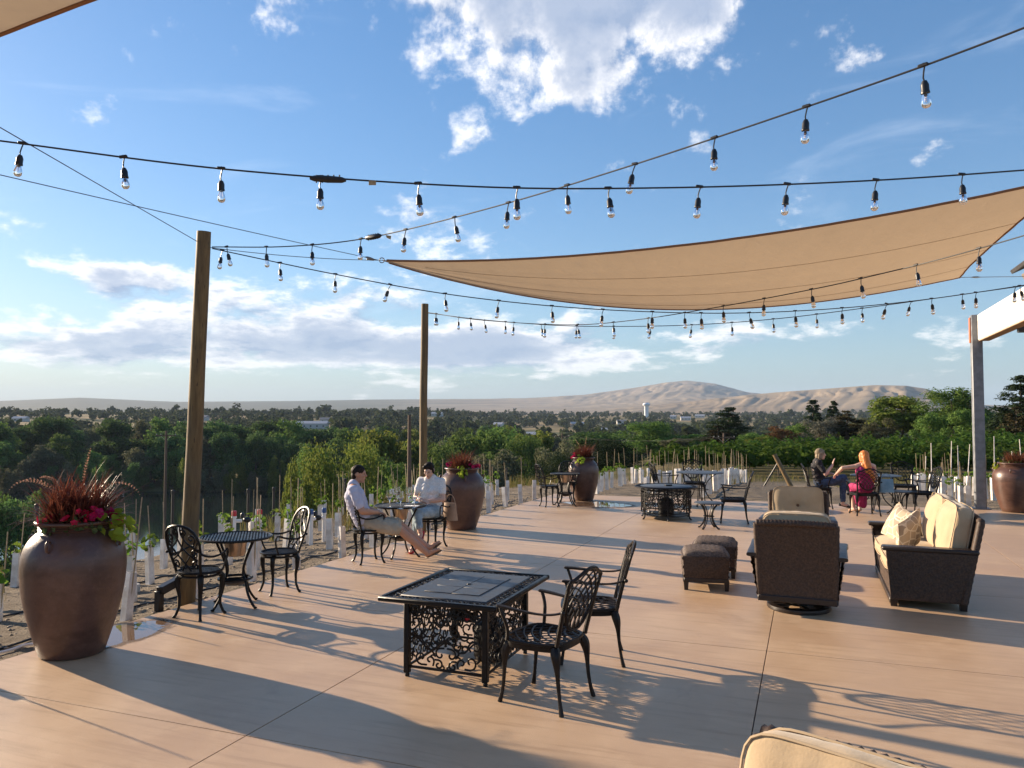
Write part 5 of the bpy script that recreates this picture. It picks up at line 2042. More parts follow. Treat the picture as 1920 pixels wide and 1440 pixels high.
def leafset(n, seed, size, c, r, shape=0.8, flat=0.6, drop=0.0):
    rng = np.random.default_rng(seed)
    V, F = [], []
    for i in range(n):
        d = rng.normal(size=3)
        d /= np.linalg.norm(d)
        p = np.array(c) + d * np.array([r, r, r * flat]) * rng.random() ** 0.4
        nn = d + np.array([0, 0, 0.6]) + rng.normal(size=3) * 0.4
        nn /= np.linalg.norm(nn)
        t = rng.normal(size=3)
        t -= t.dot(nn) * nn
        t /= np.linalg.norm(t)
        b = np.cross(nn, t)
        s = size * rng.uniform(0.6, 1.2)
        o = len(V)
        prof = [(0, 0), (0.25, 0.42), (0.6, 0.5), (1.0, 0.0), (0.6, -0.5), (0.25, -0.42)]
        for x, y in prof:
            V.append(p + t * (x - 0.4) * s + b * y * s * shape - nn * s * 0.5 * (x - 0.4) ** 2 + nn * abs(y) * s * 0.25)
        F.append((o, o + 1, o + 2, o + 3))
        F.append((o, o + 3, o + 4, o + 5))
    return np.array(V), np.array(F)


def flowers(n, seed, size, c, r, flat=0.5):
    rng = np.random.default_rng(seed)
    V, F = [], []
    for i in range(n):
        d = rng.normal(size=3)
        d /= np.linalg.norm(d)
        p = np.array(c) + d * np.array([r, r, r * flat]) * rng.random() ** 0.5
        nn = d + np.array([0, -0.3, 0.5]) + rng.normal(size=3) * 0.3
        nn /= np.linalg.norm(nn)
        t = rng.normal(size=3)
        t -= t.dot(nn) * nn
        t /= np.linalg.norm(t)
        b = np.cross(nn, t)
        s = size * rng.uniform(0.7, 1.2)
        for q in range(5):
            a = q * 2 * PI / 5
            dr = t * math.cos(a) + b * math.sin(a)
            sd = np.cross(nn, dr)
            o = len(V)
            V += [p, p + dr * s * 0.7 - sd * s * 0.45 + nn * s * 0.3, p + dr * s + nn * s * 0.22, p + dr * s * 0.7 + sd * s * 0.45 + nn * s * 0.3]
            F.append((o, o + 1, o + 2, o + 3))
    return np.array(V), np.array(F)


def plume(mb_v, base, az, ln, arch, seed):
    """fluffy arching seed head"""
    rng = np.random.default_rng(seed)
    V, F = mb_v
    p = np.array(base, float)
    e = 1.35
    for j in range(26):
        t = j / 25
        d = np.array([math.cos(az) * math.cos(e), math.sin(az) * math.cos(e), math.sin(e)])
        if t > 0.38:
            rad = 0.016 * math.sin(PI * min(1, (t - 0.38) / 0.62 * 0.9 + 0.1)) ** 0.6
            for q in range(16):
                r = rng.normal(size=3)
                r -= r.dot(d) * d
                r /= np.linalg.norm(r)
                o = len(V)
                tip = p + (r + d * 0.9) * rad
                sd = np.cross(r, d) * 0.0025
                V += [p - sd, p + sd, tip]
                F.append((o, o + 1, o + 2))
        else:
            o = len(V)
            sd = np.array([-math.sin(az), math.cos(az), 0]) * 0.0025
            V += [p - sd, p + sd, p + d * ln / 25]
            F.append((o, o + 1, o + 2))
        p = p + d * ln / 25
        e -= arch / 25 * (0.4 + 1.6 * t)


def planting(name_label, x, y, seed, sc, flower_az, lime_az, tall=1.0, plumes=(), dense=1.0, zs=1.0):
    t = thing('potted_plant', name_label, 'plant', (x, y, zs * 1.03), 0.0, 'plantings in the clay jars')
    t.scale = (sc, sc, sc)
    V, F = blades(int(1150 * dense), seed, (0.18 * tall, 0.46 * tall), 0.95, 0.0058, 0.17)
    place(npmesh('grass_blades', V, F, M['blade']), 'grass_blades', t)
    V, F = blades(34, seed + 50, (0.42 * tall, 0.60 * tall), 1.15, 0.005, 0.13)
    place(npmesh('long_blades', V, F, M['blade']), 'long_blades', t)
    if plumes:
        vv = ([], [])
        for q, (az, ln, ar) in enumerate(plumes):
            plume(vv, (0.05 * math.cos(az), 0.05 * math.sin(az), 0.05), az, ln, ar, seed + q)
        place(npmesh('seed_plumes', np.array(vv[0]), np.array(vv[1]), M['plume']), 'seed_plumes', t)
    V, F = leafset(520, seed + 1, 0.05, (0, 0, 0.03), 0.28, 0.6, 0.42)
    place(npmesh('low_foliage', V, F, M['herb']), 'low_foliage', t)
    for q, (az, rr, zz, n) in enumerate(flower_az):
        V, F = flowers(n, seed + 9 + q, 0.032, (rr * math.cos(az), rr * math.sin(az), zz), 0.085)
        place(npmesh('blossoms', V, F, M['petal']), 'blossoms', t)
    V, F = leafset(30, seed + 3, 0.08, (0.30 * math.cos(lime_az), 0.30 * math.sin(lime_az), 0.0), 0.12, 0.85, 1.25)
    place(npmesh('trailing_leaves', V, F, M['limeleaf']), 'trailing_leaves', t)
    return t


def jar(x, y, label, wsc, hsc, rz):
    t = thing('clay_jar', label, 'planter', (x, y, 0), rz, 'big glazed clay jars')
    t.scale = (wsc, wsc, hsc)
    place(JAR, 'jar_body', t)
    for k in range(4):
        place(LUG, 'lug_handle', t, rot=(0, 0, k * PI / 2 + 0.6))
    place(SOIL, 'soil', t)
    return t


J1, J2, J3, J4 = Vector((-3.645, 6.50, 0)), Vector((-0.88, 13.62, 0)), Vector((10.40, 16.05, 0)), Vector((1.68, 18.25, 0))
jar(J1.x, J1.y, 'largest brown clay jar in the left foreground', 0.90, 1.0, 0.95)
jar(J2.x, J2.y, 'brown clay jar beside the woman in the white blouse', 0.92, 0.97, 1.2)
jar(J4.x, J4.y, 'far brown clay jar standing in a puddle', 0.82, 0.92, 2.1)
jar(J3.x, J3.y, 'reddish clay jar right of the steel column, cut by the picture edge', 0.95, 0.92, 0.2)
planting('burgundy fountain grass with pale plumes and magenta petunias in the largest front jar', J1.x, J1.y, 1, 1.14,
         [(-1.9, 0.20, 0.07, 9), (-0.7, 0.20, 0.11, 12), (-0.35, 0.24, 0.10, 10), (-1.1, 0.24, 0.05, 5), (0.1, 0.27, 0.07, 6)], -0.1, 1.0,
         [(PI + 0.1, 0.62, 2.2), (1.75, 0.58, 0.5), (PI - 0.35, 0.50, 1.5), (0.25, 0.58, 2.4), (-2.4, 0.45, 1.3)], zs=1.01)
planting('spiky dark red grass with red flowers and lime leaves in the middle jar', J2.x, J2.y, 2, 0.95,
         [(PI - 0.2, 0.26, 0.12, 10), (0.1, 0.27, 0.10, 14), (-0.6, 0.25, 0.10, 8)], -1.5, 0.95, dense=0.8, zs=0.97)
planting('rusty grass with magenta flowers and lime leaves in the far jar', J4.x, J4.y, 3, 0.95,
         [(PI, 0.24, 0.09, 12), (PI - 0.5, 0.2, 0.12, 8)], -1.9, 1.0, [(1.2, 0.6, 0.6), (2.2, 0.55, 0.8)], dense=0.8, zs=0.92)
planting('drooping dark red grass in the jar right of the steel column', J3.x, J3.y, 4, 1.0,
         [(0.0, 0.27, 0.08, 8), (-0.8, 0.25, 0.1, 6)], 2.8, 0.8, dense=0.8, zs=0.92)

# ================================================================== PEOPLE
def capsule(mb, p0, r0, p1, r1):
    p0, p1 = Vector(p0), Vector(p1)
    mb.tube([p0, p0.lerp(p1, 0.33), p0.lerp(p1, 0.67), p1], [r0, r0 + (r1 - r0) * 0.33, r0 + (r1 - r0) * 0.67, r1], 12)
    mb.ball(p0, r0 * 0.995, 12, 8)
    mb.ball(p1, r1 * 0.995, 12, 8)


def ell(mb, c, r, m=None):
    b = MB().ball((0, 0, 0), r, 14, 10)
    m = m or Matrix.Identity(3)
    mb.add([Vector(c) + m @ v for v in b.v], b.f)


def fuse(name, mb, mt, parent, voxel=0.008, smooth=4, wr=None):
    """melt overlapping shapes into one continuous skin"""
    o = mb.build(name + '_src', mt, smooth=False)
    r = o.modifiers.new('r', 'REMESH')
    r.mode = 'VOXEL'
    r.voxel_size = voxel
    r.use_smooth_shade = True
    s = o.modifiers.new('s', 'SMOOTH')
    s.factor = 0.5
    s.iterations = smooth
    bpy.context.view_layer.update()
    me = bpy.data.meshes.new_from_object(o.evaluated_get(bpy.context.evaluated_depsgraph_get()))
    me.name = name
    if not me.materials:
        me.materials.append(mt)
    src = o.data
    bpy.data.objects.remove(o)
    bpy.data.meshes.remove(src)
    if wr:
        amp, sc = wr
        nv = len(me.vertices)
        for v, nr in zip(me.vertices, [p.vector.copy() for p in me.vertex_normals]):
            q = v.co
            n = noise.noise(Vector((q.x * sc[0], q.y * sc[1], q.z * sc[2]))) + 0.6 * noise.noise(Vector((q.x * sc[0] * 2.1 + 7, q.y * sc[1] * 2.1, q.z * sc[2] * 2.1)))
            n = 1 - 2 * abs(n) if amp > 0.0045 else n
            v.co = q + nr * n * amp
        me.update()
    me.shade_smooth()
    return place(me, name, parent)


def look(fwd, up=(0, 0, 1)):
    f = Vector(fwd).normalized()
    x = f.cross(Vector(up)).normalized()
    z = x.cross(f)
    return Matrix((x, f, z)).transposed()       # columns: right, forward, up


def hand(mb, wrist, palm_dir, side, curl, up):
    """palm with four bent fingers and a thumb; side = +1 / -1 picks the thumb side"""
    d = Vector(palm_dir).normalized()
    u = Vector(up)
    u = (u - d * u.dot(d)).normalized()
    r = d.cross(u) * side
    w = Vector(wrist)
    c = w + d * 0.045
    ell(mb, c, (0.036, 0.046, 0.017), Matrix((r, d, u)).transposed())
    for k, (off, ln) in enumerate(((-0.027, 0.062), (-0.009, 0.076), (0.010, 0.072), (0.027, 0.056))):
        b = w + d * 0.080 + r * off
        d1 = (d - u * curl * 0.5).normalized()
        d2 = (d - u * curl * 1.6).normalized()
        m_ = b + d1 * ln * 0.55
        capsule(mb, b - d * 0.012, 0.0095, m_, 0.0088)
        capsule(mb, m_, 0.0088, m_ + d2 * ln * 0.5, 0.0075)
    t0 = w + d * 0.025 - r * 0.030
    t1 = t0 + (d * 0.7 - r * 0.75 - u * 0.2).normalized() * 0.036
    capsule(mb, t0, 0.0125, t1, 0.0105)
    capsule(mb, t1, 0.0105, t1 + (d - r * 0.1 - u * 0.35 * curl).normalized() * 0.034, 0.0085)


def person(label, loc, rz, J, skin, top, bottom, hair, shoes, female=False, extra=None):
    t = thing('person', label, 'person', loc, rz)
    V3 = {k: Vector(v) for k, v in J.items() if k != 'look'}
    hm = look(J['look'])
    hd = V3['head']
    b = MB()
    fx = hm.col[0]
    # trunk
    sp = [V3['pelvis'], V3['waist'], V3['chest'], V3['neck0']]
    wr = (0.105, 0.09, 0.098, 0.06) if female else (0.11, 0.112, 0.118, 0.065)
    ac = (V3['shR'] - V3['shL']).normalized()
    off = (0.06, 0.045, 0.065, 0.03) if female else (0.055, 0.06, 0.085, 0.04)
    for s in (-1, 1):
        for i in range(3):
            capsule(b, sp[i] + ac * s * off[i], wr[i], sp[i + 1] + ac * s * off[i + 1], wr[i + 1])
    capsule(b, V3['neck0'], 0.058 if not female else 0.05, hd - hm.col[2] * 0.06 - hm.col[1] * 0.015, 0.054 if not female else 0.045)
    # head: skull, jaw, brow, nose, ears, chin
    k = 0.95 if female else 1.0
    ell(b, hd + hm.col[2] * 0.018 - hm.col[1] * 0.008, (0.076 * k, 0.096 * k, 0.098 * k), hm)
    ell(b, hd - hm.col[2] * 0.050 + hm.col[1] * 0.022, (0.056 * k, 0.066 * k, 0.066 * k), hm)
    ell(b, hd - hm.col[2] * 0.103 * k + hm.col[1] * 0.062, (0.024, 0.020, 0.018), hm)
    ell(b, hd + hm.col[2] * 0.022 + hm.col[1] * 0.076, (0.048, 0.016, 0.012), hm)
    capsule(b, hd + hm.col[2] * 0.008 + hm.col[1] * 0.086, 0.009, hd - hm.col[2] * 0.026 + hm.col[1] * 0.104, 0.014)
    ell(b, hd - hm.col[2] * 0.063 + hm.col[1] * 0.080, (0.024, 0.013, 0.012), hm)
    for s in (-1, 1):
        ell(b, hd + hm.col[0] * s * 0.078 * k - hm.col[2] * 0.005 - hm.col[1] * 0.008, (0.010, 0.020, 0.032), hm)
        ell(b, hd + hm.col[0] * s * 0.036 - hm.col[2] * 0.022 + hm.col[1] * 0.062, (0.024, 0.022, 0.02), hm)
    for s, a in ((-1, 'L'), (1, 'R')):
        r = (0.046, 0.037, 0.026) if female else (0.054, 0.046, 0.032)
        capsule(b, V3['neck0'] + ac * s * 0.03, 0.055, V3['sh' + a], r[0] + 0.006)
        capsule(b, V3['sh' + a], r[0], V3['el' + a], r[1])
        mid = V3['el' + a].lerp(V3['ha' + a], 0.3)
        capsule(b, V3['el' + a], r[1], mid, r[1] * 1.03)
        capsule(b, mid, r[1] * 1.03, V3['ha' + a], r[2])
        hand(b, V3['ha' + a], V3['hd' + a], s, J_curl.get(label, 0.5), V3['hu' + a])
        rl = (0.082, 0.055, 0.054, 0.036) if female else (0.088, 0.062, 0.060, 0.042)
        capsule(b, V3['hip' + a], rl[0], V3['kn' + a], rl[1])
        cm = V3['kn' + a].lerp(V3['an' + a], 0.3)
        back = (V3['hip' + a] - V3['kn' + a]).normalized()
        capsule(b, V3['kn' + a], rl[1] * 0.93, cm + back * 0.012, rl[2])
        capsule(b, cm + back * 0.012, rl[2], V3['an' + a], rl[3])
        an, to = V3['an' + a], V3['to' + a]
        capsule(b, an + (an - V3['kn' + a]).normalized() * 0.03 - (to - an).normalized() * 0.025, 0.032, an.lerp(to, 0.55), 0.034)
        capsule(b, an.lerp(to, 0.5), 0.034, to, 0.022)
    fuse('body', b, skin, t, 0.0085, 4)
    # garment on the upper body
    g = MB()
    ex = 0.016
    for s in (-1, 1):
        for i in range(3):
            e2 = ex if i < 2 else (0.010 if top['neck'] else -0.02)
            capsule(g, sp[i] + ac * s * off[i], wr[i] + ex, sp[i + 1] + ac * s * off[i + 1], wr[i + 1] + (e2 if i == 2 else ex))
    if female:
        for s in (-1, 1):
            f = (V3['chest'] - V3['waist']).cross(ac).normalized() * -1
            if f.y < 0:
                f = -f
            ell(g, V3['chest'] + f * 0.055 + ac * s * 0.062 - (V3['chest'] - V3['waist']).normalized() * 0.03, (0.078, 0.075, 0.08))
    for s, a in ((-1, 'L'), (1, 'R')):
        if top['sleeve'] > 0:
            capsule(g, V3['neck0'] + ac * s * 0.03 - Vector((0, 0, 0.012)), 0.05, V3['sh' + a], 0.068)
            e = V3['sh' + a].lerp(V3['el' + a], top['sleeve'])
            capsule(g, V3['sh' + a], 0.068 if not female else 0.058, e, 0.062 if not female else 0.056)
    fuse('shirt', g, top['mat'], t, 0.010, 3, (0.009, (7, 7, 11)))
    g = MB()
    for s, a in ((-1, 'L'), (1, 'R')):
        capsule(g, V3['pelvis'] + ac * s * 0.055, 0.128, V3['hip' + a], 0.105)
        rl = (0.098, 0.072, 0.066, 0.052) if female else (0.108, 0.098)
        if bottom['len'] < 1:
            capsule(g, V3['hip' + a], rl[0], V3['hip' + a].lerp(V3['kn' + a], bottom['len']), rl[1])
        else:
            capsule(g, V3['hip' + a], rl[0], V3['kn' + a], rl[1])
            capsule(g, V3['kn' + a], rl[1], V3['kn' + a].lerp(V3['an' + a], bottom['len'] - 1), 0.054)
    if bottom.get('skirt'):
        for p0, r0, p1, r1 in bottom['skirt']:
            capsule(g, p0, r0, p1, r1)
    fuse(bottom['name'], g, bottom['mat'], t, 0.010, 3, (0.007, (9, 13, 9)))
    # hair
    g = MB()
    if hair['kind'] == 'short':
        ell(g, hd + hm.col[2] * 0.036 - hm.col[1] * 0.013, (0.081 * k, 0.097 * k, 0.088 * k), hm)
        ell(g, hd - hm.col[2] * 0.02 - hm.col[1] * 0.048, (0.074 * k, 0.058, 0.068), hm)
        if female:
            ell(g, hd + hm.col[0] * 0.03 + hm.col[2] * 0.075 + hm.col[1] * 0.055, (0.045, 0.032, 0.028), hm)
            for s in (-1, 1):
                ell(g, hd + hm.col[0] * s * 0.072 + hm.col[2] * 0.0 + hm.col[1] * 0.015, (0.014, 0.022, 0.05), hm)
            ell(g, hd - hm.col[2] * 0.01 - hm.col[1] * 0.10, (0.035, 0.04, 0.04), hm)
    else:
        ell(g, hd + hm.col[2] * 0.034 - hm.col[1] * 0.018, (0.090, 0.101, 0.096), hm)
        ell(g, hd + hm.col[2] * 0.06 + hm.col[1] * 0.055, (0.060, 0.032, 0.028), hm)
        for s in (-1, 1):
            for q in range(4):
                ell(g, hd + hm.col[0] * s * 0.076 + hm.col[2] * (0.02 - 0.033 * q) - hm.col[1] * (0.006 + 0.006 * q), (0.026, 0.050, 0.040), hm)
        ell(g, hd - hm.col[2] * 0.045 - hm.col[1] * 0.062, (0.080, 0.050, 0.075), hm)
        for p0, r0, p1, r1 in hair.get('locks', ()):
            capsule(g, p0, r0, p1, r1)
    fuse('hair', g, hair['mat'], t, 0.006, 1, (0.0042, (55, 40, 12)))
    for s in (-1, 1):
        MB().ball(hd + hm.col[0] * s * 0.031 + hm.col[2] * 0.004 + hm.col[1] * 0.082, (0.010, 0.007, 0.006), 8, 6).build('eye', M['eyedark'], t)
    MB().ball(hd - hm.col[2] * 0.064 + hm.col[1] * 0.092, (0.021, 0.006, 0.007), 8, 6).build('mouth', M['lip'], t)
    for a in ('L', 'R'):
        an, to = V3['an' + a], V3['to' + a]
        g = MB()
        f = (to - an).normalized()
        dn = (an - V3['kn' + a])
        dn = (dn - f * dn.dot(f)).normalized()
        heel = an + dn * 0.062 - f * 0.055
        tip = to + dn * 0.022 + f * 0.03
        sdv = f.cross(dn).normalized()
        for w_, o in ((0.036, -0.006), (0.036, 0.006)):
            pass
        pts = [heel.lerp(tip, q / 6) for q in range(7)]
        g.tube(pts, [0.026, 0.034, 0.034, 0.036, 0.042, 0.040, 0.020], 10, flat=0.30, up=tuple(dn))
        if shoes['kind'] == 'sandal':
            g.tube([heel.lerp(tip, 0.62) - sdv * 0.042, heel.lerp(tip, 0.70) - dn * 0.045, heel.lerp(tip, 0.62) + sdv * 0.042], 0.008, 6)
        else:
            ell(g, heel.lerp(tip, 0.74) - dn * 0.020, (0.040, 0.058, 0.026), Matrix((sdv, f, -dn)).transposed())
            ell(g, heel - dn * 0.014 + f * 0.012, (0.034, 0.034, 0.028), Matrix((sdv, f, -dn)).transposed())
        g.build('shoe', shoes['mat'], t)
    if extra:
        extra(t, V3, hm)
    return t


J_curl = {}

# ---- man lounging on the bistro chair
lbl = 'person in lavender shirt and khaki shorts lounging with legs stretched out'
J_curl[lbl] = 0.7
person(lbl, (-1.98, 10.48, 0), face(0.97, 0.16), dict(
    pelvis=(0, 0.0, 0.545), waist=(0, -0.075, 0.70), chest=(0, -0.135, 0.88), neck0=(0, -0.155, 1.035), head=(0, -0.085, 1.185), look=(0.22, 1, -0.04),
    shL=(-0.185, -0.15, 0.985), shR=(0.185, -0.15, 0.985), elL=(-0.27, -0.055, 0.715), elR=(0.265, -0.03, 0.715), haL=(-0.065, 0.175, 0.66), haR=(0.075, 0.16, 0.675),
    hdL=(0.6, 0.7, -0.15), hdR=(-0.45, 0.85, -0.2), huL=(0, 0, 1), huR=(0, 0.1, 1),
    hipL=(-0.095, 0.05, 0.535), hipR=(0.095, 0.05, 0.535), knL=(-0.085, 0.475, 0.475), knR=(0.12, 0.46, 0.455), anL=(-0.045, 0.855, 0.165), anR=(0.075, 0.835, 0.115),
    toL=(-0.02, 1.00, 0.24), toR=(0.13, 0.985, 0.165)),
    M['skin1'], dict(mat=M['shirt_lav'], sleeve=0.72, neck=True), dict(name='shorts', mat=M['shorts'], len=0.86), dict(kind='short', mat=M['hair_dark']), dict(kind='sandal', mat=M['sandal']))

# ---- woman with crossed legs at the same table
lbl = 'person in white blouse and light jeans, arms folded in lap'
J_curl[lbl] = 0.4


def watch(t, V, hm):
    w0 = V['haR'].lerp(V['elR'], 0.08)
    d = (V['haR'] - V['elR']).normalized()
    MB().tube([w0 + (d.orthogonal() * math.cos(q) + d.cross(d.orthogonal()) * math.sin(q)) * 0.031 for q in [2 * PI * i / 16 for i in range(16)]], 0.009, 6, closed=True).build('bracelet', M['pvc'], t)


person(lbl, (-1.22, 11.64, 0), face(-0.34, -0.94), dict(
    pelvis=(0, -0.02, 0.565), waist=(0, -0.03, 0.72), chest=(0, -0.03, 0.88), neck0=(0, -0.01, 1.02), head=(0.0, 0.055, 1.16), look=(-0.05, 1, -0.42),
    shL=(-0.165, -0.02, 0.98), shR=(0.165, -0.02, 0.98), elL=(-0.235, 0.05, 0.735), elR=(0.235, 0.05, 0.735), haL=(-0.02, 0.215, 0.70), haR=(0.04, 0.235, 0.74),
    hdL=(0.9, 0.3, 0.0), hdR=(-0.9, 0.15, -0.2), huL=(0, 0.2, 1), huR=(0, 0.2, 1),
    hipL=(-0.085, 0.05, 0.555), hipR=(0.085, 0.05, 0.555), knL=(-0.02, 0.45, 0.565), knR=(0.03, 0.44, 0.66), anL=(0.04, 0.43, 0.11), anR=(-0.115, 0.56, 0.30),
    toL=(0.03, 0.57, 0.035), toR=(-0.15, 0.66, 0.20)),
    M['skin2'], dict(mat=M['shirt_white'], sleeve=0.55, neck=True), dict(name='jeans', mat=M['jeans'], len=1.75),
    dict(kind='short', mat=M['hair_dark']), dict(kind='shoe', mat=M['redshoe']), True, watch)

# ---- woman in the dark floral top
lbl = 'person with blond bob in black floral top and dark jeans, hand raised'
J_curl[lbl] = 0.25


def floral():
    m = bpy.data.materials.new('black_floral_print')
    m.use_nodes = True
    w = NT(m.node_tree)
    b = w.n['Principled BSDF']
    tc = w.new('ShaderNodeTexCoord').outputs['Object']
    n = w.noise(tc, 17, 3, 0.6, 0.8)
    c = w.mix(w.ramp(n, 0.62, 0.68), (0.012, 0.011, 0.014), (0.34, 0.26, 0.23))
    w.put(b.inputs['Base Color'], c)
    b.inputs['Roughness'].default_value = 0.85
    return m


M['floral'] = floral()
person(lbl, (6.66, 16.74, 0), face(0.95, -0.2), dict(
    pelvis=(0, -0.02, 0.56), waist=(0, -0.06, 0.71), chest=(0, -0.085, 0.87), neck0=(0, -0.06, 1.01), head=(0, 0.0, 1.15), look=(-0.05, 1, 0.0),
    shL=(-0.165, -0.07, 0.97), shR=(0.165, -0.07, 0.97), elL=(-0.25, 0.0, 0.73), elR=(0.25, 0.05, 0.73), haL=(-0.12, 0.26, 0.72), haR=(0.20, 0.20, 0.93),
    hdL=(0.4, 0.9, -0.1), hdR=(-0.1, 0.25, 1), huL=(0, 0.2, 1), huR=(0, -1, 0.3),
    hipL=(-0.085, 0.05, 0.55), hipR=(0.085, 0.05, 0.55), knL=(-0.03, 0.45, 0.56), knR=(0.02, 0.45, 0.655), anL=(0.0, 0.43, 0.10), anR=(-0.09, 0.62, 0.32),
    toL=(0.0, 0.58, 0.035), toR=(-0.10, 0.76, 0.26)),
    M['skin2'], dict(mat=M['floral'], sleeve=0.75, neck=True), dict(name='jeans', mat=M['jeans_dark'], len=1.85),
    dict(kind='bob', mat=M['hair_blond']), dict(kind='shoe', mat=M['blackshoe']), True)

# ---- red-haired woman seen from behind
lbl = 'person with long copper hair in magenta dress, seen from behind'
J_curl[lbl] = 0.5
person(lbl, (7.06, 15.57, 0), face(0.10, 1), dict(
    pelvis=(0, -0.02, 0.56), waist=(0, -0.05, 0.71), chest=(0, -0.06, 0.87), neck0=(0, -0.04, 1.01), head=(0.0, 0.0, 1.155), look=(-0.35, 1, -0.05),
    shL=(-0.165, -0.05, 0.965), shR=(0.165, -0.05, 0.965), elL=(-0.42, -0.02, 0.93), elR=(0.25, 0.05, 0.72), haL=(-0.47, 0.19, 0.80), haR=(0.10, 0.26, 0.68),
    hdL=(-0.2, 0.7, -0.5), hdR=(-0.4, 0.9, 0.0), huL=(-0.3, 0.3, 0.9), huR=(0, 0.1, 1),
    hipL=(-0.085, 0.05, 0.55), hipR=(0.085, 0.05, 0.55), knL=(-0.09, 0.45, 0.52), knR=(0.06, 0.45, 0.56), anL=(-0.10, 0.36, 0.09), anR=(0.0, 0.30, 0.10),
    toL=(-0.14, 0.48, 0.035), toR=(-0.01, 0.43, 0.035)),
    M['skin2'], dict(mat=M['magenta'], sleeve=0.0, neck=False),
    dict(name='skirt', mat=M['magenta'], len=1.3, skirt=[((0.0, 0.30, 0.5), 0.12, (0.03, 0.33, 0.20), 0.10), ((0.06, 0.35, 0.5), 0.11, (0.08, 0.33, 0.16), 0.07)]),
    dict(kind='long', mat=M['hair_red'], locks=[((0.0, -0.08, 1.14), 0.075, (0.03, -0.135, 0.95), 0.075), ((0.03, -0.13, 0.97), 0.072, (0.10, -0.14, 0.78), 0.055), ((0.10, -0.13, 0.82), 0.05, (0.15, -0.12, 0.66), 0.025), ((-0.04, -0.10, 1.0), 0.05, (0.0, -0.145, 0.86), 0.04)]),
    dict(kind='sandal', mat=M['bag_tan']), True)


# ---------------------------------------------------------------- bags, glasses, menus
def bag(loc, rz, w, h, d, mt, label, strap):
    t = thing('handbag', label, 'handbag', loc, rz)
    mb = MB()

    def f(s, q):
        a = 2 * PI * s
        k = (abs(math.cos(a)) ** 3 + abs(math.sin(a)) ** 3) ** (-1 / 3)
        sl = 1 - 0.18 * q + 0.05 * math.sin(5 * a + q * 4)
        return (w / 2 * math.cos(a) * k * sl, d / 2 * math.sin(a) * k * (1 - 0.55 * q * q), h * q)
    mb.grid(f, 28, 10, closed_u=True)
    mb.f.append(tuple(range(27, -1, -1)))
    n = len(mb.v)
    mb.f.append(tuple(range(n - 28, n)))
    mb.build('bag_body', mt, t)
    MB().tube(bez((-w * 0.36, 0, h * 0.95), (-w * 0.3, 0, h + strap * 1.2), (w * 0.3, 0, h + strap * 1.2), (w * 0.36, 0, h * 0.95), 14), 0.007, 6).build('strap', mt, t)
    return t


bag((7.43, 15.42, 0.46), 0.15, 0.32, 0.26, 0.14, M['bag_blue'], 'dusty blue handbag hung on the back of the red-haired woman chair', 0.12)
bag((-0.93, 11.72, 0.40), -0.5, 0.24, 0.26, 0.11, M['bag_tan'], 'tan handbag beside the woman in the white blouse', 0.14)

gm = MB().lathe([(0.0, 0.001), (0.036, 0.002), (0.036, 0.004), (0.006, 0.010), (0.0042, 0.03), (0.0042, 0.088), (0.010, 0.098), (0.032, 0.118), (0.043, 0.146), (0.043, 0.165), (0.036, 0.222),
                  (0.0348, 0.222), (0.0418, 0.165), (0.0416, 0.146), (0.031, 0.120), (0.0, 0.102)], 28)
GLASS = gm.mesh('wine_glass', M['glass'])
for (px, py, lb) in ((728, 952, 'empty stemmed wine glass nearest the man'), (744, 943, 'empty wine glass behind the front pair of glasses'), (751, 955, 'empty wine glass at the middle of the table front'),
                     (768, 944, 'empty wine glass partly hidden by the white blouse'), (780, 953, 'empty wine glass nearest the folded arms')):
    p = at(px, py, 0.712)
    p = Vector((-1.57, 10.95, 0)) + (Vector((p.x, p.y, 0)) - Vector((-1.57, 10.95, 0))) * 0.9
    g = place(GLASS, 'wine_glass', None, (p.x, p.y, 0.7085))
    g.scale = (1.08, 1.08, 1.08)
    tag(g, lb, 'wine glass', 'wine glasses on the bistro table')
for (x, y, r, mt, lb) in ((-1.62, 10.80, 0.3, M['darkmenu'], 'dark menu card lying at the table front edge'), (-1.40, 10.86, -0.2, M['paper'], 'white paper sheet lying near the folded arms')):
    o = MB().bbox((0, 0, 0), (0.20, 0.12, 0.004), 0.001).build('menu_card', mt, smooth=False, loc=(x, y, 0.712), rot=(0, 0, r))
    tag(o, lb, 'menu')

# ================================================================== POSTS, SAILS, STRING LIGHTS
def log_post(base, top, r0, r1, label, name='log_post'):
    mb = MB()
    n = 26
    pts, rs = [], []
    for i in range(n + 1):
        t = i / n
        pts.append(Vector(base).lerp(Vector(top), t) + Vector((noise.noise((t * 3, base[0], 0)), noise.noise((t * 3, 5, base[1])), 0)) * 0.012)
        rs.append((r0 + (r1 - r0) * t) * (1 + 0.02 * noise.noise((t * 9, base[0], 3))))
    mb.tube(pts, rs, 20)
    o = mb.build(name, M['wood_pole'], ang=50)
    tag(o, label, 'post', 'log posts along the terrace edge')
    return o


P1b = at(349, 1134, -0.06)
P1t = atd(382, 434, 8.05)
log_post((P1b.x, P1b.y, -0.4), P1t, 0.092, 0.070, 'thick log post at the terrace edge behind the front bistro table')
P2b = at(791, 1000, -0.05)
P2t = atd(797, 570, P2b.y)
log_post((P2b.x, P2b.y, -0.4), P2t, 0.072, 0.062, 'slimmer log post beyond the woman in the white blouse')

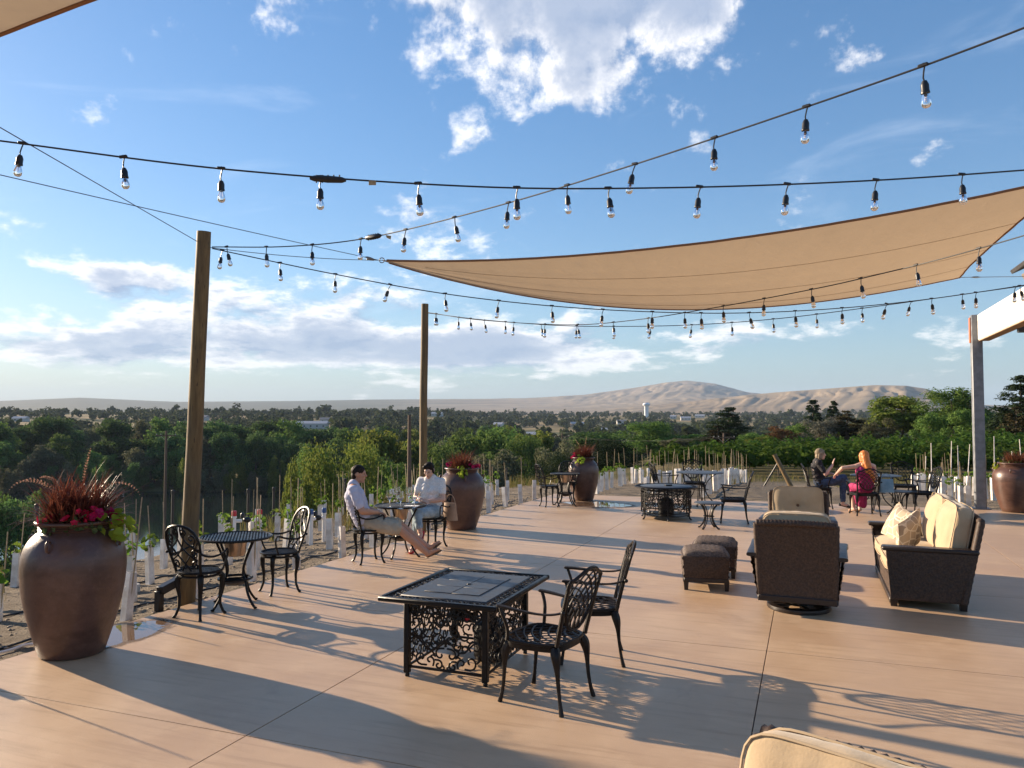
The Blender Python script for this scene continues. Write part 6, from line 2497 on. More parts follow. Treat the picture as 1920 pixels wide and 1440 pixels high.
# sail cloth
def sail_mat():
    m = bpy.data.materials.new('sand_shade_cloth')
    m.use_nodes = True
    w = NT(m.node_tree)
    b = w.n['Principled BSDF']
    out = w.n['Material Output']
    tc = w.new('ShaderNodeTexCoord').outputs['Object']
    n = w.noise(tc, 1.3, 5, 0.6)
    n2 = w.noise(tc, 6.0, 5, 0.6, 0.6)
    c = w.mix(w.ramp(n, 0.35, 0.65), (0.42, 0.32, 0.215), (0.47, 0.365, 0.25))
    w.put(b.inputs['Base Color'], c)
    b.inputs['Roughness'].default_value = 0.9
    wv = w.new('ShaderNodeTexWave')
    wv.inputs['Scale'].default_value = 0.9
    wv.inputs['Distortion'].default_value = 3.0
    w.link(tc, wv.inputs[0])
    bn = w.new('ShaderNodeBump')
    bn.inputs['Strength'].default_value = 0.25
    bn.inputs['Distance'].default_value = 0.02
    w.put(bn.inputs['Height'], w.m('ADD', w.m('MULTIPLY', n2, 0.9), w.m('MULTIPLY', wv.outputs['Fac'], 0.12)))
    w.link(bn.outputs[0], b.inputs['Normal'])
    tr = w.new('ShaderNodeBsdfTranslucent')
    w.put(tr.inputs[0], w.mix(0.0, (0.55, 0.41, 0.26), (0, 0, 0)))
    w.link(bn.outputs[0], tr.inputs['Normal'])
    mx = w.new('ShaderNodeMixShader')
    mx.inputs[0].default_value = 0.42
    w.link(b.outputs[0], mx.inputs[1])
    w.link(tr.outputs[0], mx.inputs[2])
    w.link(mx.outputs[0], out.inputs[0])
    return m


M['sail'] = sail_mat()
M['hem'] = mat('brown_sail_hem', (0.24, 0.12, 0.06), rough=0.9)


def sail(A, B, C, sagAB, sagAC, belly, hol, label, inward=0.06):
    """three-cornered shade sail; A is the pointed corner"""
    t = thing('shade_sail', label, 'shade sail', (0, 0, 0))
    A, B, C = Vector(A), Vector(B), Vector(C)
    cen = (A + B + C) / 3

    def f(s, q):
        s = s ** 1.15
        e1 = A.lerp(B, s) + (cen - (A + B) / 2) * hol * 4 * s * (1 - s)
        e2 = A.lerp(C, s) + (cen - (A + C) / 2) * hol * 4 * s * (1 - s)
        e1.z -= sagAB * 4 * s * (1 - s) * (1.15 - 0.3 * s)
        e2.z -= sagAC * 4 * s * (1 - s) * (1.25 - 0.5 * s)
        p = e1.lerp(e2, q)
        if s > 0.5:
            k = (s - 0.5) / 0.5
            p += (cen - (B + C) / 2) * inward * 4 * q * (1 - q) * k * k
        p.z -= belly * 4 * q * (1 - q) * s * (1 - s * 0.85) * 1.2
        # puckers running in from the corners
        p.z += 0.010 * noise.noise(Vector((q * 14, s * 2.5, 1.0))) + 0.003 * noise.noise(Vector((p.x * 4, p.y * 9, 0)))
        return p
    mb = MB()
    mb.grid(f, 70, 34)
    mb.build('sail_cloth', M['sail'], t, ang=180)
    hm = MB()
    hm.tube([f(i / 60, 0) for i in range(1, 61)], 0.014, 5)
    hm.tube([f(i / 60, 1) for i in range(1, 61)], 0.014, 5)
    hm.tube([f(1, i / 30) for i in range(31)], 0.014, 5)
    hm.build('hem', M['hem'], t)
    for q0 in (0.27, 0.52, 0.77):
        MB().tube([f(i / 60, q0) - Vector((0, 0, 0.002)) for i in range(6, 61)], 0.003, 4).build('seam', M['sail'], t)
    MB().tube([A + Vector((0.03 * math.cos(k * PI / 6), 0, 0.03 * math.sin(k * PI / 6))) for k in range(12)], 0.006, 6, closed=True).build('corner_ring', M['galv'], t)
    return f


SL = atd(716, 488, 9.2)
SR1 = atd(2010, 333, 6.9)
SR2 = atd(1800, 520, 12.2)
sail(SL, SR1, SR2, 0.20, 0.56, 0.42, 0.05, 'large sand-coloured shade sail stretched over the terrace')
sail((-4.7, 5.02, 3.96), (1.6, 1.83, 3.98), (-3.6, -1.5, 4.2), 0.02, 0.1, 0.15, 0.02, 'second shade sail, only its edge showing in the upper corner')


def wire(name, a, b, r, sag, label, mt, cat='cable', n=24, fit=None, group=None):
    a, b = Vector(a), Vector(b)
    pts = [a.lerp(b, i / n) - Vector((0, 0, sag * 4 * (i / n) * (1 - i / n))) for i in range(n + 1)]
    t = thing(name, label, cat, (0, 0, 0), group=group)
    MB().tube(pts, r, 5).build('wire', mt, t)
    if fit:
        k = MB()
        for s, ln in fit:
            p, q = a.lerp(b, s), a.lerp(b, s + ln)
            k.tube([p, p.lerp(q, 0.3), p.lerp(q, 0.7), q], [0.006, 0.014, 0.014, 0.006], 6)
        k.build('turnbuckle', M['galv'], t)
    return t


PT = Vector((P1t.x, P1t.y, P1t.z - 0.14))
wire('guy_cable', PT + Vector((0.07, 0, -0.03)), SL, 0.004, 0.03, 'thin steel cable from the near log post to the sail corner', M['steelcable'], fit=[(0.90, 0.06)], group='thin guy cables')
wire('guy_cable', (-5.30, 3.25, 3.72), SL + Vector((-0.03, 0, 0)), 0.004, 0.02, 'thin steel cable running from the sail corner up to the upper picture edge', M['steelcable'], fit=[(0.965, 0.02)], group='thin guy cables')
wire('guy_cable', PT + Vector((-0.06, 0, 0.03)), (-3.62, 2.5, 4.02), 0.004, 0.0, 'thin steel cable from the near log post toward the upper corner sail', M['steelcable'], group='thin guy cables')
wire('guy_cable', SR2, atd(1965, 518, 13.0), 0.005, 0.0, 'thin steel cable from the sail far corner to the eave', M['steelcable'], fit=[(0.12, 0.10)], group='thin guy cables')

# string lights
sk = MB()
sk.tube([(0, 0, 0.014), (0.006, 0, -0.005), (0, 0, -0.03), (-0.004, 0, -0.055), (0, 0, -0.075)], 0.0042, 6)
sk.lathe([(0.0, -0.068), (0.011, -0.070), (0.016, -0.082), (0.019, -0.090), (0.019, -0.118), (0.021, -0.122), (0.021, -0.130), (0.0, -0.131)], 12)
sk.bbox((0, 0, 0.004), (0.05, 0.018, 0.018), 0.005)
SOCK = sk.mesh('socket', M['blackplastic'])
bl = MB().lathe([(0.0, -0.130), (0.0135, -0.131), (0.0155, -0.140), (0.022, -0.160), (0.0245, -0.174), (0.022, -0.188), (0.013, -0.198), (0.0, -0.201)], 14)
BULB = bl.mesh('bulb', M['bulbglass'])
M['filament'] = mat('pinkish_filament', (0.55, 0.33, 0.24), rough=0.4)
FIL = MB().tube([(0.004, 0, -0.134), (0.005, 0, -0.16), (0, 0, -0.172), (-0.005, 0, -0.16), (-0.004, 0, -0.134)], 0.0012, 4).mesh('filament', M['filament'])


def string(label, pts, first, step=0.605, seed=1, sc=1.0, joint=None, skip=()):
    """cable through pts (already curved) with a lamp every step metres from arc length first"""
    t = thing('string_lights', label, 'string lights', (0, 0, 0), group='festoon light strings')
    MB().tube(pts, 0.0055 * sc, 6).build('cable', M['cable'], t)
    rng = random.Random(seed)
    L = [0.0]
    for i in range(len(pts) - 1):
        L.append(L[-1] + (pts[i + 1] - pts[i]).length)

    def at_len(d):
        for i in range(len(pts) - 1):
            if L[i + 1] >= d:
                k = (d - L[i]) / max(1e-6, L[i + 1] - L[i])
                return pts[i].lerp(pts[i + 1], k), (pts[i + 1] - pts[i])
        return pts[-1], pts[-1] - pts[-2]
    d = first
    while d < L[-1] - 0.05:
        p, tg = at_len(d)
        rot = (rng.gauss(0, 0.10), rng.gauss(0, 0.10), math.atan2(tg.y, tg.x))
        so = place(SOCK, 'socket', t, p, rot)
        place(BULB, 'bulb', so)
        place(FIL, 'filament', so)
        d += step * rng.uniform(0.97, 1.03)
    if joint is not None:
        p, tg = at_len(joint)
        tg.normalize()
        c = MB().tube([p - tg * 0.10, p - tg * 0.08, p - tg * 0.01, p + tg * 0.01, p + tg * 0.08, p + tg * 0.10], [0.010, 0.021, 0.024, 0.024, 0.021, 0.010], 8)
        for q in range(5):
            c.tube([p + tg * (-0.06 + 0.03 * q) + Vector((0, 0, -0.026)), p + tg * (-0.06 + 0.03 * q) + Vector((0, 0, 0.028))], 0.005, 5)
        c.build('connector', M['blackplastic'], t)
        fl = MB().add([p + tg * 0.16 + Vector(v) for v in ((0, 0, -0.005), (0.05, 0, -0.012), (0.045, 0, -0.045), (0.01, 0.003, -0.03))], [(0, 1, 2, 3)])
        fl.build('cable_tag', M['stake'], t, smooth=False)
    return t


def sagged(a, b, sag, n=60, skew=0.0):
    a, b = Vector(a), Vector(b)
    out = []
    for i in range(n + 1):
        s = i / n
        p = a.lerp(b, s)
        p.z -= sag * 4 * s * (1 - s) * (1 + skew * (s - 0.5))
        out.append(p)
    return out


def through(px, n=90):
    """smooth cable through pixel/depth knots (Catmull-Rom)"""
    K = [atd(*k) for k in px]
    K = [K[0] * 2 - K[1]] + K + [K[-1] * 2 - K[-2]]
    out = []
    m = len(K) - 3
    for i in range(m):
        for j in range(n // m):
            t = j / (n // m)
            p0, p1, p2, p3 = K[i:i + 4]
            out.append(0.5 * ((2 * p1) + (p2 - p0) * t + (2 * p0 - 5 * p1 + 4 * p2 - p3) * t * t + (3 * p1 - p0 - 3 * p2 + p3) * t ** 3))
    out.append(K[-2])
    return out


s1 = through([(-330, 222, 4.45), (0, 264, 4.52), (430, 318, 4.60), (895, 350, 4.72), (1250, 352, 4.82), (1605, 340, 4.92), (1920, 319, 5.0), (2250, 292, 5.1)])
string('nearest string of clear bulbs running straight across the upper picture', s1, 0.52, 0.592, 1, 1.0, joint=None)
s2 = through([(398, 463, 8.0), (540, 462, 7.45), (690, 446, 6.95), (908, 393, 6.0), (1172, 314, 5.05), (1560, 184, 4.0), (1838, 84, 3.45), (2200, -60, 2.9)])
string('string of bulbs from the near log post rising to the upper right corner', s2, 0.22, 0.60, 2, 1.0, joint=2.18)
s3 = through([(398, 466, 8.05), (617, 512, 8.25), (822, 549, 8.45), (1015, 572, 8.7), (1202, 584, 8.95), (1380, 587, 9.2), (1560, 579, 9.4), (1740, 561, 9.55), (1925, 534, 9.7), (2010, 520, 9.8)])
string('string of bulbs sagging from the near log post to the eave, under the sail', s3, 0.10, 0.602, 3, 1.0)
s4 = through([(803, 586, 13.1), (900, 600, 12.2), (1064, 609, 11.1), (1190, 600, 10.3), (1345, 576, 9.2), (1530, 541, 8.05), (1645, 515, 7.4), (1770, 484, 6.75), (1912, 444, 6.15), (2060, 398, 5.6)])
string('string of bulbs from the far log post climbing to the right picture edge', s4, 0.2, 0.605, 4, 1.0)
s5 = through([(803, 587, 13.1), (900, 599, 12.85), (1040, 610, 12.45), (1160, 612, 12.1), (1303, 609, 11.7), (1463, 597, 11.2), (1640, 575, 10.7), (1805, 552, 10.2), (1925, 535, 9.75), (2010, 521, 9.85)])
string('lowest string of bulbs from the far log post to the eave', s5, 0.15, 0.604, 5, 1.0)
p = at(0, 0, 0)
cn = thing('cable_connector', 'black splice block on the nearest light string', 'connector', (0, 0, 0))
q = atd(615, 336, 4.645)
c = MB().tube([q + Vector((-0.11, 0, 0.006)), q + Vector((-0.085, 0, 0.005)), q, q + Vector((0.085, 0, -0.005)), q + Vector((0.11, 0, -0.006))], [0.009, 0.018, 0.022, 0.018, 0.009], 8)
for k in range(5):
    c.tube([q + Vector((-0.07 + 0.035 * k, 0, -0.022)), q + Vector((-0.07 + 0.035 * k, 0, 0.026))], 0.005, 5)
c.build('block', M['blackplastic'], cn)
MB().bbox(q + Vector((0.27, 0, -0.022)), (0.045, 0.002, 0.03), 0.0008).build('paper_tag', M['stake'], cn, smooth=False)

# ---------------------------------------------------------------- steel column, wrapped beam and eave at the right
pv = thing('pavilion', 'unfinished pavilion corner: steel column, paper-wrapped beam and dark eave', 'pavilion', (9.97, 16.55, 0), -PA)
MB().bbox((0, 0, 2.07), (0.205, 0.205, 4.14), 0.012).build('steel_column', M['galv'], pv)
MB().bbox((0, 0, 0.012), (0.34, 0.34, 0.024), 0.004).build('base_plate', M['galv'], pv)
MB().bbox((-0.115, 0.02, 3.82), (0.02, 0.13, 0.54), 0.006).build('orange_plate', mat('orange_primer_plate', (0.48, 0.15, 0.07), (0.40, 0.12, 0.06), 9, rough=0.7), pv)


def wrap_mat():
    """white building paper with small blocks of illegible grey print"""
    m = bpy.data.materials.new('printed_white_wrap')
    m.use_nodes = True
    w = NT(m.node_tree)
    b = w.n['Principled BSDF']
    tc = w.new('ShaderNodeTexCoord').outputs['Object']
    mp = w.new('ShaderNodeMapping')
    mp.inputs['Rotation'].default_value = (0.0, 0, 0)
    w.link(tc, mp.inputs[0])
    sp = w.new('ShaderNodeSeparateXYZ')
    w.link(mp.outputs[0], sp.inputs[0])
    yy, zz = sp.outputs[1], sp.outputs[2]
    row = w.m('FLOOR', w.m('DIVIDE', zz, 0.155))
    fy = w.m('FRACT', w.m('ADD', w.m('DIVIDE', yy, 0.62), w.m('MULTIPLY', row, 0.43)))
    fz = w.m('FRACT', w.m('DIVIDE', zz, 0.155))
    blk = w.m('MULTIPLY', w.m('LESS_THAN', w.m('ABSOLUTE', w.m('SUBTRACT', fy, 0.5)), 0.22), w.m('LESS_THAN', w.m('ABSOLUTE', w.m('SUBTRACT', fz, 0.5)), 0.30))
    lines = w.m('GREATER_THAN', w.m('SINE', w.m('MULTIPLY', fz, 62.0)), -0.1)
    ch = w.m('GREATER_THAN', w.noise(w.xyz(w.m('MULTIPLY', yy, 55.0), w.m('MULTIPLY', zz, 8.0), 0.0), 1.0, 2, 0.5), 0.46)
    f = w.m('MULTIPLY', w.m('MULTIPLY', blk, lines), w.m('MULTIPLY', ch, 0.55))
    n = w.noise(tc, 3.0, 4, 0.6)
    base = w.mix(n, (0.62, 0.60, 0.56), (0.74, 0.72, 0.68))
    w.put(b.inputs['Base Color'], w.mix(f, base, (0.16, 0.17, 0.18)))
    b.inputs['Roughness'].default_value = 0.6
    bn = w.new('ShaderNodeBump')
    bn.inputs['Strength'].default_value = 0.5
    bn.inputs['Distance'].default_value = 0.02
    w.put(bn.inputs['Height'], w.noise(tc, 7, 4, 0.6, 0.5))
    w.link(bn.outputs[0], b.inputs['Normal'])
    return m


M['wrap'] = wrap_mat()
bm = MB()
bm.bbox((0.12, -3.2, 3.86), (0.22, 6.2, 0.56), 0.02)
bm.build('wrapped_beam', M['wrap'], pv)
MB().bbox((0.12, -3.2, 3.572), (0.20, 6.18, 0.014), 0.003).build('beam_underside', mat('raw_wood_beam', (0.24, 0.15, 0.08), (0.30, 0.20, 0.11), 8, rough=0.8), pv, smooth=False)
MB().bbox((0.115, -0.09, 3.86), (0.17, 0.03, 0.50), 0.004).build('beam_end', M['slate'], pv)
MB().bbox((0.45, -2.6, 3.60), (0.50, 0.14, 0.22), 0.01).build('cross_beam', M['slate'], pv)
M['roofdark'] = mat('dark_roofing', (0.03, 0.03, 0.032), (0.05, 0.05, 0.052), 10, rough=0.8)
M['fascia'] = mat('taupe_fascia', (0.20, 0.165, 0.135), (0.23, 0.19, 0.16), 6, rough=0.7)
e0 = atd(1905, 503, 13.2)
rf = thing('building_eave', 'dark roof eave with taupe fascia at the right picture edge', 'roof', (e0.x, e0.y, e0.z), -PA)
tilt = 0.42
MB().bbox((1.55, 0, 0.62), (3.5, 7.5, 0.07), 0.01, Euler((0, -tilt, 0)).to_matrix()).build('roofing', M['roofdark'], rf, loc=(0, -3.6, 0.05))
MB().bbox((1.62, 0, 0.46), (3.3, 7.3, 0.16), 0.01, Euler((0, -tilt, 0)).to_matrix()).build('fascia_board', M['fascia'], rf, loc=(0, -3.6, 0.03))
MB().bbox((1.75, 0, 0.30), (3.3, 7.1, 0.20), 0.01, Euler((0, -tilt, 0)).to_matrix()).build('soffit', M['fascia'], rf, loc=(0, -3.6, 0.03))

# ================================================================== YOUNG VINES, PIPES, STAKES
tb = MB()
w0, w1 = 0.047, 0.043
vsq = []
prof = [(-w0, -w0 * .8), (w0, -w0 * .8), (w0 * 1.05, 0), (w0, w0 * .8), (-w0, w0 * .8), (-w0 * 1.05, 0)]
for z, k in ((0.0, 1.0), (0.5, 0.97), (0.5, 0.86), (0.02, 0.9)):
    for x, y in prof:
        vsq.append(Vector((x * k, y * k, z)))
n = 6
fs = []
for i in range(3):
    for j in range(n):
        fs.append((i * n + j, i * n + (j + 1) % n, (i + 1) * n + (j + 1) % n, (i + 1) * n + j))
tb.add(vsq, fs)
tb.bbox((0.0, -w0 * .8 - 0.004, 0.36), (0.022, 0.006, 0.006), 0.001)
TUBE = tb.mesh('grow_tube', M['tubewhite'], ang=30)
STAKE = MB().tube([(0.03, 0.0, -0.02), (0.034, 0.005, 0.6), (0.03, 0.0, 1.15)], [0.008, 0.0075, 0.006], 5).mesh('stake', M['stake'])
STAKE2 = MB().tube([(0.03, 0.0, -0.02), (0.03, 0.0, 1.2)], 0.007, 5).mesh('stake', M['steelstake'])
STAKEW = MB().tube([(0.03, 0.0, -0.02), (0.03, 0.0, 1.45)], 0.011, 5).mesh('stake', M['tubewhite'])
VLEAF = []
for q in range(3):
    V, F = leafset(20, 60 + q, 0.075, (0, 0, 0.55), 0.12, 0.95, 0.9)
    VLEAF.append(npmesh('vine_leaves', V, F, M['youngvine']))
rngv = random.Random(3)


def vine(u, v, row, k, hs=1.0, leafy=None, stake=None, where='', sth=1.0):
    p = W(u, v)
    x, y = p.x, p.y
    z = land1(x, y) - 0.015
    t = thing('young_vine', '%s grow tube of the %s' % (ordinal(k), row), 'grow tube', (x, y, z), rngv.uniform(-0.5, 0.5) - PA, 'young vines in white grow tubes')
    t.rotation_euler = (rngv.gauss(0, 0.035), rngv.gauss(0, 0.035), t.rotation_euler[2])
    place(TUBE, 'grow_tube', t, scale=(1, 1, hs * rngv.uniform(0.9, 1.12)))
    st = stake or (STAKEW if (u > 2.5 and rngv.random() < 0.22) else STAKE)
    if rngv.random() < 0.88:
        place(st, 'stake', t, rot=(rngv.gauss(0, 0.03), rngv.gauss(0, 0.03), 0), scale=(1, 1, sth * rngv.uniform(0.8, 1.12)))
    if rngv.random() < (0.55 if leafy is None else leafy):
        place(rngv.choice(VLEAF), 'vine_leaves', t, rot=(0, 0, rngv.uniform(0, 6.28)), scale=(rngv.uniform(0.7, 1.2),) * 2 + (hs * rngv.uniform(0.9, 1.1),))


def vrow(u, v0, v1, step, row, **kw):
    k = 0
    v = v0
    while v < v1:
        k += 1
        vine(u + rngv.gauss(0, 0.04), v, row, k, **kw)
        v += step * rngv.uniform(0.9, 1.1)


vrow(U0 - 0.32, 4.1, 18.6, 0.95, 'row right along the terrace edge, counted from the front', leafy=0.3)
vrow(U0 - 1.15, 5.0, 19, 0.95, 'row between edge row and second row, counted from front', leafy=0.6)
vrow(U0 - 2.1, 5.2, 21, 0.72, 'second row down the slope, counted from the front', leafy=0.75)
vrow(U0 - 3.4, 6.5, 23, 0.75, 'third row down the slope, counted from the front', leafy=0.75)
vrow(U0 - 4.8, 8.0, 24, 1.1, 'lowest row down the slope, counted from the front', leafy=0.7)
vrow(-5.3, V1 + 0.5, V1 + 9, 0.62, 'first row past the far clay jar, counted from the terrace', leafy=0.5)
vrow(-3.9, V1 + 0.7, V1 + 12, 0.52, 'second row past the far clay jar, counted from the terrace', leafy=0.2, stake=STAKE)
vrow(-2.5, V1 + 0.9, V1 + 15, 0.50, 'row left of the dirt path, counted from the terrace', leafy=0.05, hs=1.05)
vrow(1.25, V1 + 2.2, V1 + 5, 0.8, 'short row left of the woman in black', leafy=0.5)
vrow(3.15, V1 + 0.35, V1 + 10, 0.62, 'row behind the red-haired woman, counted from the terrace', leafy=0.25, sth=0.9)
vrow(4.1, V1 + 0.6, V1 + 10, 0.72, 'row left of the steel column, counted from the terrace', leafy=0.3)
vrow(5.3, V1 + 0.3, V1 + 10, 0.72, 'row right of the steel column, counted from the terrace', leafy=0.45)
vrow(6.8, V1 + 1.3, V1 + 12, 0.85, 'outermost right row, counted from the terrace', leafy=0.5)

# black end posts of the trellis
for q, (px, py, tp, zz, lb) in enumerate(((66, 1075, 946, -0.35, 'black trellis post at the left picture edge'), (322, 1040, 920, -0.5, 'black trellis post left of the near log post'),
                                          (464, 1030, 918, -0.5, 'black trellis post behind the red-capped pipes'), (512, 1012, 915, -0.6, 'black trellis post above the second bistro chair'),
                                          (646, 1000, 898, -0.5, 'black trellis post just left of the seated man'), (950, 938, 878, -0.5, 'dark trellis post right of the middle clay jar'),
                                          (919, 960, 905, -0.4, 'short dark post right of the middle clay jar foot'))):
    b0 = at(px, py, zz)
    tp_ = atd(px, tp, b0.y)
    t = thing('trellis_post', lb, 'post', (b0.x, b0.y, land1(b0.x, b0.y)), 0, 'black trellis posts')
    MB().tube([(0, 0, -0.1), (0, 0, tp_.z - land1(b0.x, b0.y))], 0.024, 8).build('shaft', M['blackpost'], t)
    MB().lathe([(0.030, -0.06), (0.032, 0.0), (0.02, 0.012), (0, 0.014)], 12, (0, 0, tp_.z - land1(b0.x, b0.y))).build('cap', M['blackpost'], t)


def riser(px0, px1, py, zz, capmat, label, top):
    a, b = at(px0, py, zz), at(px1, py - 4, zz)
    t = thing('irrigation_valve', label, 'irrigation pipe', (a.x, a.y, land1(a.x, a.y)), 0, 'irrigation valve risers')
    d = b - a
    h = atd(px0, top, a.y).z - land1(a.x, a.y)
    for k, o in enumerate((Vector((0, 0, 0)), Vector((d.x, d.y, 0)))):
        MB().tube([o + Vector((0, 0, -0.05)), o + Vector((0, 0, h - 0.10))], 0.034, 10).build('pipe', M['pvc'], t)
        MB().lathe([(0.042, h - 0.115), (0.042, h - 0.09), (0.03, h - 0.085)], 12, o).build('collar', M['pvc'], t)
        MB().lathe([(0.030, h - 0.09), (0.040, h - 0.08), (0.042, h - 0.02), (0.034, h), (0.0, h + 0.004)], 14, o).build('valve_cap', capmat, t)
    MB().tube([Vector((0, 0, h - 0.17)), Vector((d.x * 0.3, d.y * 0.3, h - 0.17))], 0.030, 8).build('cross_pipe', M['pvc'], t)
    MB().tube([Vector((d.x * 0.7, d.y * 0.7, h - 0.17)), Vector((d.x, d.y, h - 0.17))], 0.030, 8).build('cross_pipe', M['pvc'], t)
    vb = MB().ball(Vector((d.x * 0.5, d.y * 0.5, h - 0.16)), (0.07, 0.05, 0.05), 10, 7)
    vb.lathe([(0.035, h - 0.12), (0.035, h - 0.06), (0.02, h - 0.04), (0, h - 0.038)], 10, Vector((d.x * 0.32, d.y * 0.32, 0)))
    vb.build('valve_body', M['blackplastic'], t)


riser(438, 486, 1042, -0.35, M['red'], 'white pipe pair with red caps behind the bistro table', 958)
riser(583, 607, 1026, -0.3, M['blue'], 'white pipe pair with blue caps left of the seated man', 955)

# drip hoses lying on the soil
for q, (uu, v0, v1, lb) in enumerate(((U0 - 0.75, 3.0, 18, 'black drip hose lying along the terrace edge'), (U0 - 2.3, 4.0, 20, 'black drip hose lying along the second vine row'),
                                      (-2.2, V1 + 0.3, V1 + 14, 'black drip hose beside the row left of the dirt path'))):
    pts = []
    for i in range(60):
        v = v0 + (v1 - v0) * i / 59
        p = W(uu + 0.12 * noise.noise((v * 0.7, q * 3, 0)), v)
        pts.append((p.x, p.y, land1(p.x, p.y) + 0.012))
    tag(MB().tube(pts, 0.011, 6).build('drip_hose', M['blackplastic']), lb, 'hose', 'black drip hoses')
pts = []
for i in range(24):
    p = W(U0 - 0.42 - 0.2 * math.sin(i * 0.16), 3.2 + i * 0.085)
    pts.append((p.x, p.y, land1(p.x, p.y) + 0.02))
tag(MB().tube(pts, 0.013, 6).build('white_hose', M['pvc']), 'white hose on the soil left of the big front jar', 'hose')
# black downspout elbow at the terrace edge
q = at(300, 1140, -0.02)
ds = thing('downspout', 'black square drain spout at the terrace edge left of the near log post', 'drain pipe', (q.x - 0.02, q.y + 0.02, 0), -PA)
MB().bbox((0.0, 0.0, 0.045), (0.07, 0.07, 0.21), 0.006).build('upright', M['blackplastic'], ds)
MB().bbox((0.02, 0.19, 0.20), (0.09, 0.42, 0.085), 0.008, Euler((0.22, 0, 0)).to_matrix()).build('spout', M['blackplastic'], ds)
# round valve box by the jar
q = at(247, 1092, -0.1)
vb = MB().lathe([(0.10, 0.0), (0.098, 0.10), (0.09, 0.115), (0.0, 0.118)], 20)
tag(vb.build('valve_box', M['steelstake'], loc=(q.x, q.y, land1(q.x, q.y) - 0.02)), 'small grey valve box on the soil right of the front jar', 'valve box')
# leaning wooden stake with its brace near the path
a = atd(1487, 908, 24.5)
b_ = atd(1452, 852, 24.8)
g = land1(a.x, a.y)
t = thing('leaning_stake', 'thick wooden stake leaning beside the dirt path', 'stake', (a.x, a.y, g))
MB().tube([(0, 0, -0.1), ((b_.x - a.x), (b_.y - a.y), b_.z - g)], [0.075, 0.068], 12).build('log', M['wood_pole'], t)
MB().tube([(-0.75, 0.5, 0.0), ((b_.x - a.x) + 0.12, (b_.y - a.y), b_.z - g - 0.25)], 0.028, 8).build('brace', M['blackpost'], t)

# a dry leaf blown onto the slabs
DL = MB().add([Vector(v) for v in ((-0.03, 0, 0.004), (-0.01, 0.014, 0.010), (0.02, 0.011, 0.006), (0.036, 0, 0.012), (0.02, -0.012, 0.008), (-0.01, -0.013, 0.005))], [(0, 1, 2, 3), (0, 3, 4, 5)]).mesh('fallen_leaf', M['sandal'])
q = at(763, 1037)
tag(place(DL, 'fallen_leaf', None, (q.x, q.y, 0.001), (0, 0, 0.7)), 'small dark dry leaf on the slab under the stretched-out legs', 'leaf')

# ================================================================== MATURE VINEYARD
pk = MB().tube([(0, 0, -0.1), (0.03, 0.02, 0.4), (-0.02, 0, 0.85)], [0.035, 0.028, 0.03], 6).mesh('vine_trunk', M['bark'])
VIN = 'rows of the grown vineyard'
for r in range(10):
    d = 41.0 + r * 3.0 + (r > 6) * (r - 6) * 1.5
    x0, x1 = 0.19 * d + r * 0.5, 0.72 * d + 2
    rng = np.random.default_rng(500 + r)
    nn = 3000 if r < 4 else 2200
    xs = rng.uniform(x0, x1, nn)
    ys = d - 0.16 * (xs - 20) + 0
    ph = np.sin(xs * 2.3 + r) * 0.12 + np.sin(xs * 5.1) * 0.07
    zz = land(xs, ys)
    a = rng.uniform(0, 2 * PI, nn)
    rad = np.sqrt(rng.random(nn))
    py_ = ys + np.cos(a) * rad * (0.55 + ph)
    pz = zz + 1.0 + ph * 1.2 + np.sin(a) * rad * (0.46 + ph)
    cent = np.stack([xs, py_, pz], 1)
    N = np.stack([rng.normal(0, 0.5, nn), np.cos(a) + rng.normal(0, .4, nn), np.sin(a) + 0.3 + rng.normal(0, .4, nn)], 1)
    N /= np.linalg.norm(N, axis=1)[:, None]
    T = rng.normal(size=(nn, 3))
    T -= (T * N).sum(1)[:, None] * N
    T /= np.linalg.norm(T, axis=1)[:, None]
    B = np.cross(N, T)
    S = rng.uniform(0.09, 0.19, nn)[:, None]
    V = np.stack([cent - T * S, cent + B * S * .8 + N * S * .2, cent + T * S, cent - B * S * .8 + N * S * .2], 1).reshape(-1, 3)
    F = np.arange(nn * 4).reshape(-1, 4)
    t = thing('vineyard_row', 'leafy grapevine row, %s from the front of the vineyard' % ordinal(r + 1), 'vine row', (0, 0, 0), 0, VIN)
    place(npmesh('foliage', V, F, M['leaf_vine']), 'foliage', t)
    if r < 2:
        x = x0 + 0.6
        while x < x1:
            y = d - 0.16 * (x - 20)
            place(pk, 'vine_trunk', t, (x, y, land1(x, y)), (0, 0, x))
            x += 1.5

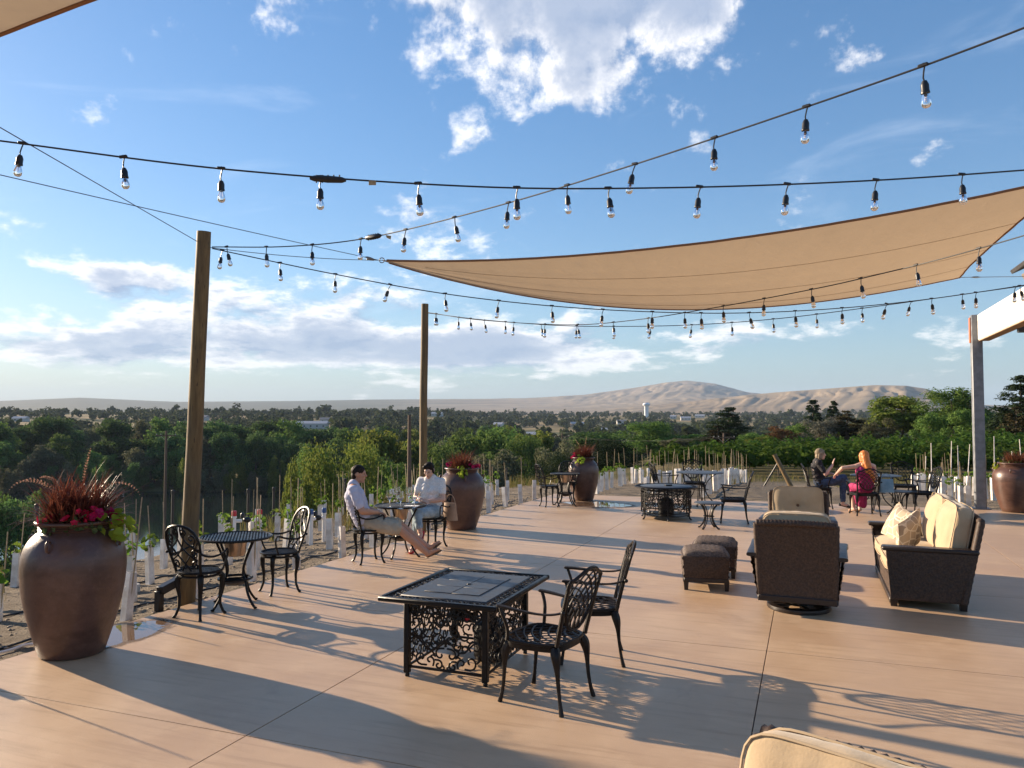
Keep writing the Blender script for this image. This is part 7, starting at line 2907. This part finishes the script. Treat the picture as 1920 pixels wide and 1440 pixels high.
# dry weeds between the young vines and the vineyard: nobody could count them
def weeds():
    rng = np.random.default_rng(12)
    V, F, o = [], [], 0
    for i in range(2600):
        if i < 1500:
            u, v = rng.uniform(-7, 12), V1 + rng.uniform(7, 24)
        else:
            u, v = U0 - rng.uniform(2.2, 9), rng.uniform(6, 30)
        if -2.3 < u < 0.8 and v < V1 + 17 and v > V1:
            continue
        if fbm(np.array([u * 0.45]), np.array([v * 0.45]), 3, 8)[0] < 0.50:
            continue
        p = W(u, v)
        z = land1(p.x, p.y)
        h = rng.uniform(0.15, 0.5)
        for k in range(7):
            a = rng.uniform(0, 6.28)
            le = rng.uniform(0.1, 0.5)
            s = np.array([-math.sin(a), math.cos(a), 0]) * 0.008
            b0 = np.array([p.x + rng.normal(0, .06), p.y + rng.normal(0, .06), z - 0.02])
            m_ = b0 + np.array([math.cos(a) * le * .4 * h, math.sin(a) * le * .4 * h, h * .6])
            e = b0 + np.array([math.cos(a) * le * h * 1.3, math.sin(a) * le * h * 1.3, h])
            V += [b0 - s, b0 + s, m_ + s, m_ - s, e]
            F += [(o, o + 1, o + 2), (o, o + 2, o + 3), (o + 3, o + 2, o + 4)]
            o += 5
    me = npmesh('weeds', np.array(V), np.array(F), leaf_mat('dry_weeds', (0.22, 0.17, 0.07), (0.13, 0.15, 0.045), trans=0.35))
    tag(place(me, 'weeds'), 'dry grass and weeds between the vine rows', 'weeds', kind='stuff')


weeds()

# ================================================================== UTILITY POLES AND THE TOWN
M['utility'] = mat('brown_utility_pole', (0.10, 0.065, 0.045), (0.15, 0.10, 0.07), 10, rough=0.85, stretch=(1, 1, 0.1))


def upole(px, top, d, arm, label, r=0.15):
    p = atd(px, top, d)
    g = land1(p.x, p.y)
    t = thing('utility_pole', label, 'utility pole', (p.x, p.y, g), 0.0, 'brown utility poles')
    H = p.z - g
    MB().tube([(0, 0, -0.2), (0.0, 0, H)], [r * 1.25, r * 0.8], 10).build('pole_shaft', M['utility'], t)
    if arm:
        MB().bbox((0, -0.12, H - 0.55), (arm, 0.10, 0.13), 0.01).build('cross_arm', M['utility'], t)
        for k in (-0.46, -0.25, 0.46):
            MB().lathe([(0.03, 0), (0.05, 0.06), (0.04, 0.14), (0, 0.16)], 10, (k * arm, -0.12, H - 0.48)).build('insulator', M['steelstake'], t)
        for s in (-1, 1):
            MB().tube([(s * arm * 0.28, -0.1, H - 0.56), (0, -0.02, H - 1.15)], 0.025, 5).build('arm_brace', M['steelstake'], t)
    return Vector((p.x, p.y, p.z))


up1 = upole(312, 808, 92, 2.4, 'tall brown utility pole with cross arm left of the near log post', 0.17)
upole(768, 778, 52, 0, 'plain brown pole left of the far log post', 0.14)
up3 = upole(1054, 812, 128, 2.4, 'thin utility pole with cross arm left above the far jar', 0.12)
up4 = upole(1357, 812, 92, 2.6, 'utility pole with cross arm left of the tall dark conifer', 0.13)
for k, (dz, y0, y1) in enumerate(((-0.45, 838, 836), (-0.45, 830, 842), (-2.4, 880, 858))):
    a = up1 + Vector((0.4 - k * 0.5, -0.1, dz))
    wire('power_line', atd(-300, y0 + 6, 86), a, 0.007, 0.6, 'thin power line from the left picture edge to the tall utility pole, %s from top' % ordinal(k + 1), M['cable'], 'power line', group='power lines')
    wire('power_line', a, atd(1000, y1 + 8, 118), 0.007, 0.8, 'thin power line from the tall utility pole toward the middle, %s from top' % ordinal(k + 1), M['cable'], 'power line', group='power lines')
for k in range(2):
    wire('power_line', up3 + Vector((-0.9 + 1.8 * k, 0, -0.4)), up4 + Vector((-1 + 2 * k, 0, -0.4)), 0.006, 0.7, 'thin power line strung between the two farther poles, %s side' % ('near' if k == 0 else 'far'), M['cable'], 'power line', group='power lines')

# water tower
wt = atd(1212, 778, 1750)
g = land1(wt.x, wt.y)
t = thing('water_tower', 'white pedestal water tower standing above the valley trees', 'water tower', (wt.x, wt.y, g))
M['tower'] = mat('white_tower_paint', (0.74, 0.74, 0.74), rough=0.5)
H = atd(1212, 755, 1750).z - g
MB().lathe([(6.3, -1), (5.2, 2), (4.9, 6), (4.9, H - 9), (5.4, H - 7.5)], 28).build('pedestal', M['tower'], t)
MB().lathe([(5.4, H - 7.6), (8.0, H - 6.4), (8.4, H - 4.2), (7.6, H - 2.0), (5.0, H - 0.5), (0, H)], 28).build('tank', M['tower'], t)
MB().lathe([(8.45, H - 4.6), (8.6, H - 4.2), (8.45, H - 3.8)], 28).build('tank_band', M['galv'], t)

M['hwall'] = mat('pale_house_wall', (0.45, 0.44, 0.41), rough=0.8)
M['hwall2'] = mat('tan_house_wall', (0.46, 0.33, 0.22), rough=0.8)
M['hroof'] = mat('light_metal_roof', (0.36, 0.37, 0.39), rough=0.6)
M['hroof2'] = mat('grey_shingle_roof', (0.20, 0.19, 0.19), rough=0.8)
M['pane'] = mat('dark_window_pane', (0.03, 0.035, 0.04), rough=0.15)
for (px, d, wd, dp, hh, wall, roof, lb) in HOUSES:
    x, y = (px - 960) / FPX * d, d
    g = land1(x, y) - 0.4
    t = thing('house', lb, 'house', (x, y, g), -0.1 + 0.2 * math.sin(px), 'houses of the valley town')
    MB().box((0, 0, hh / 2), (wd, dp, hh)).build('wall', M[wall], t, smooth=False)
    rh = min(2.6, dp * 0.22)
    o_ = 0.5
    rb_ = MB().add([Vector(v) for v in ((-wd / 2 - o_, -dp / 2 - o_, hh - 0.1), (wd / 2 + o_, -dp / 2 - o_, hh - 0.1), (wd / 2 + o_, dp / 2 + o_, hh - 0.1), (-wd / 2 - o_, dp / 2 + o_, hh - 0.1), (-wd / 2 - o_, 0, hh + rh), (wd / 2 + o_, 0, hh + rh))],
                   [(0, 1, 5, 4), (2, 3, 4, 5), (0, 4, 3), (1, 2, 5), (0, 3, 2, 1)])
    rb_.build('roof', M[roof], t, smooth=False)
    nwin = max(2, int(wd / 6))
    for k in range(nwin):
        xw = -wd / 2 + wd * (k + 0.5) / nwin
        MB().box((xw, -dp / 2 - 0.03, hh * 0.55), (1.7, 0.08, 1.4)).build('window', M['pane'], t, smooth=False)

# ================================================================== HAZE
hb = MB().box((0, 4200, 205), (27000, 19000, 540))
ho = hb.build('haze', None, smooth=False)
hmat = bpy.data.materials.new('valley_haze')
hmat.use_nodes = True
ht = hmat.node_tree
for nd in list(ht.nodes):
    if nd.type != 'OUTPUT_MATERIAL':
        ht.nodes.remove(nd)
pvn = ht.nodes.new('ShaderNodeVolumePrincipled')
pvn.inputs['Color'].default_value = (0.62, 0.78, 1.0, 1)
pvn.inputs['Density'].default_value = 0.000058
pvn.inputs['Anisotropy'].default_value = 0.0
ht.links.new(pvn.outputs[0], ht.nodes['Material Output'].inputs['Volume'])
ho.data.materials.append(hmat)
tag(ho, 'thin pale haze filling the valley air', kind='stuff')
